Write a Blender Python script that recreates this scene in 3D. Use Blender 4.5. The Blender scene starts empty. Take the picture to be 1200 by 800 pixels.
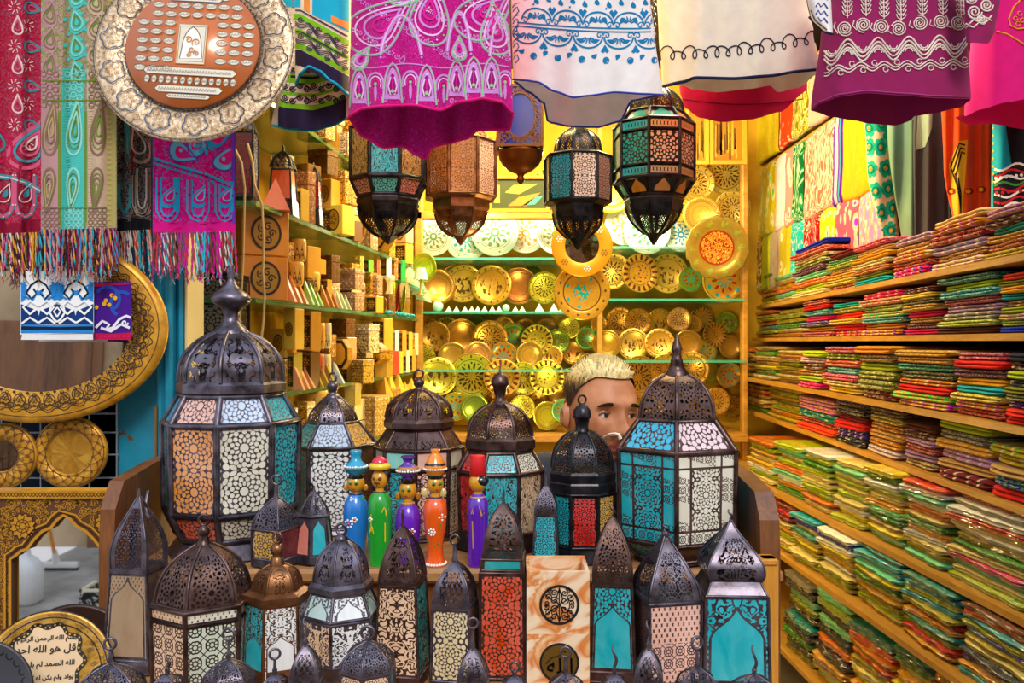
import bpy, math, random
from mathutils import Vector, Matrix, Euler
R = random.Random(7)
PI = math.pi
F = 1000.0           # focal length in pixels of the 1200x800 frame (30 mm on 36 mm)
CZ = 1.65            # eye height
SC = bpy.context.scene
COL = SC.collection

def P(px, py, Y):
    return Vector(((px - 600) / F * Y, Y, CZ - (py - 400) / F * Y))

def lin(h):
    h = h.lstrip('#')
    o = []
    for i in (0, 2, 4):
        c = int(h[i:i + 2], 16) / 255
        o.append(c / 12.92 if c <= .04045 else ((c + .055) / 1.055) ** 2.4)
    return (o[0], o[1], o[2], 1.0)

def interp(pts, x):
    if x <= pts[0][0]: return pts[0][1]
    for (a, b), (c, d) in zip(pts, pts[1:]):
        if x <= c:
            t = (x - a) / (c - a) if c > a else 0
            t = t * t * (3 - 2 * t) * .6 + t * .4
            return b + (d - b) * t
    return pts[-1][1]

# ------------------------------------------------------------------ mesh builder
class MB:
    def __init__(s):
        s.v = []; s.f = []; s.m = []; s.sm = []; s.uv = []
    def add(s, verts, faces, mat=0, smooth=False, uvs=None):
        b = len(s.v)
        s.v += [Vector(p) for p in verts]
        for i, fc in enumerate(faces):
            s.f.append([b + k for k in fc]); s.m.append(mat); s.sm.append(smooth)
            s.uv.append([uvs[k] for k in fc] if uvs else [(0, 0)] * len(fc))
    def quad(s, a, b, c, d, mat=0, uvs=None):
        s.add([a, b, c, d], [(0, 1, 2, 3)], mat, False, uvs)
    def box(s, lo, hi, mat=0, M=None):
        x0, y0, z0 = lo; x1, y1, z1 = hi
        vs = [Vector(p) for p in ((x0, y0, z0), (x1, y0, z0), (x1, y1, z0), (x0, y1, z0), (x0, y0, z1), (x1, y0, z1), (x1, y1, z1), (x0, y1, z1))]
        if M is not None: vs = [M @ p for p in vs]
        for fc, w, h in (((0, 1, 5, 4), x1 - x0, z1 - z0), ((1, 2, 6, 5), y1 - y0, z1 - z0), ((2, 3, 7, 6), x1 - x0, z1 - z0), ((3, 0, 4, 7), y1 - y0, z1 - z0), ((4, 5, 6, 7), x1 - x0, y1 - y0), ((3, 2, 1, 0), x1 - x0, y1 - y0)):
            s.add([vs[k] for k in fc], [(0, 1, 2, 3)], mat, False, [(0, 0), (w, 0), (w, h), (0, h)])
    def bbox(s, lo, hi, bev, mat=0, M=None):
        # box with chamfered vertical and horizontal edges
        x0, y0, z0 = lo; x1, y1, z1 = hi
        b = bev
        rings = []
        for (z, i) in ((z0, b), (z0 + b, 0), (z1 - b, 0), (z1, b)):
            rings.append([(x0 + i + b, y0 + i, z), (x1 - i - b, y0 + i, z), (x1 - i, y0 + i + b, z), (x1 - i, y1 - i - b, z), (x1 - i - b, y1 - i, z), (x0 + i + b, y1 - i, z), (x0 + i, y1 - i - b, z), (x0 + i, y0 + i + b, z)])
        i0 = len(s.f)
        s.loft(rings, mat, closed=True, caps=True, M=M)
        flat = [q for r in rings for q in r]
        # planar coordinates in metres, per side
        nv = len(flat); base = len(s.v) - nv - 16
        loc = {base + j: flat[j] for j in range(nv)}
        for j in range(8): loc[base + nv + j] = rings[0][j]; loc[base + nv + 8 + j] = rings[-1][j]
        for fi in range(i0, len(s.f)):
            ps = [loc[j] for j in s.f[fi]]
            dx = max(q[0] for q in ps) - min(q[0] for q in ps); dy = max(q[1] for q in ps) - min(q[1] for q in ps); dz = max(q[2] for q in ps) - min(q[2] for q in ps)
            if dz < min(dx, dy) : s.uv[fi] = [(q[0], q[1]) for q in ps]
            elif dx >= dy: s.uv[fi] = [(q[0], q[2]) for q in ps]
            else: s.uv[fi] = [(q[1], q[2]) for q in ps]
    def loft(s, rings, mat=0, closed=True, caps=False, smooth=False, M=None, uvs=False, flip=False):
        n = len(rings[0]); vs = []; uv = []
        for i, r in enumerate(rings):
            for k, p in enumerate(r):
                p = Vector(p)
                vs.append(M @ p if M is not None else p); uv.append((k / n, i / max(1, len(rings) - 1)))
        fs = []
        for i in range(len(rings) - 1):
            for k in range(n if closed else n - 1):
                a, b = i * n + k, i * n + (k + 1) % n
                fs.append((a, b, b + n, a + n) if not flip else (a, a + n, b + n, b))
        s.add(vs, fs, mat, smooth, uv)
        if caps:
            s.add(vs[:n], [tuple(range(n))[::-1]], mat, False); s.add(vs[-n:], [tuple(range(n))], mat, False)
    def grid(s, fn, nu, nv, mat=0, smooth=True, uvfn=None):
        vs = []; uv = []
        for j in range(nv + 1):
            for i in range(nu + 1):
                u, v = i / nu, j / nv
                vs.append(fn(u, v)); uv.append(uvfn(u, v) if uvfn else (u, v))
        fs = [(j * (nu + 1) + i, j * (nu + 1) + i + 1, (j + 1) * (nu + 1) + i + 1, (j + 1) * (nu + 1) + i) for j in range(nv) for i in range(nu)]
        s.add(vs, fs, mat, smooth, uv)
    def lathe(s, prof, n=20, M=None, mat=0, smooth=True, cap=True, polar=False):
        # prof: list of (r, z); M places it
        rings = [[(max(r, 1e-5) * math.cos(2 * PI * k / n), max(r, 1e-5) * math.sin(2 * PI * k / n), z) for k in range(n)] for r, z in prof]
        vs = []; uv = []
        rm = max(r for r, z in prof)
        for i, ring in enumerate(rings):
            for k, p in enumerate(ring):
                q = Vector(p); vs.append(M @ q if M is not None else q)
                uv.append((p[0] / rm, p[1] / rm) if polar else (k / n, i / (len(rings) - 1)))
        fs = [(i * n + k, i * n + (k + 1) % n, (i + 1) * n + (k + 1) % n, (i + 1) * n + k) for i in range(len(rings) - 1) for k in range(n)]
        s.add(vs, fs, mat, smooth, uv)
        if cap:
            for i, rev in ((0, True), (len(rings) - 1, False)):
                if prof[i][0] > 1e-4:
                    t = tuple(range(n)); s.add(vs[i * n:(i + 1) * n], [t[::-1] if rev else t], mat, False, uv[i * n:(i + 1) * n])
    def tube(s, pts, r, n=6, mat=0, closed=False, smooth=True):
        pts = [Vector(p) for p in pts]; m = len(pts); rings = []
        rr = r if isinstance(r, (list, tuple)) else [r] * m
        up = None
        for i in range(m):
            a = pts[i - 1] if (i or closed) else pts[i]; b = pts[(i + 1) % m] if (i < m - 1 or closed) else pts[i]
            t = (b - a).normalized() if (b - a).length > 1e-9 else Vector((0, 0, 1))
            if up is None:
                up = Vector((0, 0, 1)) if abs(t.z) < .9 else Vector((0, 1, 0))
            x = t.cross(up)
            if x.length < 1e-6: x = t.cross(Vector((1, 0, 0)))
            x.normalize(); y = x.cross(t).normalized(); up = y
            rings.append([pts[i] + (x * math.cos(2 * PI * k / n) + y * math.sin(2 * PI * k / n)) * rr[i] for k in range(n)])
        if closed: rings.append(rings[0])
        s.loft(rings, mat, True, not closed, smooth)
    def ball(s, c, r, mat=0, n=12, m=8, sc=(1, 1, 1), M=None):
        c = Vector(c)
        def fn(u, v):
            a, b = 2 * PI * u, PI * (v - .5)
            p = Vector((math.cos(a) * math.cos(b) * sc[0], math.sin(a) * math.cos(b) * sc[1], math.sin(b) * sc[2])) * r
            if M is not None: p = M @ p
            return c + p
        s.grid(fn, n, m, mat)
    def torus(s, c, R_, r, M=None, mat=0, n=20, k=6):
        pts = []
        for i in range(n):
            p = Vector((R_ * math.cos(2 * PI * i / n), 0, R_ * math.sin(2 * PI * i / n)))
            if M is not None: p = M @ p
            pts.append(Vector(c) + p)
        s.tube(pts, r, k, mat, closed=True)
    def poly(s, pts, mat=0):
        s.add(pts, [tuple(range(len(pts)))], mat)
    def build(s, name, mats, parent=None, color=None, local=False, origin=None):
        me = bpy.data.meshes.new(name)
        off = Vector((0, 0, 0))
        if not local:
            if parent is not None:
                off = wloc(parent)
            elif origin is not None:
                off = Vector(origin)
            else:
                xs = [p.x for p in s.v]; ys = [p.y for p in s.v]; zs = [p.z for p in s.v]
                off = Vector(((min(xs) + max(xs)) / 2, (min(ys) + max(ys)) / 2, min(zs)))
        me.from_pydata([tuple(p - off) for p in s.v], [], s.f)
        if not isinstance(mats, (list, tuple)): mats = [mats]
        for m in mats: me.materials.append(m)
        me.polygons.foreach_set('material_index', s.m)
        me.polygons.foreach_set('use_smooth', s.sm)
        ul = me.uv_layers.new(name='UVMap')
        flat = [c for f in s.uv for p in f for c in p]
        ul.data.foreach_set('uv', flat)
        me.update()
        o = bpy.data.objects.new(name, me); COL.objects.link(o)
        if parent is not None: o.parent = parent
        if not local and parent is None: o.location = off
        if color is not None: o.color = color
        return o

def wloc(o):
    v = Vector(o.location)
    while o.parent is not None:
        o = o.parent; v += Vector(o.location)
    return v

LABELS = {}
def tag(o, label, cat, group=None, kind=None):
    if len(label.replace('-', ' ').split()) > 16 or len(label.split()) < 4: print('LABEL LEN', label)
    if label in LABELS and group is None: print('DUP LABEL', label)
    LABELS[label] = 1
    o['label'] = label; o['category'] = cat
    if group: o['group'] = group
    if kind: o['kind'] = kind
    return o
def thing(name, label, cat, loc, group=None):
    o = bpy.data.objects.new(name, None); COL.objects.link(o)
    o.empty_display_size = .03
    o.location = loc
    return tag(o, label, cat, group)
def struct(mb, name, mats, parent=None):
    o = mb.build(name, mats, parent)
    if parent is None: o['kind'] = 'structure'
    return o
def dup(o, parent=None):
    c = o.copy(); COL.objects.link(c)
    if parent is not None: c.parent = parent
    for ch in list(o.children): dup(ch, c)
    return c

ORD = ['first', 'second', 'third', 'fourth', 'fifth', 'sixth', 'seventh', 'eighth', 'ninth', 'tenth', 'eleventh', 'twelfth', 'thirteenth', 'fourteenth', 'fifteenth', 'sixteenth', 'seventeenth', 'eighteenth', 'nineteenth', 'twentieth']

# ------------------------------------------------------------------ 2-D drawing mapped on a surface
class Draw:
    """strokes and filled shapes in 2-D, laid on a surface by mp(x, y, lift)."""
    def __init__(s, mb, mp, seg=None): s.mb = mb; s.mp = mp; s.seg = seg
    def cut(s, pts, closed):
        if not s.seg: return pts
        o = []; n = len(pts)
        for i in range(n if closed else n - 1):
            a, b = pts[i], pts[(i + 1) % n]; k = max(1, min(30, int(math.hypot(b[0] - a[0], b[1] - a[1]) / s.seg + .5)))
            o += [(a[0] + (b[0] - a[0]) * j / k, a[1] + (b[1] - a[1]) * j / k) for j in range(k)]
        return o if closed else o + [pts[-1]]
    def line(s, pts, w, mat, lift=1, closed=False, taper=False):
        pts = s.cut(pts, closed); n = len(pts)
        if n < 2: return
        L = []; Rr = []
        for i in range(n):
            a = pts[i - 1] if (i or closed) else pts[i]; b = pts[(i + 1) % n] if (i < n - 1 or closed) else pts[i]
            dx, dy = b[0] - a[0], b[1] - a[1]; d = math.hypot(dx, dy) or 1
            ww = w / 2
            if taper: ww *= .25 + .75 * math.sin(PI * (i + .3) / (n - .4))
            nx, ny = -dy / d * ww, dx / d * ww
            L.append(s.mp(pts[i][0] + nx, pts[i][1] + ny, lift)); Rr.append(s.mp(pts[i][0] - nx, pts[i][1] - ny, lift))
        m = n if closed else n - 1
        s.mb.add(L + Rr, [(i, (i + 1) % n, n + (i + 1) % n, n + i) for i in range(m)], mat, True)
    def fill(s, pts, mat, lift=1):
        cx = sum(p[0] for p in pts) / len(pts); cy = sum(p[1] for p in pts) / len(pts)
        big = max(abs(p[0] - cx) + abs(p[1] - cy) for p in pts)
        pts = s.cut(pts, True); n = len(pts)
        if s.seg and big > s.seg * 1.5:
            m = min(8, int(big / s.seg) + 1); vv = []; ff = []
            for j in range(m):
                f = 1 - j / m; vv += [s.mp(cx + (p[0] - cx) * f, cy + (p[1] - cy) * f, lift) for p in pts]
            vv.append(s.mp(cx, cy, lift))
            for j in range(m - 1): ff += [(j * n + i, j * n + (i + 1) % n, (j + 1) * n + (i + 1) % n, (j + 1) * n + i) for i in range(n)]
            ff += [((m - 1) * n + i, (m - 1) * n + (i + 1) % n, m * n) for i in range(n)]
            s.mb.add(vv, ff, mat, True); return
        v = [s.mp(p[0], p[1], lift) for p in pts] + [s.mp(cx, cy, lift)]
        s.mb.add(v, [(i, (i + 1) % n, n) for i in range(n)], mat, True)
    def ring(s, x, y, r, w, mat, lift=1, n=20, ry=None):
        s.line(circ(x, y, r, n, ry), w, mat, lift, True)
    def disc(s, x, y, r, mat, lift=1, n=14, ry=None):
        s.fill(circ(x, y, r, n, ry), mat, lift)
    def text(s, verts, faces, x, y, sc, mat, lift=1, ang=0):
        c, q = math.cos(ang), math.sin(ang)
        s.mb.add([s.mp(x + (vx * c - vy * q) * sc, y + (vx * q + vy * c) * sc, lift) for vx, vy in verts], faces, mat)

def circ(x, y, r, n=20, ry=None, a0=0, a1=2 * PI, rot=0):
    ry = r if ry is None else ry
    full = abs(a1 - a0 - 2 * PI) < 1e-6
    m = n if full else n - 1
    o = []
    for i in range(n):
        a = a0 + (a1 - a0) * i / m
        px, py = r * math.cos(a), ry * math.sin(a)
        o.append((x + px * math.cos(rot) - py * math.sin(rot), y + px * math.sin(rot) + py * math.cos(rot)))
    return o
def spiral(x, y, r, turns=2.2, a0=0, sgn=1, n=30):
    return [(x + r * (1 - .92 * i / n) * math.cos(a0 + sgn * turns * 2 * PI * i / n), y + r * (1 - .92 * i / n) * math.sin(a0 + sgn * turns * 2 * PI * i / n)) for i in range(n + 1)]
def paisley(x, y, h, ang=0, flip=1, fat=.36, n=34):
    # teardrop with a curled tip; ang rotates, h = height
    o = []
    for i in range(n):
        t = 2 * PI * i / n
        v = (1 - math.cos(t)) / 2            # 0 tip .. 1 bulb
        wv = fat * math.sin(t) * (v ** .75) * 1.25
        bend = .34 * (1 - v) ** 2 * flip
        px, py = (wv + bend) * h, (v - .6) * h
        o.append((x + px * math.cos(ang) - py * math.sin(ang), y + px * math.sin(ang) + py * math.cos(ang)))
    return o
def scaled(pts, k, c=None):
    cx = c[0] if c else sum(p[0] for p in pts) / len(pts); cy = c[1] if c else sum(p[1] for p in pts) / len(pts)
    return [(cx + (p[0] - cx) * k, cy + (p[1] - cy) * k) for p in pts]
def ogive(x, y, w, h, n=12):
    # pointed arch standing on y, apex at y-h (pixel coordinates, y down)
    o = []
    for i in range(n + 1):
        t = i / n; o.append((x - w / 2 * (math.cos(t * PI / 2) ** .55) * (1 - .06 * math.sin(t * PI * 2)), y - h * t))
    for i in range(n - 1, -1, -1):
        t = i / n; o.append((x + w / 2 * (math.cos(t * PI / 2) ** .55) * (1 - .06 * math.sin(t * PI * 2)), y - h * t))
    return o
# ------------------------------------------------------------------ node materials
class E:
    def __init__(s, g, k): s.g = g; s.k = k
    def __add__(a, b): return a.g.m('ADD', a, b)
    def __radd__(a, b): return a.g.m('ADD', b, a)
    def __sub__(a, b): return a.g.m('SUBTRACT', a, b)
    def __rsub__(a, b): return a.g.m('SUBTRACT', b, a)
    def __mul__(a, b): return a.g.m('MULTIPLY', a, b)
    def __rmul__(a, b): return a.g.m('MULTIPLY', b, a)
    def __truediv__(a, b): return a.g.m('DIVIDE', a, b)
    def __lt__(a, b): return a.g.m('LESS_THAN', a, b)
    def __gt__(a, b): return a.g.m('GREATER_THAN', a, b)
class G:
    def __init__(s, nt): s.nt = nt
    def n(s, t): return s.nt.nodes.new(t)
    def put(s, sock, v):
        if isinstance(v, E): s.nt.links.new(v.k, sock)
        elif isinstance(v, (tuple, list)) and sock.type == 'RGBA' and len(v) == 3: sock.default_value = (*v, 1)
        else: sock.default_value = v
    def m(s, op, *a):
        nd = s.n('ShaderNodeMath'); nd.operation = op
        for i, x in enumerate(a): s.put(nd.inputs[i], x)
        return E(s, nd.outputs[0])
    def abs(s, a): return s.m('ABSOLUTE', a)
    def fract(s, a): return s.m('FRACT', a)
    def mn(s, a, b): return s.m('MINIMUM', a, b)
    def mx(s, a, b): return s.m('MAXIMUM', a, b)
    def sqrt(s, a): return s.m('SQRT', a)
    def sin(s, a): return s.m('SINE', a)
    def cos(s, a): return s.m('COSINE', a)
    def at2(s, y, x): return s.m('ARCTAN2', y, x)
    def pp(s, a, k): return s.m('PINGPONG', a, k)
    def uv(s):
        if not hasattr(s, '_uv'):
            t = s.n('ShaderNodeTexCoord'); p = s.n('ShaderNodeSeparateXYZ'); s.nt.links.new(t.outputs['UV'], p.inputs[0])
            s._uv = (E(s, p.outputs[0]), E(s, p.outputs[1]))
        return s._uv
    def obj(s):
        if not hasattr(s, '_ob'):
            t = s.n('ShaderNodeTexCoord'); p = s.n('ShaderNodeSeparateXYZ'); s.nt.links.new(t.outputs['Object'], p.inputs[0])
            s._ob = (E(s, p.outputs[0]), E(s, p.outputs[1]), E(s, p.outputs[2])); s._obv = E(s, t.outputs['Object'])
        return s._ob
    def objv(s): s.obj(); return s._obv
    def oi(s):
        if not hasattr(s, '_oi'): s._oi = s.n('ShaderNodeObjectInfo')
        return s._oi
    def ocol(s): return E(s, s.oi().outputs['Color'])
    def rnd(s): return E(s, s.oi().outputs['Random'])
    def vec(s, x, y=0., z=0.):
        c = s.n('ShaderNodeCombineXYZ')
        for i, v in enumerate((x, y, z)): s.put(c.inputs[i], v)
        return E(s, c.outputs[0])
    def noise(s, vec, scale=5., detail=2., rough=.5, dist=0.):
        t = s.n('ShaderNodeTexNoise'); s.put(t.inputs['Vector'], vec)
        for k, v in (('Scale', scale), ('Detail', detail), ('Roughness', rough), ('Distortion', dist)): s.put(t.inputs[k], v)
        return E(s, t.outputs['Fac'])
    def vor(s, vec, scale=5., feat='F1', rnd=1.):
        t = s.n('ShaderNodeTexVoronoi'); t.feature = feat; s.put(t.inputs['Vector'], vec); s.put(t.inputs['Scale'], scale); s.put(t.inputs['Randomness'], rnd)
        return E(s, t.outputs['Distance'])
    def mix(s, f, a, b, mode='MIX'):
        t = s.n('ShaderNodeMix'); t.data_type = 'RGBA'; t.blend_type = mode
        s.put(t.inputs[0], f); s.put(t.inputs[6], a); s.put(t.inputs[7], b)
        return E(s, t.outputs[2])
    def ramp(s, f, stops, const=False):
        t = s.n('ShaderNodeValToRGB'); r = t.color_ramp
        if const: r.interpolation = 'CONSTANT'
        while len(r.elements) < len(stops): r.elements.new(.5)
        for e, (p, c) in zip(r.elements, stops): e.position = p; e.color = c if len(c) == 4 else (*c, 1)
        s.put(t.inputs[0], f); return E(s, t.outputs[0])
    def hsv(s, c, h=.5, sa=1., v=1.):
        t = s.n('ShaderNodeHueSaturation'); s.put(t.inputs['Hue'], h); s.put(t.inputs['Saturation'], sa); s.put(t.inputs['Value'], v); s.put(t.inputs['Color'], c)
        return E(s, t.outputs[0])
    def bump(s, h, st=.3, d=.01):
        t = s.n('ShaderNodeBump'); s.put(t.inputs['Height'], h); t.inputs['Strength'].default_value = st; t.inputs['Distance'].default_value = d
        return E(s, t.outputs[0])

def mk(name, fn):
    m = bpy.data.materials.new(name); m.use_nodes = True; nt = m.node_tree; nt.nodes.clear(); g = G(nt)
    d = fn(g)
    b = g.n('ShaderNodeBsdfPrincipled'); out = g.n('ShaderNodeOutputMaterial')
    for k, key in (('color', 'Base Color'), ('rough', 'Roughness'), ('metal', 'Metallic'), ('coat', 'Coat Weight'), ('trans', 'Transmission Weight'), ('normal', 'Normal'), ('spec', 'Specular IOR Level'), ('sheen', 'Sheen Weight'), ('ior', 'IOR'), ('emit', 'Emission Color'), ('es', 'Emission Strength')):
        if k in d: g.put(b.inputs[key], d[k])
    if 'coat' in d: b.inputs['Coat Roughness'].default_value = .08
    sh = b.outputs[0]
    if 'hole' in d:      # 1 = cut out
        t = g.n('ShaderNodeBsdfTransparent'); x = g.n('ShaderNodeMixShader')
        g.put(x.inputs[0], d['hole']); nt.links.new(sh, x.inputs[1]); nt.links.new(t.outputs[0], x.inputs[2]); sh = x.outputs[0]
    nt.links.new(sh, out.inputs[0])
    return m
CACHE = {}
def plain(hexc, rough=.6, metal=0., coat=None, var=.12, name=None, spec=None):
    key = ('plain', hexc, rough, metal, coat, var)
    if key not in CACHE:
        c = lin(hexc)
        def fn(g):
            n = g.noise(g.objv(), 14., 3.)
            d = dict(color=g.mix(n, tuple(x * (1 - var) for x in c[:3]), tuple(min(1, x * (1 + var)) for x in c[:3])), rough=rough, metal=metal)
            if coat: d['coat'] = coat
            if spec is not None: d['spec'] = spec
            elif rough > .6: d['spec'] = .15
            return d
        CACHE[key] = mk(name or 'paint_' + hexc.strip('#'), fn)
    return CACHE[key]

# --- hole patterns: 1 where the sheet is cut away
def disc_fold(g, u, v, n):
    r = g.sqrt(u * u + v * v); a = g.pp(g.at2(v, u) + PI * 2, PI / n)
    return r, a
def ell(g, r, a, R_, ar, at):
    x = (r * g.cos(a) - R_) * (1 / ar); y = r * g.sin(a) * (1 / at)
    return (x * x + y * y) < 1.
def pat_rosette(g, u, v, per=.86, n=12, sc=1.):
    cu = u - .5; cv = (g.fract(v / per) - .5) * per
    r, a = disc_fold(g, cu, cv, n); a2 = PI / n - a
    h = r < .085 * sc
    for R_, aa, ar, at in ((.16, a, .05, .03), (.245, a2, .045, .045), (.325, a, .05, .05), (.365, a2, .03, .05), (.43, a, .045, .075), (.50, a2, .06, .07), (.60, a, .07, .06), (.66, a2, .05, .07)):
        h = g.mx(h, ell(g, r, aa, R_, ar * sc, at * sc))
    return g.mn(h, g.mn(u > .03, u < .97))
def pat_lattice(g, u, v, k=3.):
    cu = g.fract(u * k) - .5; cv = g.fract(v * k) - .5
    r, a = disc_fold(g, cu, cv, 8); x = r * g.cos(a); y = r * g.sin(a)
    w = .045
    metal = g.abs(x - .36) < w
    metal = g.mx(metal, g.abs(x - .15) < w * .8)
    metal = g.mx(metal, g.mn(g.abs(y) < w * .7, g.mn(x > .15, x < .36)))
    metal = g.mx(metal, g.mn(g.abs(g.abs(cu) - g.abs(cv)) < w, r > .36))
    return 1. - metal
def pat_net(g, u, v, k=7., asp=.62, rad=.13):
    def c(off):
        x = g.fract(u * k + off) - .5; y = g.fract(v * k * asp + off) - .5
        return (x * x + y * y) < rad
    return g.mx(c(0.), c(.5))
def pat_swirl(g, u, v, s=4.5, bands=5., th=.25, seed=0.):
    n = g.noise(g.vec(g.abs(u - .5), g.pp(v + .1, .55), seed), s, 1.2, .4, .6)
    return g.abs(g.fract(n * bands) - .5) > th
def pat_script(g, u, v, seed=0.):
    n = g.noise(g.vec(u * 2.6 + seed, v * 1.1 + u * .5, seed), 2.4, 1., .5, 1.2)
    return g.abs(g.fract(n * 7.) - .5) > .17
def pat_arch(g, u, v, asp, other, spring=.55, apex=.86, hw=.40, lo=.0):
    vv = v / asp; t = g.mn(g.mx((vv - spring) / (apex - spring), 0.), 1.)
    s3 = g.sin(t * PI * 2) * .035
    bound = (1. - t) * hw * .8 + g.sqrt(1.0001 - t) * hw * .2 + s3
    d = g.abs(u - .5) - bound
    inside = g.mn(d < 0., vv > lo)
    rim = g.mn(d < .045, vv < apex + .05)
    return g.mx(inside, g.mn(other, 1. - rim))
def pat_clear(g, u, v):
    return g.mn(g.mn(u > .03, u < .97), v > .03)
def pat_paneled(g, u, v, asp):
    # centre lattice, cut strips at the sides, top and bottom
    cu = (u - .5) * 1.9 + .5
    cen = pat_rosette(g, cu, v * 1.9, .95)
    inc = g.mn(g.abs(u - .5) < .27, g.abs(v - asp / 2) < asp / 2 - .2)
    bar = g.mx(g.mn(g.abs(g.abs(u - .5) - .275) < .018, g.abs(v - asp / 2) < asp / 2), g.abs(g.abs(v - asp / 2) - (asp / 2 - .19)) < .018)
    st = pat_lattice(g, u, v, 6.5)
    op = (g.fract(v * 1.45 + g.fract(u * 1.5) * .3) > .55)
    strip = g.mx(st, op)
    return g.mn(g.mx(g.mn(cen, inc), g.mn(strip, 1. - inc)), 1. - bar)

METAL_C = {'iron': ('#372d30', '#857c8a'), 'copper': ('#6b4022', '#a8754e'), 'black': ('#1c1a1c', '#4c4a50'), 'bronze': ('#38261f', '#7c605c')}
def metal_nodes(g, kind):
    a, b = METAL_C[kind]
    n = g.noise(g.objv(), 30., 4., .6)
    col = g.ramp(n, [(.3, lin(a)), (.75, lin(b))])
    return dict(color=col, metal=.85, rough=g.m('MULTIPLY_ADD', n, .3, .2), normal=g.bump(g.noise(g.objv(), 120., 2.), .15, .002))
def metal(kind='iron'):
    k = ('metal', kind)
    if k not in CACHE: CACHE[k] = mk('lantern_metal_' + kind, lambda g: metal_nodes(g, kind))
    return CACHE[k]
def pierced(kind, pat, *a):
    k = ('pierced', kind, pat.__name__, a)
    if k not in CACHE:
        def fn(g):
            d = metal_nodes(g, kind); u, v = g.uv()
            ros = pat is pat_rosette
            h = pat(g, u, v, *((a[0] if a else .9, 12, .74) if ros else a))
            d['hole'] = g.mn(h, g.mn(g.abs(u - .5) < .41, v > .3)) if ros else g.mn(h, g.mn(g.abs(u - .5) < .36, g.mn(v > .3, g.noise(g.vec(u * 3., v * 3.), 9., 1.) < .60)))
            return d
        CACHE[k] = mk('pierced_' + kind, fn)
    return CACHE[k]
def glass(kind, pat, *a, gloss=.12):
    """coloured pane behind a cut sheet of metal; the pane's colour is the object's colour"""
    k = ('glass', kind, pat.__name__ if pat else 0, str(a))
    if k not in CACHE:
        def fn(g):
            d = metal_nodes(g, kind); u, v = g.uv()
            h = pat(g, u, v, *[x(g, u, v) if callable(x) else x for x in a])
            n = g.noise(g.objv(), 9., 4., .6, 1.5)
            gc = g.mix(g.m('MULTIPLY_ADD', n, 1.6, -.55), g.hsv(g.ocol(), .5, 1.05, .8), g.hsv(g.ocol(), .5, .8, 1.25))
            d['color'] = g.mix(h, d['color'], gc)
            d['metal'] = (1. - h) * .85
            d['rough'] = (1. - h) * .3 + gloss
            d['normal'] = g.bump(1. - h, .5, .003)
            return d
        CACHE[k] = mk('pane_' + kind, fn)
    return CACHE[k]
def arch_other(other, *oa):
    return lambda g, u, v: other(g, u, v, *oa)

# --- fabrics (base colour is the object's colour)
def weave(g, u, v):
    return g.noise(g.vec(u * 60., v * 60., 0.), 8., 1.)
def fab(kind):
    k = ('fab', kind)
    if k in CACHE: return CACHE[k]
    def fn(g):
        u, v = g.uv(); c = g.ocol(); r = g.rnd()
        uo = u + r * 7.; vo = v + r * 3.
        b2 = g.hsv(c, r * .7 + .15, 1.1, 1.1); light = g.mix(.55, c, (.9, .8, .55)); dark = g.hsv(c, .5, 1.1, .35)
        rough = .85; coat = None
        if kind == 'plain':
            col = g.mix(g.noise(g.vec(uo, vo), 9., 3.), g.hsv(c, .49, 1., .85), g.hsv(c, .51, 1., 1.15))
        elif kind == 'stripe':
            f = g.fract(uo * 5.); col = g.mix(g.mn(f > .3, f < .5), c, light); f2 = g.fract(uo * 5. + .35); col = g.mix(g.mn(f2 > .4, f2 < .55), col, b2)
        elif kind == 'floral':
            d = g.vor(g.vec(uo * 1.2, vo), 9.); col = g.mix(d < .38, c, light); col = g.mix(d < .16, col, b2)
        elif kind == 'paisley':
            n = g.noise(g.vec(uo * 1.3, vo), 5.5, 2., .5, 1.5); f = g.fract(n * 6.); col = g.mix(f < .4, c, dark); col = g.mix(g.mn(f > .65, f < .9), col, light)
        elif kind == 'check':
            f = g.fract(uo * 8.); q = g.fract(vo * 5.); col = g.mix(g.abs((f > .5) - (q > .5)), c, b2); col = g.mix(g.noise(g.vec(uo, vo), 30., 1.) > .58, col, light)
        elif kind == 'bag':
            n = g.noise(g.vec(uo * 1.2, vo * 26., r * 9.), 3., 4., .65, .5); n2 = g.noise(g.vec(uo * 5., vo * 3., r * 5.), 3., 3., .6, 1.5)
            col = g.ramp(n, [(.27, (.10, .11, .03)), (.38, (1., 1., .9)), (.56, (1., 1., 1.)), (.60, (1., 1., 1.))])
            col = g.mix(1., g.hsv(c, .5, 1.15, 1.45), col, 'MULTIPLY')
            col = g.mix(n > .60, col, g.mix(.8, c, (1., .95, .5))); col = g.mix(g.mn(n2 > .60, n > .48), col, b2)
            col = g.mix(g.mn(n2 < .36, n > .5), col, (.95, .93, .78))  # white glare of the plastic painted into the bag colour
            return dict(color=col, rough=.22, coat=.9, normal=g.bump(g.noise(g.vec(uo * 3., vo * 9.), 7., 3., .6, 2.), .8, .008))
        col = g.mix(g.noise(g.vec(uo, vo), 45., 2.) , g.hsv(col, .5, 1.05, .75), g.hsv(col, .5, 1.05, 1.12))
        return dict(color=col, rough=rough, spec=.12, sheen=.05, normal=g.bump(weave(g, u, v), .25, .004))
    CACHE[k] = mk('scarf_' + kind, fn)
    return CACHE[k]
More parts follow.
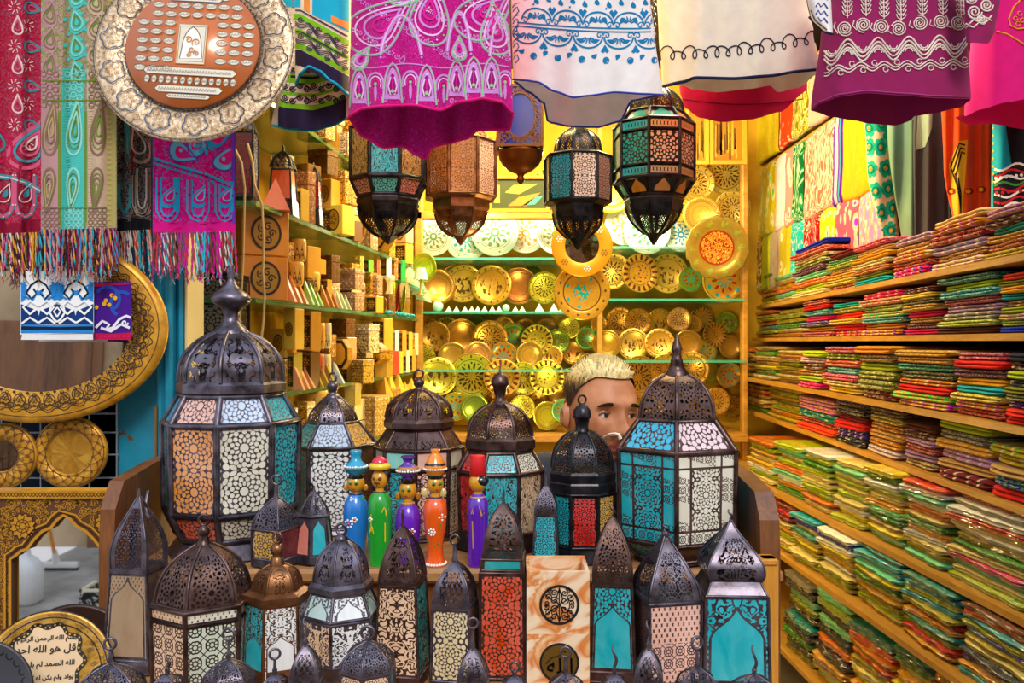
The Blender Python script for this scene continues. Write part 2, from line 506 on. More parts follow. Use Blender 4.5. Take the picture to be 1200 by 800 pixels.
def cloth_mat(name, base, cols=(), s=14., bands=4., widths=(.2, .2), weft=.5, mirror=None):
    """woven or printed ground: fine paisley-like contours in a few colours"""
    k = ('cloth', name)
    if k in CACHE: return CACHE[k]
    def fn(g):
        u, v = g.uv(); col = lin(base)
        bb = lin(base)
        col = g.mix(g.noise(g.vec(u * 6., v * 6.), 2., 4.), tuple(x * .85 for x in bb[:3]), tuple(min(1, x * 1.12) for x in bb[:3]))
        uu = g.pp(u, mirror) if mirror else u
        if cols:
            n = g.noise(g.vec(uu, v, 0.), s, 1.5, .5, 1.2); f = g.fract(n * bands)
            lo = 0.
            for i, c in enumerate(cols):
                w = widths[i % len(widths)]
                col = g.mix(g.mn(f > lo, f < lo + w), col, lin(c)); lo += w + .06
        return dict(color=col, rough=.85, spec=.12, sheen=.08, normal=g.bump(g.noise(g.vec(u * 90., v * 90.), 6., 2.), .15, .003))
    CACHE[k] = mk(name, fn)
    return CACHE[k]

def wood(name, a, b, sc=(1., 1., 1.), rough=.5, coat=0.):
    def fn(g):
        x, y, z = g.obj()
        n = g.noise(g.vec(x * sc[0], y * sc[1], z * sc[2]), 6., 5., .6, 1.2); f = g.noise(g.vec(x * sc[0] * 4., y * sc[1] * 4., z * sc[2] * 4.), 14., 3.)
        col = g.ramp(n * .7 + f * .3, [(.3, lin(a)), (.7, lin(b))])
        return dict(color=col, rough=rough, coat=coat, normal=g.bump(f, .2, .004))
    return mk(name, fn)
# ------------------------------------------------------------------ the room and the street
BACK = 4.86
def wall_l(Y): return -1.165 + .098 * Y        # left inner wall
def edge_l(Y): return -.916 + .098 * Y         # front edge of the left glass shelves
def yl(px): return -916. / ((px - 600) - 98.)  # depth of that edge at a picture column

M_ochre = plain('#b88a1e', .8, var=.25)
M_dark = plain('#2a1d12', .85, var=.3)
M_yel = plain('#c79a28', .75, var=.2)
M_stone = mk('street_stone', lambda g: dict(color=g.ramp(g.noise(g.objv(), 3., 6., .65), [(.3, lin('#6d665e')), (.7, lin('#b3aba0'))]), rough=.85))
M_facade = mk('street_plaster', lambda g: dict(color=g.ramp(g.noise(g.objv(), 2., 6., .6), [(.3, lin('#8a7356')), (.7, lin('#c3a985'))]), rough=.9))
M_door = wood('brown_door_wood', '#4a2818', '#94623a', (1, 1, .12))
M_black = plain('#14110f', .8)
M_blue = mk('blue_paint', lambda g: (lambda n, w: dict(color=g.mix(w > .68, g.ramp(n, [(.3, lin('#0a6f8c')), (.7, lin('#1fa0bd'))]), lin('#6b4a30')), rough=.5))(g.noise(g.objv(), 5., 5., .6), g.noise(g.objv(), 11., 5., .65)))
M_cartwood = wood('worn_brown_wood', '#4a2410', '#8f5526', (3, 3, .5), .45, .1)
M_stepwood = wood('step_wood', '#8a5a30', '#c08a54', (.6, 4, 4), .5)
M_shelfwood = wood('shelf_wood', '#8a5610', '#c08a28', (3, .5, 4), .5)
M_postwood = wood('post_wood', '#b86a10', '#e8a436', (8, 8, .4), .5)

b = MB(); b.box((-3.5, -6, -.1), (3.5, 6, 0)); struct(b, 'floor', M_stone)
b = MB(); b.box((-1.6, BACK, 0), (2.1, BACK + .1, 3.3)); struct(b, 'wall_back', M_yel)
b = MB(); b.box((1.80, 1.3, 0), (1.9, BACK, 3.3)); struct(b, 'wall_right', M_dark)
b = MB()
b.loft([[(wall_l(y) - .1, y, 0), (wall_l(y), y, 0), (wall_l(y), y, 3.3), (wall_l(y) - .1, y, 3.3)] for y in (2.1, BACK)], 0, True, True); struct(b, 'wall_left', M_ochre)
b = MB(); b.box((-1.6, 2.35, 3.2), (2.1, BACK + .1, 3.3)); struct(b, 'ceiling', M_dark)
# blue wooden front at the left, with a recess of dark boards behind the wire grid
def xz(px, Y): return (px - 600) / F * Y
b = MB(); b.box((xz(137, 2.0), 2.0, 0), (xz(190, 2.0), 2.1, 3.3))
struct(b, 'wall_front', M_blue)
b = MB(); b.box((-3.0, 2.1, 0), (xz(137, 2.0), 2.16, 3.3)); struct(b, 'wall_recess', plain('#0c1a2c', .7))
for k, (a, c, y0) in enumerate(((188, 197, 1.975), (199, 208, 1.965), (210, 217, 1.985))):
    b = MB(); b.bbox((xz(a, 2.0), y0, 0), (xz(c, 2.0), 2.1, 3.3), .006); struct(b, 'trim_%d' % (k + 1), M_blue)
b = MB(); b.bbox((xz(218, 2.0), 1.99, 0), (xz(221, 2.0), 2.1, 3.3), .002); struct(b, 'trim_4', plain('#d8c48a', .5))
b = MB(); b.bbox((xz(187, 2.0), 1.97, .9), (xz(189.5, 2.0), 2.0, 1.5), .002); struct(b, 'trim_5', plain('#8a5a20', .6))
# front of the building across the street (seen in the mirrors and in the polished metal)
b = MB(); b.box((-4.5, -3.6, 0), (4.5, -3.4, 3.0)); struct(b, 'wall_street', M_facade)
for k, x in enumerate((-2.9, -1.75, 1.2)):
    d = MB(); d.box((x - .5, -3.42, 0), (x + .5, -3.36, 2.35)); d.box((x - .42, -3.37, .15), (x + .42, -3.345, 1.05)); d.box((x - .42, -3.37, 1.2), (x + .42, -3.345, 2.25))
    struct(d, 'door_%d' % (k + 1), M_door if k != 1 else M_black)

# wooden cart the lanterns stand on
ZT, ZU, YS = 1.11, 1.23, 1.58
def cart():
    t = thing('display_cart', 'stepped brown wooden cart carrying the rows of lanterns', 'display stand', (-.1, 1.5, 0))
    b = MB(); b.bbox((-.66, 1.0, ZT - .03), (.405, YS, ZT), .004); b.build('lower_tier', M_stepwood, t)
    b = MB(); b.bbox((-.72, YS - .012, ZU - .026), (.50, 1.98, ZU), .006); b.build('upper_tier', M_stepwood, t)
    b = MB(); b.box((-.70, YS + .01, ZT - .03), (.48, YS + .03, ZU - .026)); b.build('riser', M_cartwood, t)
    for x0, x1 in ((-.736, -.709), (xz(880, 1.6) - .005, xz(880, 1.6) + .03)):
        top = 1.65 - .15 * 1.6 + .0 if x0 < 0 else 1.65 - .162 * 1.6
        b = MB()
        prof = [(1.52, 0), (1.52, ZT + .17), (1.525, top - .06), (1.56, top - .015), (1.7, top), (2.0, top + .005), (2.0, 0)]
        b.loft([[(x, y, z) for y, z in prof] for x in (x0, x1)], 0, True, True)
        b.build('side_panel', M_cartwood, t)
    b = MB()
    for x in (-.70, .44): b.box((x, 1.05, 0), (x + .04, 1.09, ZT - .03)); b.box((x, 1.9, 0), (x + .04, 1.94, ZT - .03))
    b.build('underframe', M_cartwood, t)
cart()
# iron hook on the left cart side
b = MB(); b.tube([P(174, 575, 1.55), P(171, 590, 1.54), P(172, 603, 1.535), P(176, 607, 1.53)], .004); 
tag(b.build('hook', metal('iron')), 'grey iron hook on the left wooden side of the cart', 'hook')
# pale yellow slatted post right of the cart
t = thing('wooden_post', 'bright yellow wooden post beside the right end of the cart', 'post', (xz(903, 1.45), 1.45, 0))
b = MB(); b.bbox((xz(893, 1.45), 1.45, 0), (xz(913, 1.45), 1.48, 1.65 - .255 * 1.45), .003); b.build('board', M_postwood, t)
b = MB(); b.bbox((xz(891, 1.45), 1.446, 1.65 - .262 * 1.45), (xz(912, 1.45), 1.486, 1.65 - .255 * 1.45), .002); b.build('cap', M_postwood, t)

# wire grid in the recess
b = MB(); Yg = 1.99
for px in (-38, 2, 25, 48, 71, 105, 137): b.tube([P(px, 300, Yg), P(px, 600, Yg)], .0022, 5)
for py in (300, 320, 342, 363, 385, 442, 463, 485, 507, 533, 560): b.tube([P(-60, py, Yg), P(139, py - .4, Yg)], .0022, 5)
tag(b.build('wire_grid', plain('#b9bcc4', .35, .7)), 'silver wire grid behind the round mirrors at the left', 'wire rack')

# ------------------------------------------------------------------ light
w = bpy.data.worlds.new('sky'); SC.world = w; w.use_nodes = True
nt = w.node_tree; nt.nodes.clear(); g = G(nt)
tc = g.n('ShaderNodeTexCoord'); sp = g.n('ShaderNodeSeparateXYZ'); nt.links.new(tc.outputs['Generated'], sp.inputs[0])
z = E(g, sp.outputs[2])
colr = g.ramp(z, [(0., (.55, .55, .58)), (.25, (.85, .9, 1.)), (1., (.62, .78, 1.))])
bg = g.n('ShaderNodeBackground'); g.put(bg.inputs[0], colr); bg.inputs[1].default_value = 1.25
ow = g.n('ShaderNodeOutputWorld'); nt.links.new(bg.outputs[0], ow.inputs[0])
def lamp(name, kind, loc, energy, color, size=.1, rot=None, **kw):
    l = bpy.data.lights.new(name, kind); l.energy = energy; l.color = color
    if kind == 'POINT': l.shadow_soft_size = size
    elif kind == 'AREA': l.size = size
    elif kind == 'SUN': l.angle = size
    elif kind == 'SPOT': l.shadow_soft_size = size
    for k, v in kw.items(): setattr(l, k, v)
    o = bpy.data.objects.new(name, l); COL.objects.link(o); o.location = loc
    if rot: o.rotation_euler = rot
    return o
WARM = (1., .76, .28)
lamp('shop_and_fill_lamp', 'POINT', (.05, 2.75, 2.75), 34, WARM, .12)
lamp('shop_and_fill_lamp', 'POINT', (.55, 3.5, 2.85), 52, WARM, .12)
lamp('shop_and_fill_lamp', 'POINT', (-.15, 3.6, 2.75), 44, WARM, .12)
lamp('shop_and_fill_lamp', 'POINT', (.25, 3.3, 1.30), 24, WARM, .1)
lamp('shop_and_fill_lamp', 'POINT', (.62, 2.75, 2.9), 48, (1., .9, .6), .1)  # fill light added above the view to brighten the right shelves
lamp('shop_and_fill_lamp', 'POINT', (.98, 2.36, 2.92), 13, (1., .86, .55), .08)  # unseen fill light, added to brighten the orange robe
lamp('shelf_lamp', 'POINT', (-.15, 4.3, 2.42), 24, (.9, 1., .8), .05)
lamp('shelf_lamp', 'POINT', (.62, 4.2, 2.42), 16, (.95, 1., .75), .05)
lamp('sun', 'SUN', (0, -5, 8), 2.0, (1., .96, .9), .35, (math.radians(48), 0, math.radians(12)))

cam = bpy.data.cameras.new('camera'); cam.sensor_width = 36; cam.lens = 30; cam.clip_start = .05
co = bpy.data.objects.new('camera', cam); COL.objects.link(co); co.location = (0, 0, CZ); co.rotation_euler = (PI / 2, 0, 0); SC.camera = co
vs = SC.view_settings; vs.view_transform = 'Standard'; vs.look = 'None'; vs.gamma = 1; vs.exposure = 0.; vs.use_curve_mapping = False
# ------------------------------------------------------------------ lanterns
TURQ = lin('#19b4c0'); TEAL = lin('#1a9a98'); CREAM = lin('#ece2cb'); WHITE = lin('#eef0ee'); ORNG = lin('#ea9a55'); PINK = lin('#f0b9a4'); RED = lin('#d8281e')
AMBER = lin('#d9a441'); PEACH = lin('#f2c7a0'); REDOR = lin('#e2502a'); SALM = lin('#e88a78'); MIRR = lin('#a98a68'); BRN = lin('#6b4020'); SKY = lin('#2bb6d8')

def lantern(label, cx, Y, n, rot, secs, finial, zbot=None, kind='iron', ring=None, group=None, chain=None, cat='lantern', name='metal_lantern', bow=None, spike=None, handle=None):
    """secs from top to bottom: (kind, [(y, half width) ...], {options}); finial: [(y, r) ...] round"""
    if zbot is not None: zbot += .0032
    k = Y / F
    ang = [math.radians(rot + 360. * i / n) for i in range(n)]
    mc = max(abs(math.cos(a)) for a in ang)
    X = (cx - 600) * k
    zof = lambda y: CZ - (y - 400) * k
    allz = [zof(p[0]) for s in secs for p in s[1]]
    z0 = zbot if zbot is not None else min(allz)
    zmin = min(allz)
    if zbot is not None:      # let the lowest section stand on the shelf
        s = secs[-1]; y_l = 400 + (CZ - zbot) / k
        s[1][-1] = (y_l, s[1][-1][1])
    root = thing(name, label, cat, (X, Y, z0 if chain is None else zmin), group)
    mt = metal(kind)
    def ringv(y, hw, m=None):
        Rr = hw * k / mc; return [Vector((X + Rr * math.cos(a), Y + Rr * math.sin(a), zof(y))) for a in ang]
    frame = MB(); fr = max(.0016, .0032 * secs[0][1][-1][1] * k / .05)
    for sec in secs:
        kd, prof = sec[0], sec[1]; op = sec[2] if len(sec) > 2 else {}
        if kd == 'dome':
            b = MB(); H = sum(math.hypot(q[0] - p[0], q[1] - p[1]) for p, q in zip(prof, prof[1:])); Wm = max(p[1] for p in prof)
            # smooth the profile
            pr = []
            ys = [p for p in prof]
            for i in range(len(ys) - 1):
                p0 = ys[max(0, i - 1)]; p1 = ys[i]; p2 = ys[i + 1]; p3 = ys[min(len(ys) - 1, i + 2)]
                for t in (0, .33, .66):
                    f = lambda a, b_, c, d: .5 * ((2 * b_) + (-a + c) * t + (2 * a - 5 * b_ + 4 * c - d) * t * t + (-a + 3 * b_ - 3 * c + d) * t ** 3)
                    pr.append((f(p0[0], p1[0], p2[0], p3[0]), max(.6, f(p0[1], p1[1], p2[1], p3[1]))))
            pr.append(ys[-1])
            cw = 2 * math.sin(PI / n) / mc
            rings = [ringv(y, hw) for y, hw in pr]
            for i in range(n):
                v0 = 0.
                vs = []; uv = []
                for j, (y, hw) in enumerate(pr):
                    if j: v0 += math.hypot(pr[j][0] - pr[j - 1][0], pr[j][1] - pr[j - 1][1]) / (Wm * cw)
                    vs += [rings[j][i], rings[j][(i + 1) % n]]; uv += [(0, v0), (1, v0)]
                b.add(vs, [(2 * j, 2 * j + 1, 2 * j + 3, 2 * j + 2) for j in range(len(pr) - 1)], 0, True, uv)
            b.build(op.get('part', 'dome'), pierced(kind, *op.get('pat', (pat_net, 5.))), root)
            # raised seams between the gores
            if op.get('seams', 1):
                for i in range(n): frame.tube([r[i] for r in rings], fr * .7, 4)
        elif kd in ('band', 'base'):
            b = MB(); b.loft([ringv(y, hw) for y, hw in prof], 0, True, True)
            pt = op.get('pat')
            nm = 'base' if kd == 'base' else 'collar'
            if pt:
                b = MB()
                for j in range(len(prof) - 1):
                    ra, rb = ringv(*prof[j]), ringv(*prof[j + 1])
                    for i in range(n):
                        asp = (ra[i] - rb[i]).length / max(1e-4, (ra[i] - ra[(i + 1) % n]).length, (rb[i] - rb[(i + 1) % n]).length)
                        b.quad(ra[i], ra[(i + 1) % n], rb[(i + 1) % n], rb[i], 0, [(0, asp + .08), (1, asp + .08), (1, .08), (0, .08)])
                b.build(nm, pierced(kind, *pt), root)
                frame.tube(ringv(*prof[0]), fr * .6, 4, closed=True); frame.tube(ringv(*prof[-1]), fr * .6, 4, closed=True)
            else:
                b.build(nm, mt, root)
                if kd == 'base' and zbot is not None: pass
        elif kd == 'round':
            b = MB(); b.lathe([(hw * k, zof(y)) for y, hw in prof][::-1], 20, Matrix.Translation((X, Y, 0))); b.build(op.get('part', 'collar'), mt, root)
        elif kd == 'glass':
            (y0, h0), (y1, h1) = prof
            ra, rb = ringv(y0, h0), ringv(y1, h1)
            cols = op['cols']; pat = op.get('pat', (pat_rosette,))
            pats = op.get('pats')
            for i in range(n):
                a, b2, c, d = ra[i], ra[(i + 1) % n], rb[(i + 1) % n], rb[i]
                ctr = (a + b2 + c + d) / 4; nrm = (b2 - a).cross(d - a).normalized()
                if nrm.dot(ctr - Vector((X, Y, ctr.z))) < 0: nrm = -nrm
                ins = op.get('inset', .06)
                q = [p + (ctr - p) * ins - nrm * fr * .2 for p in (a, b2, c, d)]
                asp = ((q[0] + q[1]) / 2 - (q[2] + q[3]) / 2).length / max((q[0] - q[1]).length, (q[2] - q[3]).length)
                wt = (q[0] - q[1]).length / max((q[0] - q[1]).length, (q[2] - q[3]).length); wb = (q[2] - q[3]).length / max((q[0] - q[1]).length, (q[2] - q[3]).length)
                pb = MB()
                # several strips so that the taper does not bend the pattern
                N_ = 4
                for s_ in range(N_):
                    t0, t1 = s_ / N_, (s_ + 1) / N_
                    A = q[0].lerp(q[3], t0); B = q[1].lerp(q[2], t0); C_ = q[1].lerp(q[2], t1); D = q[0].lerp(q[3], t1)
                    if op.get('fit', 1): w0 = w1 = .5
                    else: w0 = .5 * (wt + (wb - wt) * t0); w1 = .5 * (wt + (wb - wt) * t1)
                    pb.quad(D, C_, B, A, 0, [(.5 - w1, asp * (1 - t1)), (.5 + w1, asp * (1 - t1)), (.5 + w0, asp * (1 - t0)), (.5 - w0, asp * (1 - t0))])
                pp_ = pats[i % len(pats)] if pats else pat
                args = [round(asp, 3) if x == 'ASP' else x for x in pp_[1:]]
                o = pb.build(op.get('part', 'glass_panel'), glass(kind, pp_[0], *args), root, cols[i % len(cols)])
                # flat metal border
                bb = MB()
                pr4 = (a, b2, c, d)
                for e in range(4):
                    bb.quad(pr4[e], pr4[(e + 1) % 4], q[(e + 1) % 4] + nrm * fr * .25, q[e] + nrm * fr * .25)
                frame.v_off = 0
                base_i = len(frame.v); frame.v += bb.v
                for f_, m_, s2, u_ in zip(bb.f, bb.m, bb.sm, bb.uv):
                    frame.f.append([x + base_i for x in f_]); frame.m.append(0); frame.sm.append(False); frame.uv.append(u_)
                frame.tube([a, d], fr, 5)
            frame.tube(ra, fr * 1.05, 4, closed=True); frame.tube(rb, fr * 1.05, 4, closed=True)
    if frame.f: frame.build('frame', mt, root)
    if finial:
        b = MB(); b.lathe([(max(.4, r) * k, zof(y)) for y, r in finial][::-1], 14, Matrix.Translation((X, Y, 0))); b.build('finial', mt, root)
    if ring:
        ry, rr, dx = (list(ring) + [0])[:3]
        b = MB(); b.torus((X + dx * k, Y, zof(ry)), rr * k, max(.0012, rr * .26 * k), Matrix.Rotation(.35 * ((cx * 7 % 5) - 2) / 2, 4, 'Z'), 0, 18, 6)
        b.build('hanging_ring', mt, root)
    if handle:   # twisted hook
        ry, h = handle
        b = MB(); b.tube([(X + math.sin(t * 5.5) * 2.4 * k, Y + math.cos(t * 5.5) * 1.5 * k, zof(ry + h * (1 - t))) for t in [i / 12 for i in range(13)]], [2.2 * k * (1 - .5 * i / 12) for i in range(13)], 6)
        b.build('hook', mt, root)
    if chain is not None:
        b = MB(); zt = zof(min(p[0] for s in secs for p in s[1])) if not finial else zof(finial[0][0])
        L = .022; nl = int((chain - zt) / (L * .72)) + 1
        for i in range(nl):
            M = Matrix.Rotation((i % 2) * PI / 2, 4, 'Z')
            pts = []
            for j in range(10):
                a = 2 * PI * j / 10; p = M @ Vector((math.cos(a) * L * .32, 0, math.sin(a) * L * .5)); pts.append(Vector((X, Y, zt + L * .4 + i * L * .72)) + p)
            b.tube(pts, .0018, 4, closed=True)
        b.build('chain', mt, root)
    return root

# back row on the upper tier -------------------------------------------------
lantern('largest lantern, octagonal with orange and white lattice panes, left end of back row', 271, 1.72, 8, 277, [
    ('dome', [(390, 20), (400, 38), (415, 52), (430, 58), (446, 59)], {'pat': (pat_swirl, 4.2, 4., .28)}),
    ('band', [(445, 58), (449, 62), (458, 62), (462, 57)]),
    ('glass', [(462, 58), (493, 76)], {'cols': [lin('#c9d8ee'), TURQ, WHITE, SALM, TURQ, WHITE, SKY, PINK], 'part': 'roof_panel'}),
    ('glass', [(493, 77), (592, 75)], {'cols': [CREAM, TURQ, CREAM, ORNG, TURQ, CREAM, TEAL, ORNG]}),
    ('glass', [(592, 75), (622, 61)], {'cols': [CREAM, TURQ, CREAM, ORNG, TURQ, CREAM, TEAL, REDOR], 'part': 'lower_panel'}),
    ('base', [(622, 60), (626, 60), (645, 73)], {})],
    [(308, 1), (312, 4), (317, 2.5), (321, 5), (326, 2.5), (330, 5), (334, 7), (340, 13), (345, 20), (350, 23), (355, 21), (361, 12), (368, 9), (373, 9), (378, 11), (384, 17), (388, 20), (391, 21)], ZU)
lantern('six sided lantern with turquoise and white star lattice panes behind the blue doll', 390, 1.92, 6, 189, [
    ('dome', [(465, 8), (474, 17), (484, 25), (494, 28)], {'pat': (pat_rosette, 1.1)}),
    ('glass', [(494, 29), (520, 50)], {'cols': [TEAL, lin('#bcd0e4'), AMBER], 'part': 'roof_panel'}),
    ('glass', [(521, 49), (612, 49)], {'cols': [TEAL, WHITE, BRN, TEAL, WHITE, TEAL]}),
    ('base', [(612, 49), (618, 52), (640, 54)])],
    [(447, 3), (449, 6), (453, 7), (458, 5), (460, 4), (462, 7), (465, 9), (467, 9)], ZU, ring=(442, 5))
lantern('domed lantern with pale pink and aqua panes behind the purple and orange dolls', 491, 1.86, 8, 272, [
    ('dome', [(457, 8), (463, 22), (474, 35), (489, 39)], {'pat': (pat_swirl, 4.5, 3., .26, 3.)}),
    ('band', [(489, 39), (493, 41), (499, 41), (503, 37)]),
    ('dome', [(503, 37), (513, 44), (523, 51)], {'pat': (pat_swirl, 7., 4., .3, 1.), 'part': 'roof'}),
    ('glass', [(523, 51), (545, 51)], {'cols': [PINK, CREAM, CREAM, lin('#8fd8c8')], 'pat': (pat_clear,), 'part': 'upper_panel'}),
    ('glass', [(545, 51), (620, 49)], {'cols': [PINK, CREAM, CREAM, TURQ], 'pat': (pat_swirl, 8., 3., .2, 5.)}),
    ('base', [(620, 49), (640, 51)])],
    [(443, 3), (446, 6), (450, 6.5), (454, 4), (456, 6), (459, 9)], ZU, kind='bronze', ring=(438, 5))
lantern('domed lantern with red, turquoise and white script cut panes behind the fez doll', 586, 1.76, 8, 250, [
    ('dome', [(473, 11), (481, 25), (494, 35), (510, 38)], {'pat': (pat_rosette, .9)}),
    ('band', [(510, 38), (513, 41), (522, 41), (527, 37)]),
    ('glass', [(527, 37), (549, 50)], {'cols': [TURQ, CREAM, REDOR, TEAL, TEAL, CREAM, RED, RED], 'pat': (pat_rosette,), 'part': 'roof_panel'}),
    ('glass', [(550, 49), (618, 47)], {'cols': [TURQ, PEACH, RED, TURQ, CREAM, CREAM, RED, RED], 'pat': (pat_script,)}),
    ('base', [(618, 47), (640, 52)])],
    [(428, .8), (436, 1.5), (438, 5), (442, 9), (448, 10.5), (451, 10.5), (453, 8.5), (461, 7), (467, 5), (470, 8), (475, 12)], ZU, kind='bronze')
lantern('black lantern with a red front pane, standing before the seller', 682, 1.66, 8, 247.5, [
    ('dome', [(505, 10), (511, 20), (524, 30), (538, 34), (549, 35)], {'pat': (pat_rosette, 1.)}),
    ('band', [(549, 36), (552, 38), (561, 37), (563, 38), (572, 38), (574, 36)]),
    ('glass', [(574, 37), (634, 37)], {'cols': [RED, AMBER, TEAL, AMBER, RED, TEAL, TURQ, TURQ], 'inset': .1}),
    ('base', [(634, 37), (650, 40)])],
    [(473, 3), (476, 7), (480, 10), (487, 11), (489, 11), (490, 9), (499, 7.5), (503, 8), (507, 11)], ZU, kind='black', ring=(468, 5))
lantern('big hexagonal lantern with turquoise and cream panelled panes right of the seller', 793, 1.66, 6, 199, [
    ('dome', [(439, 15), (449, 31), (464, 41), (478, 45), (490, 46)], {'pat': (pat_rosette, .95)}),
    ('glass', [(490, 47), (522, 71)], {'cols': [SKY, lin('#f0d0d4'), lin('#8a9a88'), TEAL], 'part': 'roof_panel'}),
    ('glass', [(523, 71), (625, 69)], {'cols': [TURQ, CREAM, SKY, TEAL], 'pat': (pat_paneled, 'ASP')}),
    ('glass', [(625, 69), (648, 46)], {'cols': [TEAL, BRN, TEAL], 'part': 'lower_panel', 'pat': (pat_lattice, 4.)}),
    ('base', [(648, 45), (652, 47), (660, 52)])],
    [(391, 1), (398, 3), (404, 5), (408, 6.5), (411, 6), (414, 4.5), (419, 6), (423, 7.5), (424, 7), (428, 9), (429, 8.5), (433, 12), (437, 14.5), (441, 15.5)], ZU, kind='bronze')
# small ones on the upper tier
lantern('tiny square lantern with golden star lattice at the foot of the largest lantern', 324, 1.60, 4, 200, [
    ('dome', [(583, 3), (590, 11), (602, 21), (615, 26)], {'pat': (pat_rosette, .9)}),
    ('band', [(615, 27), (618, 27)]),
    ('glass', [(618, 26), (652, 26)], {'cols': [AMBER, lin('#7a1c20'), AMBER, BRN], 'inset': .04, 'pat': (pat_rosette,)}),
    ('base', [(652, 27), (656, 27)])],
    [(568, 1.8), (572, 2.5), (576, 2.5), (582, 3.4), (585, 4)], ZU, ring=(562, 5.5))
lantern('tiny tapered lantern with one pink and one turquoise arched pane beside the blue doll', 368, 1.63, 6, 272, [
    ('dome', [(576, 2), (586, 9), (600, 16)], {'pat': (pat_net, 4.)}),
    ('band', [(600, 17), (602, 19), (604, 17)]),
    ('glass', [(604, 16), (648, 21)], {'cols': [TURQ, TEAL, SALM, TURQ, TEAL, SALM], 'pat': (pat_arch, 'ASP', lambda g, u, v: g.m('ADD', u * 0., 0.), .68, .95, .36, .04), 'fit': 1}),
    ('base', [(648, 22), (660, 23)])],
    [(569, .8), (573, 1.4), (577, 2.2)], ZU)
lantern('tiny narrow lantern with a turquoise star pane before the black lantern', 640, 1.60, 4, 218, [
    ('dome', [(569, 2), (578, 8), (590, 13), (598, 14)], {'pat': (pat_rosette, .9)}),
    ('band', [(598, 14.5), (602, 14.5)]),
    ('glass', [(602, 13), (650, 16)], {'cols': [TURQ, TEAL]}),
    ('base', [(650, 16), (656, 17)])],
    [(550, .8), (560, 1.2), (566, 1.8), (570, 2.4)], ZU)

# front row on the lower tier --------------------------------------------------
NOHOLE = lambda g, u, v: g.m('ADD', u * 0., 0.)
NET = lambda g, u, v: pat_net(g, u, v, 9., .7, .14)
SWL = lambda g, u, v: pat_swirl(g, u, v, 7., 4., .2, 2.)
ROS = lambda g, u, v: pat_rosette(g, u * 1., v + .35, .62)
lantern('tapered square lantern with an arched amber pane, left end of the front row', 163, 1.42, 4, 217, [
    ('dome', [(582, 1.5), (598, 9), (618, 19), (640, 25), (661, 25)], {'pat': (pat_net, 8., .8, .15)}),
    ('band', [(661, 26), (666, 26)]),
    ('glass', [(666, 25), (764, 31)], {'cols': [MIRR, lin('#4a3a34')], 'pat': (pat_arch, 'ASP', NET, .70, .93, .42, .02)}),
    ('base', [(764, 32), (768, 33), (784, 33)], {'pat': (pat_net, 14., .7, .12)})],
    [(572, 1), (576, 1.6), (583, 2)], ZT)
lantern('big bronze domed lantern with chain lattice panes, second from left in front row', 239, 1.36, 6, 270, [
    ('dome', [(637, 8), (647, 23), (660, 35), (677, 43), (697, 47)], {'pat': (pat_rosette, .75)}),
    ('band', [(697, 50), (701, 51)]),
    ('glass', [(701, 51), (716, 50)], {'cols': [CREAM, PEACH], 'pat': (pat_net, 9., .7, .14), 'part': 'upper_panel', 'inset': .05}),
    ('glass', [(716, 50), (788, 48)], {'cols': [lin('#d8e0c8'), CREAM, PEACH, CREAM, PEACH, PEACH], 'pat': (pat_lattice, 3.), 'inset': .05}),
    ('base', [(788, 48), (800, 50)], {'pat': (pat_net, 9.)})],
    [(615, 3), (618, 6), (622, 7.5), (626, 6), (628, 4.5), (630, 6.5), (632, 6), (634, 8), (638, 9)], ZT, kind='bronze', ring=(609, 6))
lantern('brown copper lantern with one turquoise and one white arched pane in front row', 325, 1.37, 6, 262, [
    ('dome', [(660, 7), (667, 19), (678, 25), (689, 27)], {'pat': (pat_swirl, 5., 4., .28, 7.)}),
    ('band', [(689, 28), (692, 37), (700, 37)], {}),
    ('glass', [(701, 34), (784, 36)], {'cols': [WHITE, WHITE, TURQ, TURQ, WHITE, TURQ], 'pat': (pat_arch, 'ASP', SWL, .42, .58, .40, .10)}),
    ('base', [(784, 36), (797, 38)], {'pat': (pat_net, 9.)})],
    [(636, 3), (638, 6.5), (643, 8), (648, 7), (650, 5), (653, 7), (657, 8.5), (661, 9)], ZT, kind='copper', ring=(630, 6))
lantern('grey domed lantern with white and peach scroll panes and a ring on a chain', 400, 1.36, 6, 266, [
    ('dome', [(632, 7), (644, 20), (660, 27), (678, 30)], {'pat': (pat_swirl, 5., 3., .27, 9.)}),
    ('band', [(678, 31), (682, 35), (688, 35), (691, 31)]),
    ('glass', [(691, 31), (716, 41)], {'cols': [WHITE, lin('#b8d0c8'), WHITE, CREAM], 'pat': (pat_arch, 'ASP', SWL, .25, .85, .34, .0), 'part': 'roof_panel', 'fit': 1}),
    ('glass', [(719, 41), (768, 39)], {'cols': [WHITE, TEAL, PEACH, WHITE, TEAL, PEACH], 'pat': (pat_swirl, 6., 4., .2)}),
    ('base', [(768, 40), (785, 34), (797, 36)])],
    [(625, 3), (628, 7), (631, 8), (634, 8)], ZT, ring=(620, 6.5))
lantern('tall tapered dark lantern with peach scrollwork pane below the purple doll', 472, 1.37, 4, 215, [
    ('dome', [(617, 2), (634, 14), (655, 22), (677, 26)], {'pat': (pat_swirl, 4., 4., .25, 4.)}),
    ('band', [(677, 26), (681, 26)]),
    ('glass', [(681, 25), (783, 31)], {'cols': [PEACH, TEAL, PEACH, TEAL], 'pat': (pat_swirl, 5., 5., .22, 6.)}),
    ('base', [(783, 32), (796, 33)], {'pat': (pat_net, 10.)})],
    [(596, 1), (604, 2.4), (612, 1.4), (618, 2.4)], ZT, kind='bronze')
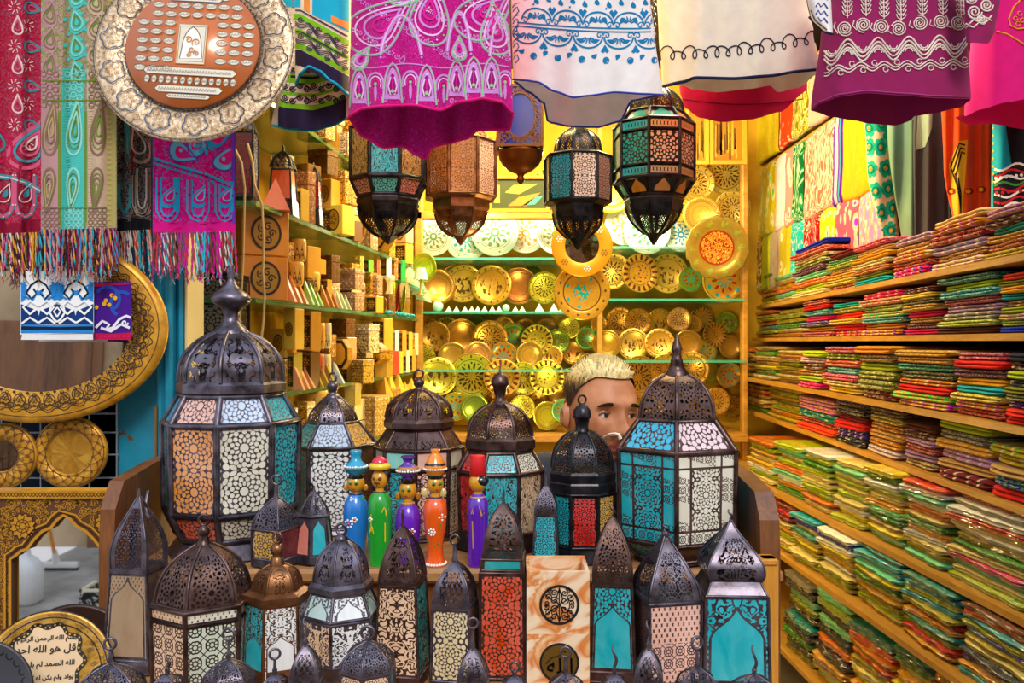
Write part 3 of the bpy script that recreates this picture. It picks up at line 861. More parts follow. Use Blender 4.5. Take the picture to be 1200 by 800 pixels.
lantern('narrow square lantern with cream star lattice pane, ring on a stem, beside the fez doll', 533, 1.36, 4, 216, [
    ('dome', [(658, 3), (668, 13), (684, 22), (704, 25)], {'pat': (pat_net, 6.)}),
    ('band', [(704, 26), (708, 26)]),
    ('glass', [(708, 25), (790, 27)], {'cols': [lin('#e6d0a0'), BRN, CREAM, BRN], 'pat': (pat_rosette, 1.)}),
    ('base', [(790, 27), (797, 28)])],
    [(638, 1.6), (642, 2.2), (652, 2.6), (654, 3.4), (660, 3.6)], ZT, ring=(632, 5.5))
lantern('tall square lantern with a red orange star lattice pane left of the onyx boxes', 590, 1.39, 4, 222, [
    ('dome', [(590, 2), (604, 13), (625, 21), (649, 24)], {'pat': (pat_swirl, 5., 4., .26, 8.)}),
    ('glass', [(650, 25), (662, 26)], {'cols': [TEAL], 'pat': (pat_clear,), 'part': 'upper_panel', 'inset': .12}),
    ('band', [(662, 27), (665, 27)]),
    ('glass', [(665, 27), (785, 28)], {'cols': [REDOR, BRN, REDOR, BRN], 'pat': (pat_rosette, .8)}),
    ('base', [(785, 28), (795, 29)])],
    [(573, .8), (580, 1.6), (586, 1.4), (591, 2.2)], ZT, kind='bronze')
lantern('square lantern with a turquoise arched pane right of the onyx boxes', 718, 1.38, 4, 218, [
    ('dome', [(606, 2), (618, 10), (640, 20), (660, 25), (676, 25)], {'pat': (pat_rosette, .8)}),
    ('band', [(676, 26), (680, 26)]),
    ('glass', [(680, 25), (778, 29)], {'cols': [TURQ, lin('#3a2a22'), TURQ], 'pat': (pat_arch, 'ASP', ROS, .55, .76, .42, .02)}),
    ('base', [(778, 30), (795, 30)], {'pat': (pat_net, 10.)})],
    [(604, 1.4), (607, 2.2)], ZT, kind='bronze', handle=(590, 15))
lantern('onion domed lantern with a pink octagon lattice pane, second from right in front row', 780, 1.36, 4, 236, [
    ('dome', [(628, 3), (638, 9), (657, 21), (677, 32), (694, 36)], {'pat': (pat_lattice, 3.6)}),
    ('band', [(694, 37), (698, 37)]),
    ('glass', [(698, 37), (790, 36)], {'cols': [PINK, TEAL, PINK, lin('#6a4a40')], 'pats': [(lambda g, u, v: g.mx(g.mn(pat_lattice(g, u, v, 4.2), g.mn(v < .75, v > .2)), g.mn(pat_net(g, u, v, 9., .55, .13), g.mx(v > .75, v < .2))),), (lambda g, u, v: pat_net(g, u, v, 8.), )]}),
    ('base', [(790, 37), (797, 38)])],
    [(622, 3), (625, 5), (629, 3.4)], ZT, handle=(614, 9))
lantern('onion domed lantern with a wide turquoise arched pane, right end of front row', 856, 1.37, 4, 223, [
    ('dome', [(612, 2.5), (623, 9), (640, 23), (655, 32), (667, 33), (674, 29)], {'pat': (pat_swirl, 4., 5., .26, 5.)}),
    ('dome', [(674, 29), (681, 32), (688, 36)], {'pat': (pat_swirl, 6., 4., .3, 2.), 'part': 'roof'}),
    ('glass', [(689, 36), (788, 38)], {'cols': [TURQ, TEAL, TURQ], 'pat': (pat_arch, 'ASP', SWL, .52, .86, .43, .02)}),
    ('base', [(788, 38), (797, 39)])],
    [(608, 1.4), (613, 2.6)], ZT, handle=(597, 12))

# small lanterns at the front edge, most of them cut by the bottom of the frame
def small(label, cx, top, hw, ydome, ring=None, handle=None, n=6, narrow=False, kind='iron', pat=(pat_net, 5.), col=CREAM, rot=270, Y=1.16):
    yb = ydome + hw * (2.2 if narrow else 1.0)
    dome = [(ydome, 2), (ydome + (yb - ydome) * .25, hw * .55), (ydome + (yb - ydome) * .6, hw * .9), (yb, hw)]
    lantern(label, cx, Y, n, rot, [
        ('dome', dome, {'pat': pat}), ('band', [(yb, hw * 1.05), (yb + 3, hw * 1.05)]),
        ('glass', [(yb + 3, hw), (865, hw * 1.02)], {'cols': [col, TEAL, col]}),
        ('base', [(865, hw), (868, hw)])],
        [((ring[0] + ring[1] + 1) if ring else handle[0] + handle[1] - 1, 1.6), (ydome - 8, 2.), (ydome - 5, 3.2), (ydome - 3, 2.4), (ydome + 1, 3.2)], ZT, kind=kind, ring=ring, handle=handle)
small('small domed lantern with a ring, at the front left corner beside the inscribed tray', 129, 0, 36, 777, ring=(754, 6.5), pat=(pat_rosette, .8), rot=275)
small('small dark lantern top with a twisted hook, before the big bronze lantern at its left', 196, 0, 15, 790, handle=(764, 18), n=4, rot=225)
small('small silvery domed lantern with a ring, before the big bronze lantern at its right', 268, 0, 28, 772, ring=(743, 7), pat=(pat_rosette, .8), rot=262, col=PEACH)
small('small lantern top with an upright ring, before the brown copper lantern', 322, 0, 13, 790, ring=(766, 6), n=4, rot=225)
small('narrow star pierced lantern with a hook, between the copper and the grey lantern', 358, 0, 19, 756, handle=(724, 22), n=4, narrow=True, rot=232, pat=(pat_net, 4., .8, .1))
small('small silvery domed lantern with a ring, before the grey scroll lantern', 431, 0, 29, 751, ring=(741, 7.5), pat=(pat_rosette, .8), rot=268, col=PEACH)
small('narrow onion lantern with a ring on a stem, before the cream star lantern', 554, 0, 18, 760, ring=(730, 6), n=4, narrow=True, rot=222, pat=(pat_swirl, 5., 4., .26, 1.))
small('small lantern top with a ring, at the left foot of the onyx boxes', 603, 0, 14, 792, ring=(781, 5.5), n=4, rot=225)
small('small domed lantern with a ring, before the lower onyx box', 663, 0, 22, 789, ring=(764, 6), rot=265)
small('small lantern top with a twisted hook, before the turquoise arched lantern', 720, 0, 14, 790, handle=(755, 26), n=4, rot=225)
small('narrow star pierced lantern with a hook, before the pink lattice lantern at its left', 760, 0, 19, 760, handle=(727, 24), n=4, narrow=True, rot=216, pat=(pat_net, 4., .8, .1))
small('small domed lantern with a ring, before the pink lattice lantern at its right', 817, 0, 22, 782, ring=(753, 7), rot=270)
small('small domed lantern with a twisted hook, before the wide turquoise arched lantern', 884, 0, 26, 790, handle=(756, 30), rot=270)

# hanging lanterns -------------------------------------------------------------
HZ = 2.95
lantern('hanging lantern with a turquoise script pane, leftmost below the magenta skirt', 455, 2.66, 8, 250, [
    ('dome', [(110, 8), (125, 22), (140, 34), (152, 38)], {'pat': (pat_net, 7., .8, .06)}),
    ('glass', [(153, 42), (212, 42)], {'cols': [lin('#3cc3d4'), lin('#c08a48'), AMBER, BRN, BRN, AMBER, BRN, lin('#c8a050')], 'pat': (pat_script, 3.)}),
    ('glass', [(213, 42), (232, 34)], {'cols': [lin('#5fc4b8'), SALM, BRN, TEAL, BRN, TEAL, BRN, PINK], 'part': 'lower_panel'}),
    ('band', [(232, 34), (236, 36), (240, 36), (243, 34)]),
    ('dome', [(243, 34), (258, 31), (270, 22), (277, 11)], {'pat': (pat_net, 7., .8, .055), 'part': 'bowl'}),
    ('band', [(277, 11), (281, 7), (286, 1.5)])],
    [(104, 3), (110, 8)], chain=HZ, kind='black')
lantern('brown copper hanging lantern with crescent embossed panel, second from the left', 540, 2.82, 8, 255, [
    ('dome', [(140, 8), (150, 22), (160, 30), (167, 32)], {'pat': (pat_net, 7., .8, .06)}),
    ('glass', [(168, 41), (232, 41)], {'cols': [lin('#d08a48'), PINK, BRN, BRN, BRN, AMBER, AMBER, lin('#c07030')]}),
    ('band', [(232, 40), (236, 34), (246, 34), (249, 31)]),
    ('dome', [(249, 31), (262, 27), (272, 18), (277, 9)], {'pat': (pat_net, 7., .8, .055), 'part': 'bowl'}),
    ('band', [(277, 9), (281, 6), (287, 1.5)])],
    [(134, 3), (141, 8)], chain=HZ, kind='copper')
lantern('hanging lantern with turquoise, white and pink star panes in the middle of the row', 677, 2.64, 8, 256, [
    ('dome', [(151, 8), (157, 18), (166, 25), (180, 27)], {'pat': (pat_net, 7., .8, .06)}),
    ('band', [(180, 30), (185, 33)], {}),
    ('glass', [(185, 38), (238, 38)], {'cols': [lin('#f2dfd0'), lin('#d8a08c'), BRN, TEAL, TEAL, BRN, SKY, lin('#30b0cc')]}),
    ('band', [(238, 38), (242, 30), (249, 29)]),
    ('dome', [(249, 29), (264, 26), (274, 18), (280, 11)], {'pat': (pat_net, 7., .8, .055), 'part': 'bowl'}),
    ('band', [(280, 11), (286, 7), (293, 1.5)])],
    [(146, 3), (152, 8)], chain=HZ, kind='black')
lantern('tall dark hanging lantern with star shaped openings at the right end of the row', 766, 2.64, 8, 254, [
    ('dome', [(100, 8), (110, 22), (122, 31), (134, 33)], {'pat': (pat_net, 7., .8, .06)}),
    ('glass', [(134, 33), (148, 44)], {'cols': [lin('#28b8a8'), lin('#c88840'), BRN, TEAL, TEAL, TEAL, TEAL, TEAL], 'pat': (pat_arch, 'ASP', NOHOLE, .3, 1.2, .36, .0), 'part': 'roof_panel'}),
    ('glass', [(148, 45), (161, 45)], {'cols': [lin('#d8b070'), lin('#d8b070'), BRN, TEAL, TEAL, BRN, TEAL, TURQ], 'pat': (pat_net, 8., .35, .12), 'part': 'upper_panel'}),
    ('glass', [(161, 45), (200, 45)], {'cols': [lin('#f0cfa8'), lin('#e8c8a8'), BRN, TEAL, TEAL, BRN, TEAL, lin('#18a8a0')], 'pat': (pat_rosette, 1., 8)}),
    ('glass', [(200, 45), (213, 45)], {'cols': [lin('#d8b070'), lin('#d8b070'), BRN, TEAL, TEAL, BRN, TEAL, TURQ], 'pat': (pat_net, 8., .35, .12), 'part': 'upper_panel'}),
    ('glass', [(214, 45), (232, 33)], {'cols': [lin('#d89038'), lin('#d89038'), BRN, TEAL, TEAL, BRN, TEAL, lin('#d89038')], 'pat': (pat_arch, 'ASP', NOHOLE, .2, 1., .34, .12), 'part': 'lower_panel'}),
    ('band', [(232, 33), (236, 34), (241, 32)]),
    ('dome', [(241, 32), (256, 27), (268, 17), (274, 10)], {'pat': (pat_net, 7., .8, .055), 'part': 'bowl'}),
    ('band', [(274, 10), (279, 6), (287, 1.5)])],
    [(94, 3), (101, 8)], chain=HZ, kind='black')
# dark lattice lanterns in the shade by the blue door frame
lantern('dark hanging lantern with maroon lattice behind the pink scarf', 282, 2.36, 4, 232, [
    ('dome', [(130, 4), (142, 14), (155, 19)], {'pat': (pat_net, 6.)}),
    ('glass', [(158, 19), (232, 19)], {'cols': [lin('#7a2a2e'), lin('#4a1a20')]}),
    ('base', [(232, 20), (240, 14)])], [(124, 1.5), (131, 4)], chain=HZ, kind='black')
lantern('dark square lantern with pale lattice standing behind the tip of the largest lantern', 257, 2.38, 4, 222, [
    ('band', [(322, 28), (327, 28)]),
    ('glass', [(327, 27), (352, 27)], {'cols': [lin('#8a7a68'), lin('#5a4a40')], 'pat': (pat_rosette, 1.)}),
    ('glass', [(356, 27), (410, 27)], {'cols': [lin('#9a8a78'), lin('#5a4a40')], 'pat': (pat_rosette, 1.)}),
    ('base', [(410, 28), (418, 28)])], [(312, 2), (322, 4)], kind='black')
# ------------------------------------------------------------------ lettering
AR = {'ا': (0xFE8D, 0xFE8E, 0, 0), 'أ': (0xFE83, 0xFE84, 0, 0), 'ب': (0xFE8F, 0xFE90, 0xFE91, 0xFE92), 'ح': (0xFEA1, 0xFEA2, 0xFEA3, 0xFEA4), 'د': (0xFEA9, 0xFEAA, 0, 0), 'ر': (0xFEAD, 0xFEAE, 0, 0), 'س': (0xFEB1, 0xFEB2, 0xFEB3, 0xFEB4), 'ص': (0xFEB9, 0xFEBA, 0xFEBB, 0xFEBC), 'ظ': (0xFEC5, 0xFEC6, 0xFEC7, 0xFEC8), 'ع': (0xFEC9, 0xFECA, 0xFECB, 0xFECC), 'ف': (0xFED1, 0xFED2, 0xFED3, 0xFED4), 'ق': (0xFED5, 0xFED6, 0xFED7, 0xFED8), 'ك': (0xFED9, 0xFEDA, 0xFEDB, 0xFEDC), 'ل': (0xFEDD, 0xFEDE, 0xFEDF, 0xFEE0), 'م': (0xFEE1, 0xFEE2, 0xFEE3, 0xFEE4), 'ن': (0xFEE5, 0xFEE6, 0xFEE7, 0xFEE8), 'ه': (0xFEE9, 0xFEEA, 0xFEEB, 0xFEEC), 'و': (0xFEED, 0xFEEE, 0, 0), 'ي': (0xFEF1, 0xFEF2, 0xFEF3, 0xFEF4)}
def shape_ar(w):
    o = []
    for i, c in enumerate(w):
        if c not in AR: o.append(c); continue
        pj = i > 0 and w[i - 1] in AR and AR[w[i - 1]][2]; nj = i + 1 < len(w) and w[i + 1] in AR and AR[c][2]
        f = AR[c]
        o.append(chr(f[3] if pj and nj else f[1] if pj else f[2] if nj else f[0]))
    return ''.join(o[::-1])
TXT = {}
def text2d(s):
    if s in TXT: return TXT[s]
    cu = bpy.data.curves.new('lettering', 'FONT'); cu.body = shape_ar(s); cu.size = 1.; cu.resolution_u = 3; cu.align_x = 'CENTER'
    ob = bpy.data.objects.new('lettering', cu); bpy.context.scene.collection.objects.link(ob)
    dg = bpy.context.evaluated_depsgraph_get(); dg.update()
    me = ob.evaluated_get(dg).to_mesh()
    r = ([(v.co.x, v.co.y) for v in me.vertices], [tuple(p.vertices) for p in me.polygons])
    bpy.data.objects.remove(ob); bpy.data.curves.remove(cu)
    TXT[s] = r
    return r
# ------------------------------------------------------------------ hanging clothes and scarves
class Garment:
    def __init__(s, name, label, cat, Y0, D, left, right, hemF, mats, hemB=None, ytop=-70, folds=(), leftB=None, rightB=None, fold_top=.25, uvs=170., group=None):
        s.Y0, s.D, s.left, s.right, s.hemF, s.hemB, s.ytop, s.folds = Y0, D, left, right, hemF, hemB, ytop, folds
        s.ft = fold_top
        s.root = thing(name, label, cat, P((hemF[0][0] + hemF[-1][0]) / 2, max(p[1] for p in (hemB or hemF)), Y0), group)
        s.mats = mats; s.mb = MB()
        N, V = 84, 44
        def fn(u, v):
            sx = math.sin(PI * (u - .5)) if D > 0 else 2 * u - 1
            # find hem for this column, then row
            x0 = (interp(left, 999) + interp(right, 999)) / 2 + (interp(right, 999) - interp(left, 999)) / 2 * sx
            yh = interp(hemF, x0); y = ytop + (yh - ytop) * v
            xl, xr = interp(left, y), interp(right, y)
            if v > .999: px = x0
            else:
                px = (xl + xr) / 2 + (xr - xl) / 2 * sx
            return P(px, y, s.Y(px, y))
        def uvf(u, v):
            p = fn(u, v); return (p.x / p.y * F / uvs, p.z / p.y * F / uvs)
        s.mb.grid(fn, N, V, 0, True, uvf)
        if hemB:
            lb, rb = leftB or left, rightB or right
            xb0, xb1 = hemB[0][0], hemB[-1][0]
            def fb(u, v):
                sx = math.sin(PI * (u - .5)); x0 = (xb0 + xb1) / 2 + (xb1 - xb0) / 2 * sx
                yh = interp(hemB, x0); y = ytop + (yh - ytop) * v
                xl, xr = interp(lb, y), interp(rb, y)
                px = x0 if v > .999 else (xl + xr) / 2 + (xr - xl) / 2 * sx
                c = math.sqrt(max(0, 1 - sx * sx))
                return P(px, y, s.Y0 + s.D * (1 + c * .9) + s.fold(px, y) * 1.2)
            def uvb(u, v):
                p = fb(u, v); return (p.x / p.y * F / uvs + .37, p.z / p.y * F / uvs)
            s.fb = fb
            s.mb.grid(fb, N, V, len(mats) - 1 if getattr(s, 'backmat', None) else 0, True, uvb)
        s.d = Draw(s.mb, s.mp, 5.)
    def fold(s, px, py):
        w = max(0., min(1., (py - s.ytop) / max(1, (s.hemF[len(s.hemF) // 2][1] - s.ytop))))
        w = s.ft + (1 - s.ft) * w
        return sum(a * math.sin(2 * PI * px / f + p + .004 * py) for a, f, p in s.folds) * w
    def Y(s, px, py):
        xl, xr = interp(s.left, py), interp(s.right, py); hw = (xr - xl) / 2
        q = max(-1, min(1, (px - (xl + xr) / 2) / hw))
        return s.Y0 + s.D * (1 - math.sqrt(max(0, 1 - q * q))) + s.fold(px, py)
    def mp(s, x, y, lift):
        x = max(interp(s.left, y) + .6, min(interp(s.right, y) - .6, x))      # prints end at the cloth's edge
        return P(x, y, s.Y(x, y) - .0011 * lift)
    def trim(s, mat, r, front=True, back=True, name='hem_trim', m=60):
        if front:
            b = MB(); b.tube([P(x, interp(s.hemF, x), s.Y(x, interp(s.hemF, x))) for x in [s.hemF[0][0] + (s.hemF[-1][0] - s.hemF[0][0]) * i / m for i in range(m + 1)]], r, 6); b.build(name, mat, s.root)
        if back and s.hemB:
            b = MB(); b.tube([s.fb(i / m, 1.) for i in range(m + 1)], r, 6); b.build(name, mat, s.root)
    def done(s, name='cloth'):
        return s.mb.build(name, s.mats, s.root)
def fl(h): return plain(h, .8)

# magenta skirt ------------------------------------------------------------------
gm = Garment('paisley_skirt', 'magenta skirt with lilac paisleys and a hot pink hem, hanging at top centre left', 'skirt', 1.78, .09,
    [(-70, 418), (0, 412), (140, 408)], [(-70, 596), (0, 597), (130, 601)],
    [(408, 138), (413, 133), (425, 127), (450, 124), (485, 123), (515, 129), (540, 119), (565, 115), (587, 119), (601, 132)],
    [cloth_mat('magenta_print', '#c8087c', ('#d63cae', '#940c6c'), 30., 5., (.15, .15)), fl('#d68fd8'), fl('#8fd88a'), fl('#e8209a'), fl('#f0c4ea'), fl('#9a1878')],
    [(408, 138), (425, 160), (450, 173), (472, 171), (488, 181), (499, 187), (506, 172), (525, 168), (548, 162), (560, 152), (597, 152), (601, 134)],
    folds=((.012, 58, .4), (.007, 33, 1.)))
d = gm.d
def big_paisley(x, y, h, ang, fl_=1):
    p = paisley(x, y, h, ang, fl_)
    d.line(p, 3.2, 1, 1, True); d.line(p, 1.1, 2, 2, True)
    q = scaled(p, .72); d.line(q, 2.0, 4, 1, True); d.line(scaled(p, .5), 2.6, 1, 1, True); d.line(scaled(p, .28), 2.2, 3, 2, True)
    for i in range(0, len(p), 2):
        m = ((p[i][0] + q[i][0]) / 2, (p[i][1] + q[i][1]) / 2); d.disc(m[0], m[1], 1.1, 4 if i % 4 else 2, 2, 6)
for x, y, h, a, f in ((436, 28, 92, .5, 1), (509, 22, 78, .45, -1), (562, 14, 84, .5, 1), (585, 40, 60, .3, -1), (470, -8, 40, 1.3, 1), (420, 70, 30, .2, 1), (540, 60, 26, .4, -1)): big_paisley(x, y, h, a, f)
for i in range(70):
    x, y = 412 + (i * 37) % 188, -5 + (i * 23) % 78
    if i % 3 == 0: d.line(paisley(x, y, 9, i * .7, 1, .4, 12), 1., 1, .6, True)
    elif i % 3 == 1: d.line(spiral(x, y, 3.6, 1.4, i), .9, 1, .6)
    else:
        for q in range(5): d.disc(x + 2.6 * math.cos(q * 1.257), y + 2.6 * math.sin(q * 1.257), 1.1, 1 if i % 2 else 4, .6, 5)
for x0, x1, yy in ((446, 494, 64), (524, 552, 60), (574, 598, 66)):
    path = [(x0, yy)] + [(x0 + (x1 - x0) * t, yy - 46 * math.sin(PI * t) ** .7) for t in [i / 14 for i in range(1, 15)]]
    d.line(path, 4.2, 1, 1); d.line(path, 1.2, 4, 2)
    for p in path[::1]: d.disc(p[0], p[1] + 3, 1.5, 1, 1, 6)
d.line([(410 + i * 5, 77 + 2.5 * math.sin(i * .35)) for i in range(39)], 1.4, 1)
for i, x in enumerate((421, 440, 460, 481, 500, 520, 535, 555, 576, 592)):
    yb = interp(gm.hemF, x) - 3
    if i % 2 == 0 or i == 7:
        o = ogive(x, yb, 23, 47); d.fill(scaled(o, .8), 1, 1); d.line(o, 2.6, 1, 1); d.line(o, 1., 2, 2)
        d.fill(scaled(o, .5), 5, 2)
        for k in (-1, 0, 1): d.line([(x + k * 2.5, yb - 10), (x + k * 5, yb - 20), (x + k * 2.2, yb - 31)], 1.7, 4 if k else 3, 3)
        d.disc(x, yb - 14, 2.2, 2, 4, 8); d.disc(x, yb - 36, 1.3, 4, 4, 6)
    else:
        for r_, w_, m_ in ((9.5, 2.4, 1), (6.5, 1.5, 4), (4, 1.5, 3)): d.line(circ(x, yb - 24, r_, 18, r_ * 1.35, PI * .85, PI * 2.15), w_, m_, 1)
        d.line([(x, yb - 24), (x, yb - 4)], 3.5, 1, 1, taper=True); d.disc(x, yb - 24, 1.8, 2, 2, 8)
    d.line(spiral(x + 10, yb - 7, 4, 1.3), 1.2, 1)
gm.trim(fl('#e81a80'), .0032); gm.done()

# white tunic with blue print ------------------------------------------------------
gw = Garment('printed_tunic', 'white tunic with blue printed border and thin blue hem, hanging at top centre', 'tunic', 1.97, .09,
    [(-70, 596), (0, 599), (95, 601)], [(-70, 757), (0, 762), (40, 767), (112, 777)],
    [(601, 93), (615, 94), (630, 96), (650, 107), (672, 114), (690, 112), (720, 108), (755, 110), (777, 111)],
    [cloth_mat('white_cotton', '#efe6e2'), fl('#1278ac'), fl('#3a3f8c')],
    [(603, 96), (620, 108), (638, 121), (642, 143), (668, 148), (700, 149), (727, 142), (740, 118), (772, 112)], folds=((.007, 90, .4), (.004, 41, 2.)))
d = gw.d
def warp(x, y): return (x, y + 3.5 * math.sin((x - 610) / 60.) - 2 + (x - 690) * .03)
W = lambda pts: [warp(*p) for p in pts]
d.line(W([(606 + i * 4, 31) for i in range(41)]), 1.6, 1); d.line(W([(606 + i * 4, 35) for i in range(41)]), 1.6, 1)
def medallion(x, y, r, up):
    q = -1 if up else 1
    d.line(W(circ(x, y, r, 26, r * .8, 0 if not up else PI, PI if not up else 2 * PI)), 1.9, 1)
    d.line(W(spiral(x - r * .82, y + q * -1.5, 4.5, 1.2, PI, 1, 14)), 1.3, 1); d.line(W(spiral(x + r * .82, y + q * -1.5, 4.5, 1.2, 0, -1, 14)), 1.3, 1)
    for a in (-62, -38, -14, 14, 38, 62):
        aa = math.radians(a) + (PI / 2 if not up else -PI / 2)
        d.line(W([(x + math.cos(aa) * 2.5, y + math.sin(aa) * 2.5), (x + math.cos(aa) * 6, y + math.sin(aa) * 6), (x + math.cos(aa) * r * .58, y + math.sin(aa) * r * .55)]), 1.9, 1, taper=True)
    for sg in (-1, 1): d.fill(W(paisley(x + sg * r * .5, y + q * r * .28, 9, sg * .9 if not up else PI - sg * .9, sg, .34, 14)), 1)
for i in range(5):
    x = 629 + i * 36; medallion(x, 26, 17, True)
    medallion(x - 16 + 4, 41, 17, False)
    y0 = 12; d.fill(W([(x + 18, y0 + 8), (x + 13, y0), (x + 16, y0 - 3), (x + 18, y0), (x + 20, y0 - 3), (x + 23, y0)]), 1)
    d.disc(*warp(x + 18, 16.), 1.5, 1); y0 = 58; d.fill(W([(x + 8, y0 - 8), (x + 3, y0), (x + 6, y0 + 2), (x + 8, y0), (x + 10, y0 + 2), (x + 13, y0)]), 1)
for i in range(12):
    x = 611 + i * 14.2; y = 66 + (2.5 if i % 2 else -2)
    d.fill(W(paisley(x, y, 7, PI if i % 3 else .4, 1, .5, 12)), 1)
    if i % 2: d.ring(*warp(x, y), 3.4, 1.1, 1)
    d.fill(W(paisley(x + 4, 2 + (2 if i % 2 else -1), 7.5, .3, -1, .5, 12)), 1)
    if i % 3 == 1: d.disc(*warp(x, 8), 1.2, 1)
for y0 in (14, 28, 42, 56, 70):   # printed strip on the side fold
    d.line([(601, y0), (603, y0 - 4), (606, y0 - 6), (608, y0 - 1), (604, y0 + 4)], 1.3, 1); d.line([(600.5, y0 - 5), (603, y0 - 9), (608, y0 - 11)], 1.1, 2)
for i in range(26):
    pass
gw.trim(fl('#3d48a8'), .0026)
gw.done()

# cream tunic --------------------------------------------------------------------
gc = Garment('embroidered_tunic', 'cream tunic with a navy looped embroidery line, hanging right of the white one', 'tunic', 2.17, .08,
    [(-70, 768), (0, 770), (40, 772), (101, 776)], [(-70, 938), (0, 945), (40, 954), (83, 963)],
    [(776, 101), (800, 96), (815, 91), (860, 92), (900, 89), (940, 83), (963, 81)],
    [cloth_mat('cream_linen', '#e6d6c2'), fl('#1d1a35')],
    [(778, 101), (800, 100), (812, 105), (840, 108), (880, 104), (903, 100), (911, 108), (935, 103), (962, 84)], folds=((.007, 77, .4), (.004, 35, 2.)))
pts = []
for i in range(260):
    t = i / 259; th = t * 14 * 2 * PI; big = 6.2 + 1.8 * math.sin(t * 40)
    pts.append((775 + t * 183 - math.sin(th) * 5.2, 69 - 20 * t + 4.5 * math.sin(t * PI) - 8 + (1 - math.cos(th)) * -big + 9 - .0 * t))
b = MB(); b.tube([gc.mp(x, y, 1) for x, y in pts], .0016, 5); b.build('embroidery', fl('#1d1a35'), gc.root)
gc.trim(fl('#1d2140'), .0042, back=False); gc.done()
g2 = Garment('plain_skirt', 'plain crimson skirt hem showing below the cream tunic', 'skirt', 2.36, .08, [(-70, 805), (95, 796), (120, 797)], [(-70, 930), (100, 946), (120, 946)],
    [(797, 110), (803, 127), (820, 138), (845, 143), (880, 140), (915, 131), (946, 106)], [cloth_mat('crimson_cotton', '#c0114a')], folds=((.006, 61, 0.),))
b = MB(); b.tube([g2.mp(800 + i * 3, 116 + 6 * math.sin(PI * i / 47), 1) for i in range(48)], .0016, 5); b.build('seam', fl('#8a0a34'), g2.root); g2.done()
# white sleeve with blue embroidery
g3 = Garment('embroidered_sleeve_tunic', 'white sleeve end with blue embroidery between the cream and the plum tunic', 'tunic', 1.90, .03, [(-70, 938), (0, 946), (20, 950), (42, 968)], [(-70, 976), (0, 974), (42, 976)],
    [(948, 20), (955, 28), (968, 38), (976, 40)], [cloth_mat('white_cotton', '#efe6e2'), fl('#27408a'), fl('#7a5a3a')], folds=((.004, 20, 0.),), ytop=-60)
for y0 in (-2, 8, 17, 25): g3.d.line([(956, y0), (959, y0 - 5), (962, y0), (966, y0 - 4), (970, y0 + 2)], 1.7, 1)
g3.d.line([(950, 12), (955, 24), (969, 35)], 1.6, 2); g3.trim(fl('#2a2c40'), .003); g3.done()

# plum tunic ---------------------------------------------------------------------
gp = Garment('plum_tunic', 'plum tunic with thick cream scroll embroidery, hanging at top right', 'tunic', 1.95, .09,
    [(-70, 985), (0, 975), (40, 962), (128, 950)], [(-70, 1126), (0, 1130), (115, 1138)],
    [(950, 129), (962, 121), (985, 113), (1015, 109), (1060, 112), (1100, 115), (1138, 116)],
    [cloth_mat('plum_cotton', '#931f58')],
    [(951, 130), (975, 137), (1000, 141), (1020, 145), (1050, 147), (1066, 142), (1072, 136), (1092, 133), (1125, 126), (1137, 118)], folds=((.006, 95, .9), (.003, 44, 2.)))
emb = MB(); CE = fl('#e8d6c8')
def cord(gar, pts, r=.0017): emb.tube([gar.mp(x, y, 1.2) for x, y in pts], r, 5)
SL = lambda x: (x - 1048) * -.035 + (4 if x < 990 else 0) * 0 + max(0, 1000 - x) * .14
def wavy(y, amp, per, r, ph=0., x0=966, x1=1136, gar=gp):
    cord(gar, [(x, y + SL(x) + amp * math.sin((x - 966) * 2 * PI / per + ph)) for x in range(x0, x1, 2)], r)
for dy in (-5, 0, 4.5): wavy(57 + dy, 8.5, 36, .0022)
for i in range(9):
    xc = 975 + i * 18; up = i % 2
    for rr in (6.8, 4.4):
        cord(gp, circ(xc, 57 + SL(xc) + (4 if up else -4), rr, 16, rr * .95, 0 if not up else PI, PI if not up else 2 * PI), .0014)
    for a in range(5):
        an = PI * (a + .5) / 5 + (PI if up else 0); cord(gp, circ(xc + math.cos(an) * 4.6, 57 + SL(xc) + (3 if up else -3) + math.sin(an) * 4.6, 1.3, 7), .0008)
for dy in (-1.8, 1.8): wavy(77 + dy, 3.4, 27, .0017, 1.)
for i in range(13): cord(gp, circ(972 + i * 13.2, 77 + SL(972 + i * 13.2) + (4 if i % 2 else -4), 3., 10), .0013)
for i, (x, y) in enumerate(((990, 30), (1012, 28), (1033, 31), (1053, 34), (1078, 28), (1102, 27), (1123, 29))):
    cord(gp, spiral(x, y + SL(x), 9.2, 3., .5 + i, 1, 40), .0016)
    for k in range(4):
        for sg in (-1, 1): cord(gp, [(x + 3, y - 11 - 5.5 * k), (x + 3 + sg * 4, y - 13 - 5.5 * k), (x + 3 + sg * 6, y - 17 - 5.5 * k), (x + 3 + sg * 3.5, y - 18 - 5.5 * k), (x + 3 + sg * 2, y - 15 - 5.5 * k)], .0013)
    cord(gp, [(x + 3, y - 9), (x + 2.5, y - 34)], .0014); cord(gp, circ(x + 3, y - 37, 3, 10), .0013)
    cord(gp, [(x - 8, y + 6 + SL(x)), (x - 13, y + 2), (x - 11, y - 4)], .0014)
emb.build('embroidery', CE, gp.root)
b = MB(); b.tube([gp.mp(x, interp(gp.hemF, x) - 2.5, .7) for x in range(955, 1137, 3)], .002, 5); b.build('seam', fl('#a03a78'), gp.root)
gp.done()
g4 = Garment('plum_sleeve_tunic', 'plum sleeve end with cream scrolls at the top right beside the hot pink tunic', 'tunic', 1.90, .03, [(-70, 1120), (0, 1130), (50, 1132)], [(-70, 1180), (0, 1172), (36, 1166), (50, 1160)],
    [(1132, 50), (1158, 51), (1166, 36)], [cloth_mat('plum_cotton', '#931f58')], folds=((.004, 30, 0.),), ytop=-60)
emb = MB()
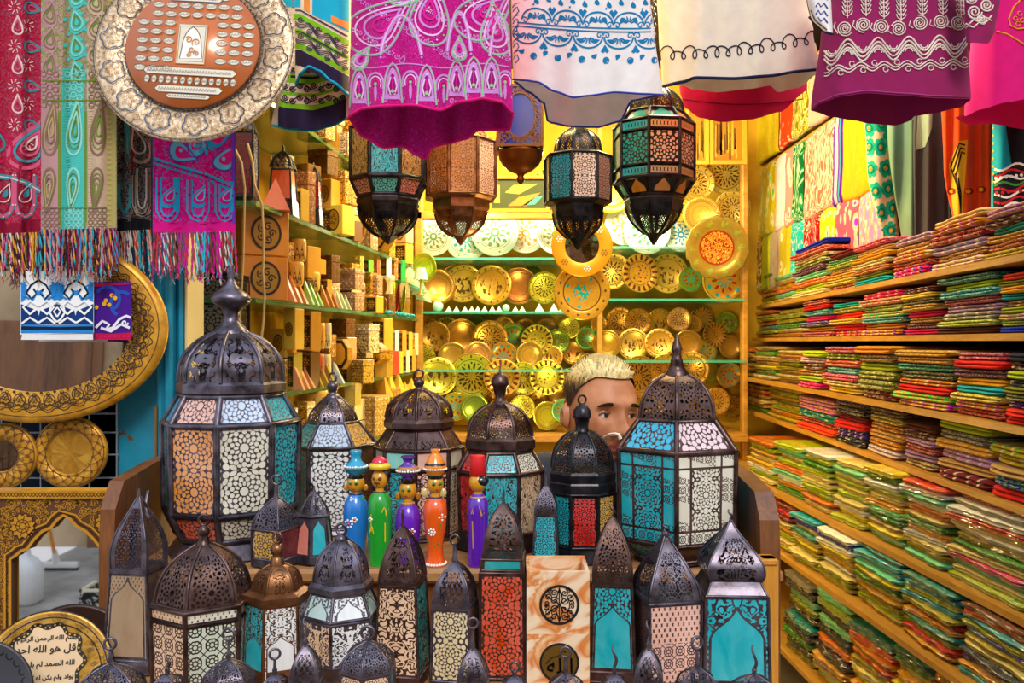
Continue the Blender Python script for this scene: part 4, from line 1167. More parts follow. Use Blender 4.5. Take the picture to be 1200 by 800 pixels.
for x, y, r_ in ((1142, 14, 9), (1156, 6, 8), (1150, 22, 6), (1138, -2, 7)): cord(g4, spiral(x, y, r_, 2.2), .002)
cord(g4, [(1132 + i * 3, 28 - i * .9 + 2 * math.sin(i * 1.6)) for i in range(11)], .002); cord(g4, [(1132 + i * 3, 33 - i * .9 - 2 * math.sin(i * 1.6)) for i in range(11)], .0017)
emb.build('embroidery', CE, g4.root); g4.done()
# hot pink tunic
gk = Garment('pink_tunic', 'hot pink tunic with a gold cord motif at the right end of the top row', 'tunic', 2.16, .09, [(-70, 1150), (40, 1138), (136, 1130)], [(-70, 1260), (140, 1270)],
    [(1130, 136), (1150, 128), (1178, 120), (1210, 115), (1270, 118)], [cloth_mat('hotpink_cotton', '#e3187a')],
    [(1118, 138), (1135, 146), (1160, 145), (1200, 151), (1268, 150)], folds=((.008, 60, .9),))
emb = MB(); cord(gk, [(1168, 37), (1180, 40), (1192, 47), (1204, 55)], .002)
cord(gk, [(1184, 30), (1182, 22), (1188, 8), (1196, 0), (1206, -4)], .002); cord(gk, [(1184, 30), (1192, 34), (1204, 33)], .002)
for p in ((1190, 22), (1195, 16), (1193, 28), (1198, 24)): cord(gk, circ(p[0], p[1], 2.6, 8), .0013)
emb.build('embroidery', fl('#e6a02c'), gk.root); gk.done()

# turquoise, cream and lime printed skirt -------------------------------------------
gy = Garment('banded_skirt', 'skirt with turquoise, lime and navy bands and a turquoise hem beside the big tray', 'skirt', 1.99, .06, [(-70, 322), (0, 330), (60, 344), (100, 347)], [(-70, 412), (110, 410)],
    [(347, 98), (352, 86), (362, 78), (374, 83), (390, 96), (410, 112)],
    [cloth_mat('lime_print', '#ecdcc0'), fl('#1fb4d4'), fl('#7ec221'), fl('#2a2140'), fl('#ec9440'), fl('#3b3550'), fl('#c8442a')],
    [(318, 147), (340, 151), (367, 153), (385, 148), (410, 138)], folds=((.011, 42, 1.4),), leftB=[(-70, 320), (80, 332), (148, 318)])
d = gy.d
def band(y0, y1, mat, x0=330, x1=409, lift=1, slope=None):
    sl = slope or (lambda x: (x - 352) * .62 if x > 352 else 0)
    xs = [x0 + (x1 - x0) * i / 22 for i in range(23)]
    for i in range(22):
        d.fill([(xs[i], y0 + sl(xs[i])), (xs[i + 1], y0 + sl(xs[i + 1])), (xs[i + 1], y1 + sl(xs[i + 1])), (xs[i], y1 + sl(xs[i]))], mat, lift)
SLY = lambda x: max(0, (x - 352)) * .55
band(-40, 8, 1, 330, 352, 1); band(-40, 10, 1, 366, 409, 1, lambda x: SLY(x) * .9); band(-40, 9, 4, 356, 363, 1, SLY); band(-40, 9, 6, 342, 345, 1); band(2, 10, 4, 388, 409, 2, lambda x: SLY(x) * .8)
band(16, 23, 2, 344, 409, 1, SLY); band(34, 40, 2, 346, 409, 1, SLY); band(50, 57, 2, 346, 409, 1, SLY)
band(58, 77, 3, 346, 409, 1, SLY)
for yy in (27, 46):
    for k in (-2, 0, 2): d.line([(346 + i * 2.2, yy + k + SLY(346 + i * 2.2) + 3.5 * math.sin(i * .62)) for i in range(29)], 1., 5, 2)
    for i in range(6): d.line(spiral(352 + i * 10.5, yy + SLY(352 + i * 10.5) + (4 if i % 2 else -4), 3.8, 1.8, 0, 1, 18), 1.2, 5, 3)
d.line([(346 + i * 2.2, 12 + SLY(346 + i * 2.2)) for i in range(29)], 1.6, 5, 2); d.line([(346 + i * 2.2, 37 + SLY(346 + i * 2.2)) for i in range(29)], 1.6, 5, 3)
# inner back sheet bands
ob = Draw(gy.mb, lambda x, y, l: P(x, y, gy.Y0 + gy.D * 1.62 + gy.fold(x, y) * 1.2 - .012 - .001 * l))
def bband(y0, y1, mt_, l):
    for i in range(18):
        xa, xb = 326 + i * 4.5, 326 + (i + 1) * 4.5
        hb = lambda x: interp([(318, 147), (340, 151), (367, 153), (385, 148), (410, 138)], x) - 151
        ob.fill([(xa, y0 + hb(xa)), (xb, y0 + hb(xb)), (xb, y1 + hb(xb)), (xa, y1 + hb(xa))], mt_, l)
bband(127, 150, 3, 1); bband(60, 127, 2, .5); bband(74, 86, 0, 1); bband(97, 108, 0, 1); bband(112, 121, 0, 1); bband(88, 91, 3, 1)
for yy in (80, 102, 116):
    for i in range(9): ob.line(spiral(334 + i * 8.5, yy + (2 if i % 2 else -2), 4, 1.8, 0, 1, 16), 1.4, 3, 2)
    ob.line([(328 + i * 4, yy + 4 * math.sin(i * .75)) for i in range(21)], 1.4, 3, 2)
gy.trim(fl('#16a8d0'), .0036); gy.done()

# scarves at the left --------------------------------------------------------------
def fringe(gar, cols, n, L, r=.0016, seed=1):
    rr = random.Random(seed); b = MB(); x0, x1 = gar.hemF[0][0], gar.hemF[-1][0]
    for i in range(n):
        x = x0 + (x1 - x0) * (i + .5) / n + rr.uniform(-1, 1) * .6; y = interp(gar.hemF, x) - 1; l = L * rr.uniform(.75, 1.1); dx = rr.gauss(0, 2.2)
        Yb = gar.Y(x, y); m = 9
        for q in (-1, 1):
            pts = [P(x + dx * t + q * .8 * math.sin(t * 16 + i), y + l * t, Yb - .006 * q * math.cos(t * 16 + i) * .25 - .004) for t in [j / m for j in range(m + 1)]]
            b.tube(pts, [r * (1 if j < m - 1 else .6 + rr.random()) for j in range(m + 1)], 5, rr.randrange(len(cols)))
        for q in range(4):   # loose ends
            e = P(x + dx, y + l, Yb - .004); b.tube([e, e + Vector((rr.gauss(0, .004), rr.gauss(0, .002), -rr.uniform(.006, .016)))], .0007, 4, rr.randrange(len(cols)))
    b.build('fringe', [fl(c) for c in cols], gar.root)
def scarf(label, Y0, x0, x1, yt, yb, mat, folds, extra=(), name='fringed_scarf'):
    gs = Garment(name, label, 'scarf', Y0, .0, [(yt, x0), (yb, x0)], [(yt, x1), (yb, x1)], [(x0, yb), ((x0 + x1) / 2, yb - 1), (x1, yb - 2)], [mat] + [fl(c) for c in extra], ytop=yt, folds=folds, fold_top=1., uvs=120.)
    return gs
s1 = scarf('long crimson paisley scarf with a tasselled end at the left edge', 1.86, -14, 48, -90, 275, cloth_mat('crimson_weave', '#a80430', ('#d01050', '#2a6a80', '#c86a78'), 15., 5., (.14, .07, .06)), ((.010, 34, .3), (.004, 17, 1.)), ('#d4587a', '#3d93a0', '#8a1030', '#e9c5bd', '#2a5f86', '#c01848'))
d = s1.d
for y0 in range(-60, 150, 46):
    for k in range(2):
        x = 22 + 15 * k; y = y0 + 22 * k
        p = paisley(x, y, 20, .4 + k, 1 if k else -1); d.line(p, 2., 2 if k else 4, 1, True); d.line(scaled(p, .55), 1.6, 1, 1, True)
        for j in range(8):
            a = j * PI / 4; d.line([(x - 5 + 7 * math.cos(a) * .5, y + 22 + 7 * math.sin(a) * .5), (x - 5 + 8 * math.cos(a + .3), y + 22 + 8 * math.sin(a + .3))], 1.6, 4, 1, taper=True)
p = paisley(30, 172, 62, .15, 1, .38); d.line(p, 4.5, 1, 1, True); d.line(scaled(p, .74), 3.2, 2, 2, True); d.line(scaled(p, .5), 3, 1, 2, True); d.line(scaled(p, .28), 2.4, 4, 3, True)
p = paisley(-1, 165, 60, -.1, -1, .3); d.line(p, 4, 6, 1, True); d.line(scaled(p, .6), 3, 2, 1, True)
for x in (4, 29):
    U = [(x - 11, 205), (x - 11, 240), (x - 7, 250), (x, 254), (x + 7, 250), (x + 11, 240), (x + 11, 205)]
    d.line(U, 6, 2, 1); d.line(U, 3.2, 1, 2); d.line([(q[0] * .7 + x * .3, q[1] - 4) for q in U], 2.5, 3, 2); p = paisley(x, 228, 22, 0., 1); d.line(p, 1.4, 4, 3, True); d.fill(scaled(p, .5), 2, 3)
    for q in U: d.disc(q[0], q[1], 1.2, 4, 4, 6)
d.line([(-14, 205), (10, 208), (30, 214), (48, 224)], 6, 2, 2); d.line([(-14, 205), (10, 208), (30, 214), (48, 224)], 1.4, 4, 3)
for x0_, y0_ in ((-14, 258), (6, 262), (26, 258)): d.fill([(x0_, y0_), (x0_ + 20, y0_ - 2), (x0_ + 20, 275), (x0_, 275)], 3, 1)
fringe(s1, ['#8a1a4a', '#3a9fae', '#d8c8b8', '#4a1030', '#c8507a', '#e0a030', '#2a2030'], 26, 50, seed=3); s1.done()
s2 = scarf('green, turquoise and beige striped paisley scarf with tassels, second from the left', 1.84, 48, 137, -90, 270, cloth_mat('olive_weave', '#7c8a3a', ('#b48a86', '#c8a888'), 20., 5., (.3, .2)), ((.008, 45, 1.3), (.003, 16, 1.)), ('#4fc0b4', '#b88a8a', '#c8ac90', '#8fd8cc', '#6f8a2c', '#8a6a5a', '#b0a060'))
d = s2.d
def col(x0, x1, mat, lift=1, y0=-88, y1=269):
    n = 60
    for i in range(n):
        a, c = y0 + (y1 - y0) * i / n, y0 + (y1 - y0) * (i + 1) / n; wob = 2.2 * math.sin(a * .11)
        d.fill([(x0, a), ((x0 + x1) / 2, a), (x1, a), (x1, c), ((x0 + x1) / 2, c), (x0, c)], mat, lift)
col(48, 68, 2, 1, 85, 269); col(72, 99, 1, 1, 80, 269); col(102, 125, 3, 1, 85, 269); col(125, 136, 7, 1)
for y0 in range(-70, 85, 30):
    for k, x in enumerate((60, 88, 114)):
        p = paisley(x, y0 + 8 * k, 30, .6 * (-1) ** k, 1 if k % 2 else -1, .4); m_ = (2, 1, 3)[k]
        d.fill(p, m_, 1); d.line(scaled(p, .7), 1.6, (6, 4, 6)[k], 2, True); d.line(scaled(p, .4), 1.6, 5, 2, True)
        for q in range(7): d.disc(x + 12 * math.cos(q), y0 + 14 + 12 * math.sin(q * 1.7), 2.6, m_, 1, 8)
for k, x in enumerate((58, 86, 114)):
    m1, m2 = ((6, 7), (4, 5), (6, 5))[k]
    for y0, h, f in ((155, 66, 1), (218, 52, -1)):
        p = paisley(x, y0, h, 0 if f > 0 else PI, .25, .15)
        d.line(p, 2.6, m1, 2, True); d.line(scaled(p, .78), 1.2, m2, 3, True); d.line(scaled(p, .58), 2., m1, 3, True); d.line(scaled(p, .34), 1.6, m2, 3, True)
    for yy in range(84, 124, 9):
        for q in (-7, 0, 7): d.ring(x + q, yy + (3 if q else 0), 3.2, 1.2, m1, 2, 10)
    for yy in range(246, 268, 7):
        for q in (-8, -2.5, 3, 8.5): d.ring(x + q, yy, 2.6, 1.1, m1, 2, 8)
for yy in (94, 117, 243): d.line([(49, yy), (90, yy + .5), (125, yy)], 1.2, 5, 3)
for i, (xa, xb) in enumerate(((66, 71), (99, 103))):
    d.fill([(xa, 130), (xb, 130), (xb, 268), (xa, 268)], 5, 0.6)
fringe(s2, ['#b88080', '#30b0c0', '#3a2040', '#c89090', '#e09a30', '#902040', '#2a8ac0'], 44, 52, seed=4); s2.done()
s3 = scarf('narrow dark scarf with grey and maroon paisleys and tassels, behind the big tray', 1.93, 135, 177, 60, 272, cloth_mat('dark_weave', '#2a2a30', ('#4f7f86', '#8f8578', '#7a1830'), 17., 5., (.14, .2, .1)), ((.007, 20, .3),), ('#2f8f98', '#a49888', '#7a1a34', '#15151a', '#c8c4c0'))
d = s3.d
d.fill([(146, 70), (152, 70), (152, 190), (146, 190)], 1); d.fill([(153, 70), (156, 70), (156, 200), (153, 200)], 3)
p = paisley(166, 170, 50, .1, -1, .3); d.line(p, 4, 2, 1, True); d.line(scaled(p, .6), 2, 5, 2, True)
U = [(157, 205), (157, 240), (161, 250), (166, 252), (171, 250), (175, 240), (175, 205)]; d.line(U, 4.5, 2, 1); d.line(U, 1.4, 4, 2); d.line([(q[0] * .6 + 66.4, q[1] - 8) for q in U], 2, 5, 2)
U = [(139, 215), (140, 240), (146, 250), (152, 240), (153, 215)]; d.line(U, 3.5, 1, 1)
d.fill([(136, 258), (157, 255), (177, 258), (177, 271), (136, 271)], 4, 1)
fringe(s3, ['#2f9fb0', '#d8a090', '#6a2040', '#202028', '#c8c0b8', '#c8442a'], 20, 46, seed=5); s3.done()
s4 = scarf('pink and turquoise paisley scarf with tassels, hanging below the big tray', 1.90, 179, 276, 90, 274, cloth_mat('pink_weave', '#d4067e', ('#e0209a', '#2090c8'), 11., 4., (.3, .08)), ((.008, 52, .3), (.003, 21, 1.)), ('#2aa6d8', '#e0148a', '#5fc8e8', '#8a1070', '#7a3ac0', '#f0a0d8'))
d = s4.d
for (xa, xb) in ((186, 207), (222, 242), (255, 272)):
    x = (xa + xb) / 2; h = (xb - xa) / 2
    U = [(xa, 206 + (x - 180) * .08), (xa, 246), (xa + h * .4, 254), (x, 256), (xb - h * .4, 254), (xb, 246), (xb, 206 + (x - 180) * .08)]
    d.line(U, 7.5, 1, 1); d.line(U, 3, 2, 2)
    for q in range(len(U) - 1): d.disc((U[q][0] + U[q + 1][0]) / 2, (U[q][1] + U[q + 1][1]) / 2, 1.6, 4, 3, 8)
    p = paisley(x, 231, 32, .1, 1, .36); d.fill(p, 1, 1); d.fill(scaled(p, .72), 2, 2); d.line(scaled(p, .45), 1.6, 3, 3, True)
d.line([(180, 188), (205, 196), (240, 206), (276, 222)], 8, 1, 1); d.line([(180, 188), (205, 196), (240, 206), (276, 222)], 2, 4, 2)
for i in range(14): d.disc(183 + i * 7, 189.5 + i * 2.35, 1.6, 2, 3, 8)
for x, y, a in ((200, 150, .5), (228, 170, -.6), (252, 160, .8), (212, 176, 1.6), (262, 186, .2)):
    p = paisley(x, y, 34, a, 1, .4); d.fill(p, 3 if y > 165 else 1, 1); d.line(p, 1.4, 5, 2, True); d.fill(scaled(p, .6), 2, 2); d.disc(x, y, 2.2, 3, 3)
for i in range(9):
    a = i * 2 * PI / 9; d.line([(240 + 5 * math.cos(a), 168 + 5 * math.sin(a)), (240 + 13 * math.cos(a), 168 + 13 * math.sin(a))], 4, 1, 3, taper=True)
d.fill([(180, 258), (210, 262), (276, 258), (276, 272), (180, 272)], 2, 1)
d.fill([(270, 95), (276, 95), (276, 262), (272, 262)], 5, 2)
fringe(s4, ['#30b8c8', '#d01898', '#a83090', '#6a3a30', '#d8d0c8', '#c83a4a', '#8a5a50'], 42, 50, seed=6); s4.done()

# small tapestries below the scarves --------------------------------------------------
t1 = scarf('blue and white arabesque cloth hanging in front of the big round mirror', 1.86, 24, 110, 318, 392, plain('#f0efee', .85), ((.003, 40, .3),), ('#2a86d0', '#123a7a', '#10223c', '#e8e4e0'), name='wall_cloth')
d = t1.d
def sym(x, pts, w, m, l=1):
    d.line([(x + q[0], q[1]) for q in pts], w, m, l); d.line([(x - q[0], q[1]) for q in pts], w, m, l)
d.fill([(24, 380), (67, 381), (110, 380), (110, 390), (24, 390)], 1, 1); d.fill([(24, 382), (67, 383), (110, 382), (110, 386), (24, 386)], 3, 2); d.fill([(26, 392), (109, 391), (109, 398), (24, 398)], 4, 0)
for x in (24, 67, 110):
    for sgn in ((-1, 1) if 24 < x < 110 else ((1,) if x == 24 else (-1,))):
        d.fill([(x, 330), (x + sgn * 10, 335), (x + sgn * 6, 350), (x, 354)], 1, 1)
        d.fill([(x, 356), (x + sgn * 20, 364), (x + sgn * 24, 380), (x, 380)], 2, 1)
        d.line([(x + sgn * 2, 345), (x + sgn * 14, 352), (x + sgn * 20, 340)], 2.2, 1, 2)
for x in (45, 89):
    d.fill([(x, 326), (x + 14, 336), (x + 11, 352), (x, 358), (x - 11, 352), (x - 14, 336)], 0, 1)
    sym(x, [(0, 328), (9, 334), (14, 343), (8, 350), (2, 344), (6, 338)], 2.2, 3, 2); sym(x, [(0, 358), (10, 352), (18, 360), (10, 368), (3, 362)], 2.6, 0, 3); sym(x, [(0, 378), (10, 372), (20, 379)], 2.4, 0, 3)
    sym(x, [(16, 330), (20, 338), (17, 348)], 2.6, 1, 2); d.disc(x, 343, 2.5, 1, 3)
for x in (67,):
    sym(x, [(0, 352), (7, 358), (9, 366), (4, 374), (0, 377)], 2.4, 0, 3); sym(x, [(0, 360), (4, 365), (0, 371)], 2., 0, 3)
t1.done()
t2 = scarf('purple cloth with yellow flowers and white scrolls beside the blue and white one', 1.875, 110, 154, 330, 398, plain('#4a1a8a', .85), ((.003, 30, .3),), ('#2a50b0', '#e8b020', '#eae6ee', '#c01848', '#e01868'), name='wall_cloth')
d = t2.d
d.line(circ(126, 350, 14, 20, 14, -2.6, 1.), 4, 1, 1); d.line(circ(143, 356, 13, 20, 14, 2., 5.4), 4, 1, 1)
for x, y in ((122, 356), (128, 357), (131, 346), (135, 349), (113, 360), (124, 352)): d.disc(x, y, 2.6, 2, 2, 8)
d.disc(132, 346, 1.5, 5, 3)
d.line([(112, 384), (120, 376), (128, 380), (124, 386), (132, 384), (140, 374), (148, 370), (153, 372)], 3, 3, 2); d.line([(118, 384), (130, 388), (142, 380), (152, 384)], 3, 3, 2); d.line(spiral(146, 378, 4, 1.2), 2, 3, 2)
d.fill([(110, 390), (132, 391), (154, 389), (154, 398), (110, 398)], 4, 1)
for i in range(8): d.disc(113 + i * 5.4, 394, 1.6, 5, 2, 6)
d.fill([(110, 331), (154, 331), (154, 333), (110, 336)], 4, 1)
t2.done()
# ------------------------------------------------------------------ trays, mirrors and the arched frame
M_GOLD = mk('engraved_gold', lambda g: dict(color=g.ramp(g.noise(g.objv(), 40., 4.), [(.3, lin('#b87a14')), (.7, lin('#e6a730'))]), metal=.35, rough=.4))
M_GOLDD = plain('#5a3408', .6)
M_MIRROR = mk('mirror_glass', lambda g: dict(color=(.9, .9, .9), metal=1., rough=.02))
M_AMBERMIRROR = mk('amber_mirror', lambda g: dict(color=(1., .58, .08), metal=.45, rough=.08, coat=.5))
def disc_thing(name, label, cat, px, py, Y, r, tilt=0., yaw=0., roll=0.):
    """round object facing the street; local x right, z up, faces -y; r in metres"""
    t = thing(name, label, cat, P(px, py, Y)); t.rotation_euler = (tilt, roll, yaw)
    return t
LM = Matrix.Rotation(PI / 2, 4, 'X')        # lathe axis z -> -y
def dmap(yfn): return lambda x, y, l: Vector((x, yfn(math.hypot(x, y)) - .0007 * l, -y))

# big round tray at the top left ----------------------------------------------------
tr = disc_thing('engraved_tray', 'big round engraved tray with orange centre and silver medallions, hung at upper left', 'tray', 228, 57, 1.78, .21, tilt=math.radians(-12))
k = 1.78 / F
def ty(r): return 0. if r > .142 else .012 if r < .135 else .012 * (.142 - r) / .007
b = MB(); b.lathe([(.138, -.016), (.2085, -.004), (.2105, .002), (.2085, .004), (.144, .0005), (.1375, -.012), (.001, -.012)][::1], 64, LM)
M_TRAY = mk('silvered_tray', lambda g: dict(color=g.ramp(g.noise(g.objv(), 130., 4., .7), [(.36, lin('#8a6238')), (.47, lin('#d8b48a')), (.62, lin('#f0d8b8'))]), metal=.25, rough=.32, normal=g.bump(g.noise(g.objv(), 160., 3.), .5, .004)))
dr = Draw(b, dmap(lambda r: -.0045 + (.2085 - r) * .06 - .0015))
NV = 2; b_m = [M_TRAY, plain('#151522', .4), plain('#2c4a6a', .4), plain('#8a6a3c', .5)]
dr.line(circ(0, 0, .2065, 90), .0018, 1, 1, True); dr.line(circ(0, 0, .2035, 90), .001, 3, 1, True)
for i in range(120):
    a = 2 * PI * i / 120; dr.disc(.2082 * math.cos(a), .2082 * math.sin(a), .0014, 1, 2, 5)
N14 = 14
for i in range(N14):
    a = 2 * PI * (i + .3) / N14; c, s_ = math.cos(a), math.sin(a); rm = .172
    cx, cy = rm * c, rm * s_
    pts = []
    for j in range(48):
        q = 2 * PI * j / 48; rr = .0205 * (1 + .3 * abs(math.cos(2.5 * q))); pts.append((cx + rr * math.cos(q + a), cy + rr * math.sin(q + a)))
    dr.line(pts, .0024, 2 if 2 < i < 8 else 1, 2, True); dr.line(scaled(pts, .86), .0008, 3, 2, True)
    for q in range(5):
        aa = a + q * 2 * PI / 5; dr.line(spiral(cx + .0095 * math.cos(aa), cy + .0095 * math.sin(aa), .0058, 1.6, aa, 1, 14), .0009, 3, 2)
    a2 = 2 * PI * (i + .8) / N14; cx, cy = .192 * math.cos(a2), .192 * math.sin(a2)
    dr.line(circ(cx, cy, .0085, 14, None, a2 + PI * .55, a2 + PI * 1.45), .0014, 3, 2); dr.line(circ(cx, cy, .0055, 10), .0008, 3, 2, True)
    cx, cy = .1525 * math.cos(a2), .1525 * math.sin(a2); dr.line(paisley(cx, cy, .015, a2 - PI / 2, 0, .5, 14), .0016, 1 if i < 3 or i > 8 else 2, 2, True)
dr.line(circ(0, 0, .1425, 90), .0026, 1, 1, True)
for i in range(90):
    a = 2 * PI * i / 90; dr.disc(.1425 * math.cos(a), .1425 * math.sin(a), .0011, 0, 2, 5)
b.build('rim', b_m, tr, local=True)
b = MB(); b.lathe([(.1385, .006), (.1385, .0115), (.001, .0115)], 48, LM)
dr = Draw(b, lambda x, y, l: Vector((x, -.0117 - .0006 * l, -y)))
b_m = [plain('#c8620a', .25, .1, coat=.6), plain('#dccfb8', .4, .3), plain('#5a4a3c', .5), plain('#f2ece0', .4), plain('#c87a1e', .5)]
def med(x, y, rx, ry, rot=0.):
    dr.fill(circ(x, y, rx, 18, ry, rot=rot), 1, 1); dr.line(circ(x, y, rx * .92, 18, ry * .9, rot=rot), .0009, 2, 2, True)
    for q in (-.5, 0, .5): dr.line([(x + rx * (q - .2), y + ry * .3), (x + rx * q, y - ry * .35), (x + rx * (q + .18), y + ry * .25)], .0009, 2, 3)
for row in range(10):
    y = -.112 + row * .0208
    for x in [(-.105 + .0275 * i) for i in range(9)]:
        yy = y + .13 * (x + .0) * .4
        if x * x + yy * yy > .128 ** 2 or (abs(x) < .034 and -.055 < yy < .052): continue
        if yy > .052: continue
        med(x, yy, .0122, .0072, .1)
pan = [(-.031, -.05), (.029, -.047), (.028, .044), (-.032, .041)]
dr.fill(pan, 1, 2); dr.line(pan, .003, 4, 3, True); dr.line(scaled(pan, .88), .001, 2, 3, True)
dr.fill(ogive(-.001, .03, .044, .07), 3, 3); dr.line(ogive(-.001, .03, .046, .072), .0014, 2, 4)
for x, y, r_ in ((-.008, -.012, .008), (.008, -.006, .009), (0, .01, .007), (-.006, .022, .006), (.01, .02, .006)): dr.line(spiral(x, y, r_, 1.4, x * 300), .0022, 4, 5)
def bar(y, x0, x1, h, sl=.06):
    q = [(x0, y - h + x0 * sl), (x1, y - h + x1 * sl), (x1 + h, y + x1 * sl), (x1, y + h + x1 * sl), (x0, y + h + x0 * sl), (x0 - h, y + x0 * sl)]
    dr.fill(q, 1, 2); dr.line(q, .0012, 2, 3, True)
    n = int((x1 - x0) / .006)
    for i in range(n): dr.line([(x0 + i * .006, y + h * .4 + (x0 + i * .006) * sl), (x0 + .002 + i * .006, y - h * .4 + (x0 + i * .006) * sl), (x0 + .0045 + i * .006, y + h * .3 + (x0 + i * .006) * sl)], .0011, 2, 4)
bar(.06, -.088, .088, .0085); bar(.1, -.062, .062, .008); bar(.1155, -.04, .04, .005); bar(-.108, -.05, .05, .007)
for i in range(13): med(-.088 + i * .0148, .0795 + (-.088 + i * .0148) * .06, .006, .009)
b.build('centre_disc', b_m, tr, local=True)

# big oval mirror ------------------------------------------------------------------
def oval_mirror():
    Y = 1.90; k = Y / F; a, c = 147 * k, 110 * k; ia, ic = 104 * k, 74 * k
    t = thing('round_mirror', 'biggest round mirror with a golden openwork frame, hung at the left edge', 'mirror', P(45, 385, Y))
    ell_ = lambda s_, n=72: [(math.cos(2 * PI * i / n), math.sin(2 * PI * i / n)) for i in range(n)]
    b = MB(); ring = ell_(1); rings = []
    for (fa, y) in ((0., .004), (0., -.004), (.35, -.009), (.8, -.010), (1., -.006), (1., .006)):
        A, C_ = ia + (a - ia) * fa, ic + (c - ic) * fa; rings.append([(A * q[0], y, C_ * q[1]) for q in ring])
    b.loft(rings, 0, True, False, True)
    mp = lambda x, y, l: Vector((x, -.0085 - .0007 * l - .0015 * (1 if .3 < 1 else 0), -y))
    dr = Draw(b, mp)
    E_ = lambda f, n=90, w=0.: [((ia + (a - ia) * f) * math.cos(2 * PI * i / n), (ic + (c - ic) * f) * math.sin(2 * PI * i / n)) for i in range(n)]
    dr.line(E_(.80), .0016, 1, 1, True)
    n = 44
    pt = lambda f, th: ((ia + (a - ia) * f) * math.cos(th), (ic + (c - ic) * f) * math.sin(th))
    dr.line([pt(.62 + .07 * math.sin(i * PI / 2 + .6), 2 * PI * i / 176) for i in range(176)], .0022, 1, 1, True)
    dr.line([pt(.54 + .07 * math.sin(i * PI / 2 + .6), 2 * PI * i / 176) for i in range(176)], .0012, 1, 1, True)
    for i in range(n):
        th = 2 * PI * i / n; cx, cy = pt(.28, th)
        dr.line(circ(cx, cy, .0125, 16), .0022, 1, 2, True)
        for q in (-1, 1): dr.line(spiral(cx + q * .0045 * math.sin(th), cy - q * .0045 * math.cos(th), .0055, 1.3, th, q, 14), .0017, 1, 2)
        c2 = pt(.46, th + PI / n); dr.line(circ(c2[0], c2[1], .006, 8), .0022, 1, 2, True); dr.disc(c2[0], c2[1], .002, 1, 2, 6)
        dr.line([pt(.12, th), pt(.36, th + .05)], .002, 1, 2); dr.line([pt(.12, th), pt(.36, th - .05)], .002, 1, 2)
        dr.line([pt(.40, th), pt(.52, th + .04)], .002, 1, 2); dr.line([pt(.40, th), pt(.52, th - .04)], .002, 1, 2)
        c3 = pt(.04, th + PI / n); dr.disc(c3[0], c3[1], .0036, 1, 2, 7)
        c3 = pt(.1, th); dr.ring(c3[0], c3[1], .0042, .0018, 1, 2, 8)
    b.build('openwork_frame', [M_GOLD, plain('#3a2208', .6)], t, local=True)
    b = MB(); b.poly([(ia * 1.04 * q[0], .003, ic * 1.04 * q[1]) for q in ring]); b.build('mirror_glass', M_MIRROR, t, local=True)
    t.rotation_euler = (math.radians(-3), 0, math.radians(5))
oval_mirror()
def small_mirror(label, px, py, r, ri, glassm, seed, Y=1.93, yaw=4):
    k = Y / F; t = disc_thing('round_mirror', label, 'mirror', px, py, Y, r * k, math.radians(-3), math.radians(yaw))
    R0, R1 = r * k, ri * k
    b = MB(); b.lathe([(R1, -.002), (R1, .004), (R1 + (R0 - R1) * .5, .006), (R0 * .97, .005), (R0, .001), (R0, -.004)], 48, LM)
    dr = Draw(b, lambda x, y, l: Vector((x, -.0072 - .0007 * l, -y)))
    n = 18
    dr.line(circ(0, 0, R0 * .93, 50), .0018, 1, 1, True); dr.line(circ(0, 0, R1 * 1.08, 50), .0018, 1, 1, True)
    for i in range(n):
        a = 2 * PI * i / n; rm = (R0 + R1) / 2
        dr.line([(R1 * 1.1 * math.cos(a - .17), R1 * 1.1 * math.sin(a - .17)), (rm * math.cos(a), rm * math.sin(a)), (R0 * .9 * math.cos(a - .17), R0 * .9 * math.sin(a - .17))], .0013, 1, 1)
        dr.line([(R1 * 1.1 * math.cos(a + .17), R1 * 1.1 * math.sin(a + .17)), (rm * math.cos(a), rm * math.sin(a)), (R0 * .9 * math.cos(a + .17), R0 * .9 * math.sin(a + .17))], .0013, 1, 1)
        for f in (.8, 1., 1.17):
            aa = a + (0 if f == 1. else .17); dr.line(spiral(rm * f * math.cos(aa), rm * f * math.sin(aa), (R0 - R1) * .12, 1.3, a, 1, 12), .0012, 1, 1)
    b.build('frame', [M_GOLD, M_GOLDD], t, local=True)
    b = MB(); b.lathe([(R1 * 1.02, .003), (.001, .003)], 40, LM); b.build('mirror_glass', glassm, t, local=True)
small_mirror('small round golden mirror with an amber centre, below the biggest mirror', 83, 530, 42, 25, M_AMBERMIRROR, 1)
small_mirror('round golden mirror cut by the left edge of the picture, beside the amber one', 3, 534, 39, 18, M_MIRROR, 2, 1.91, 8)

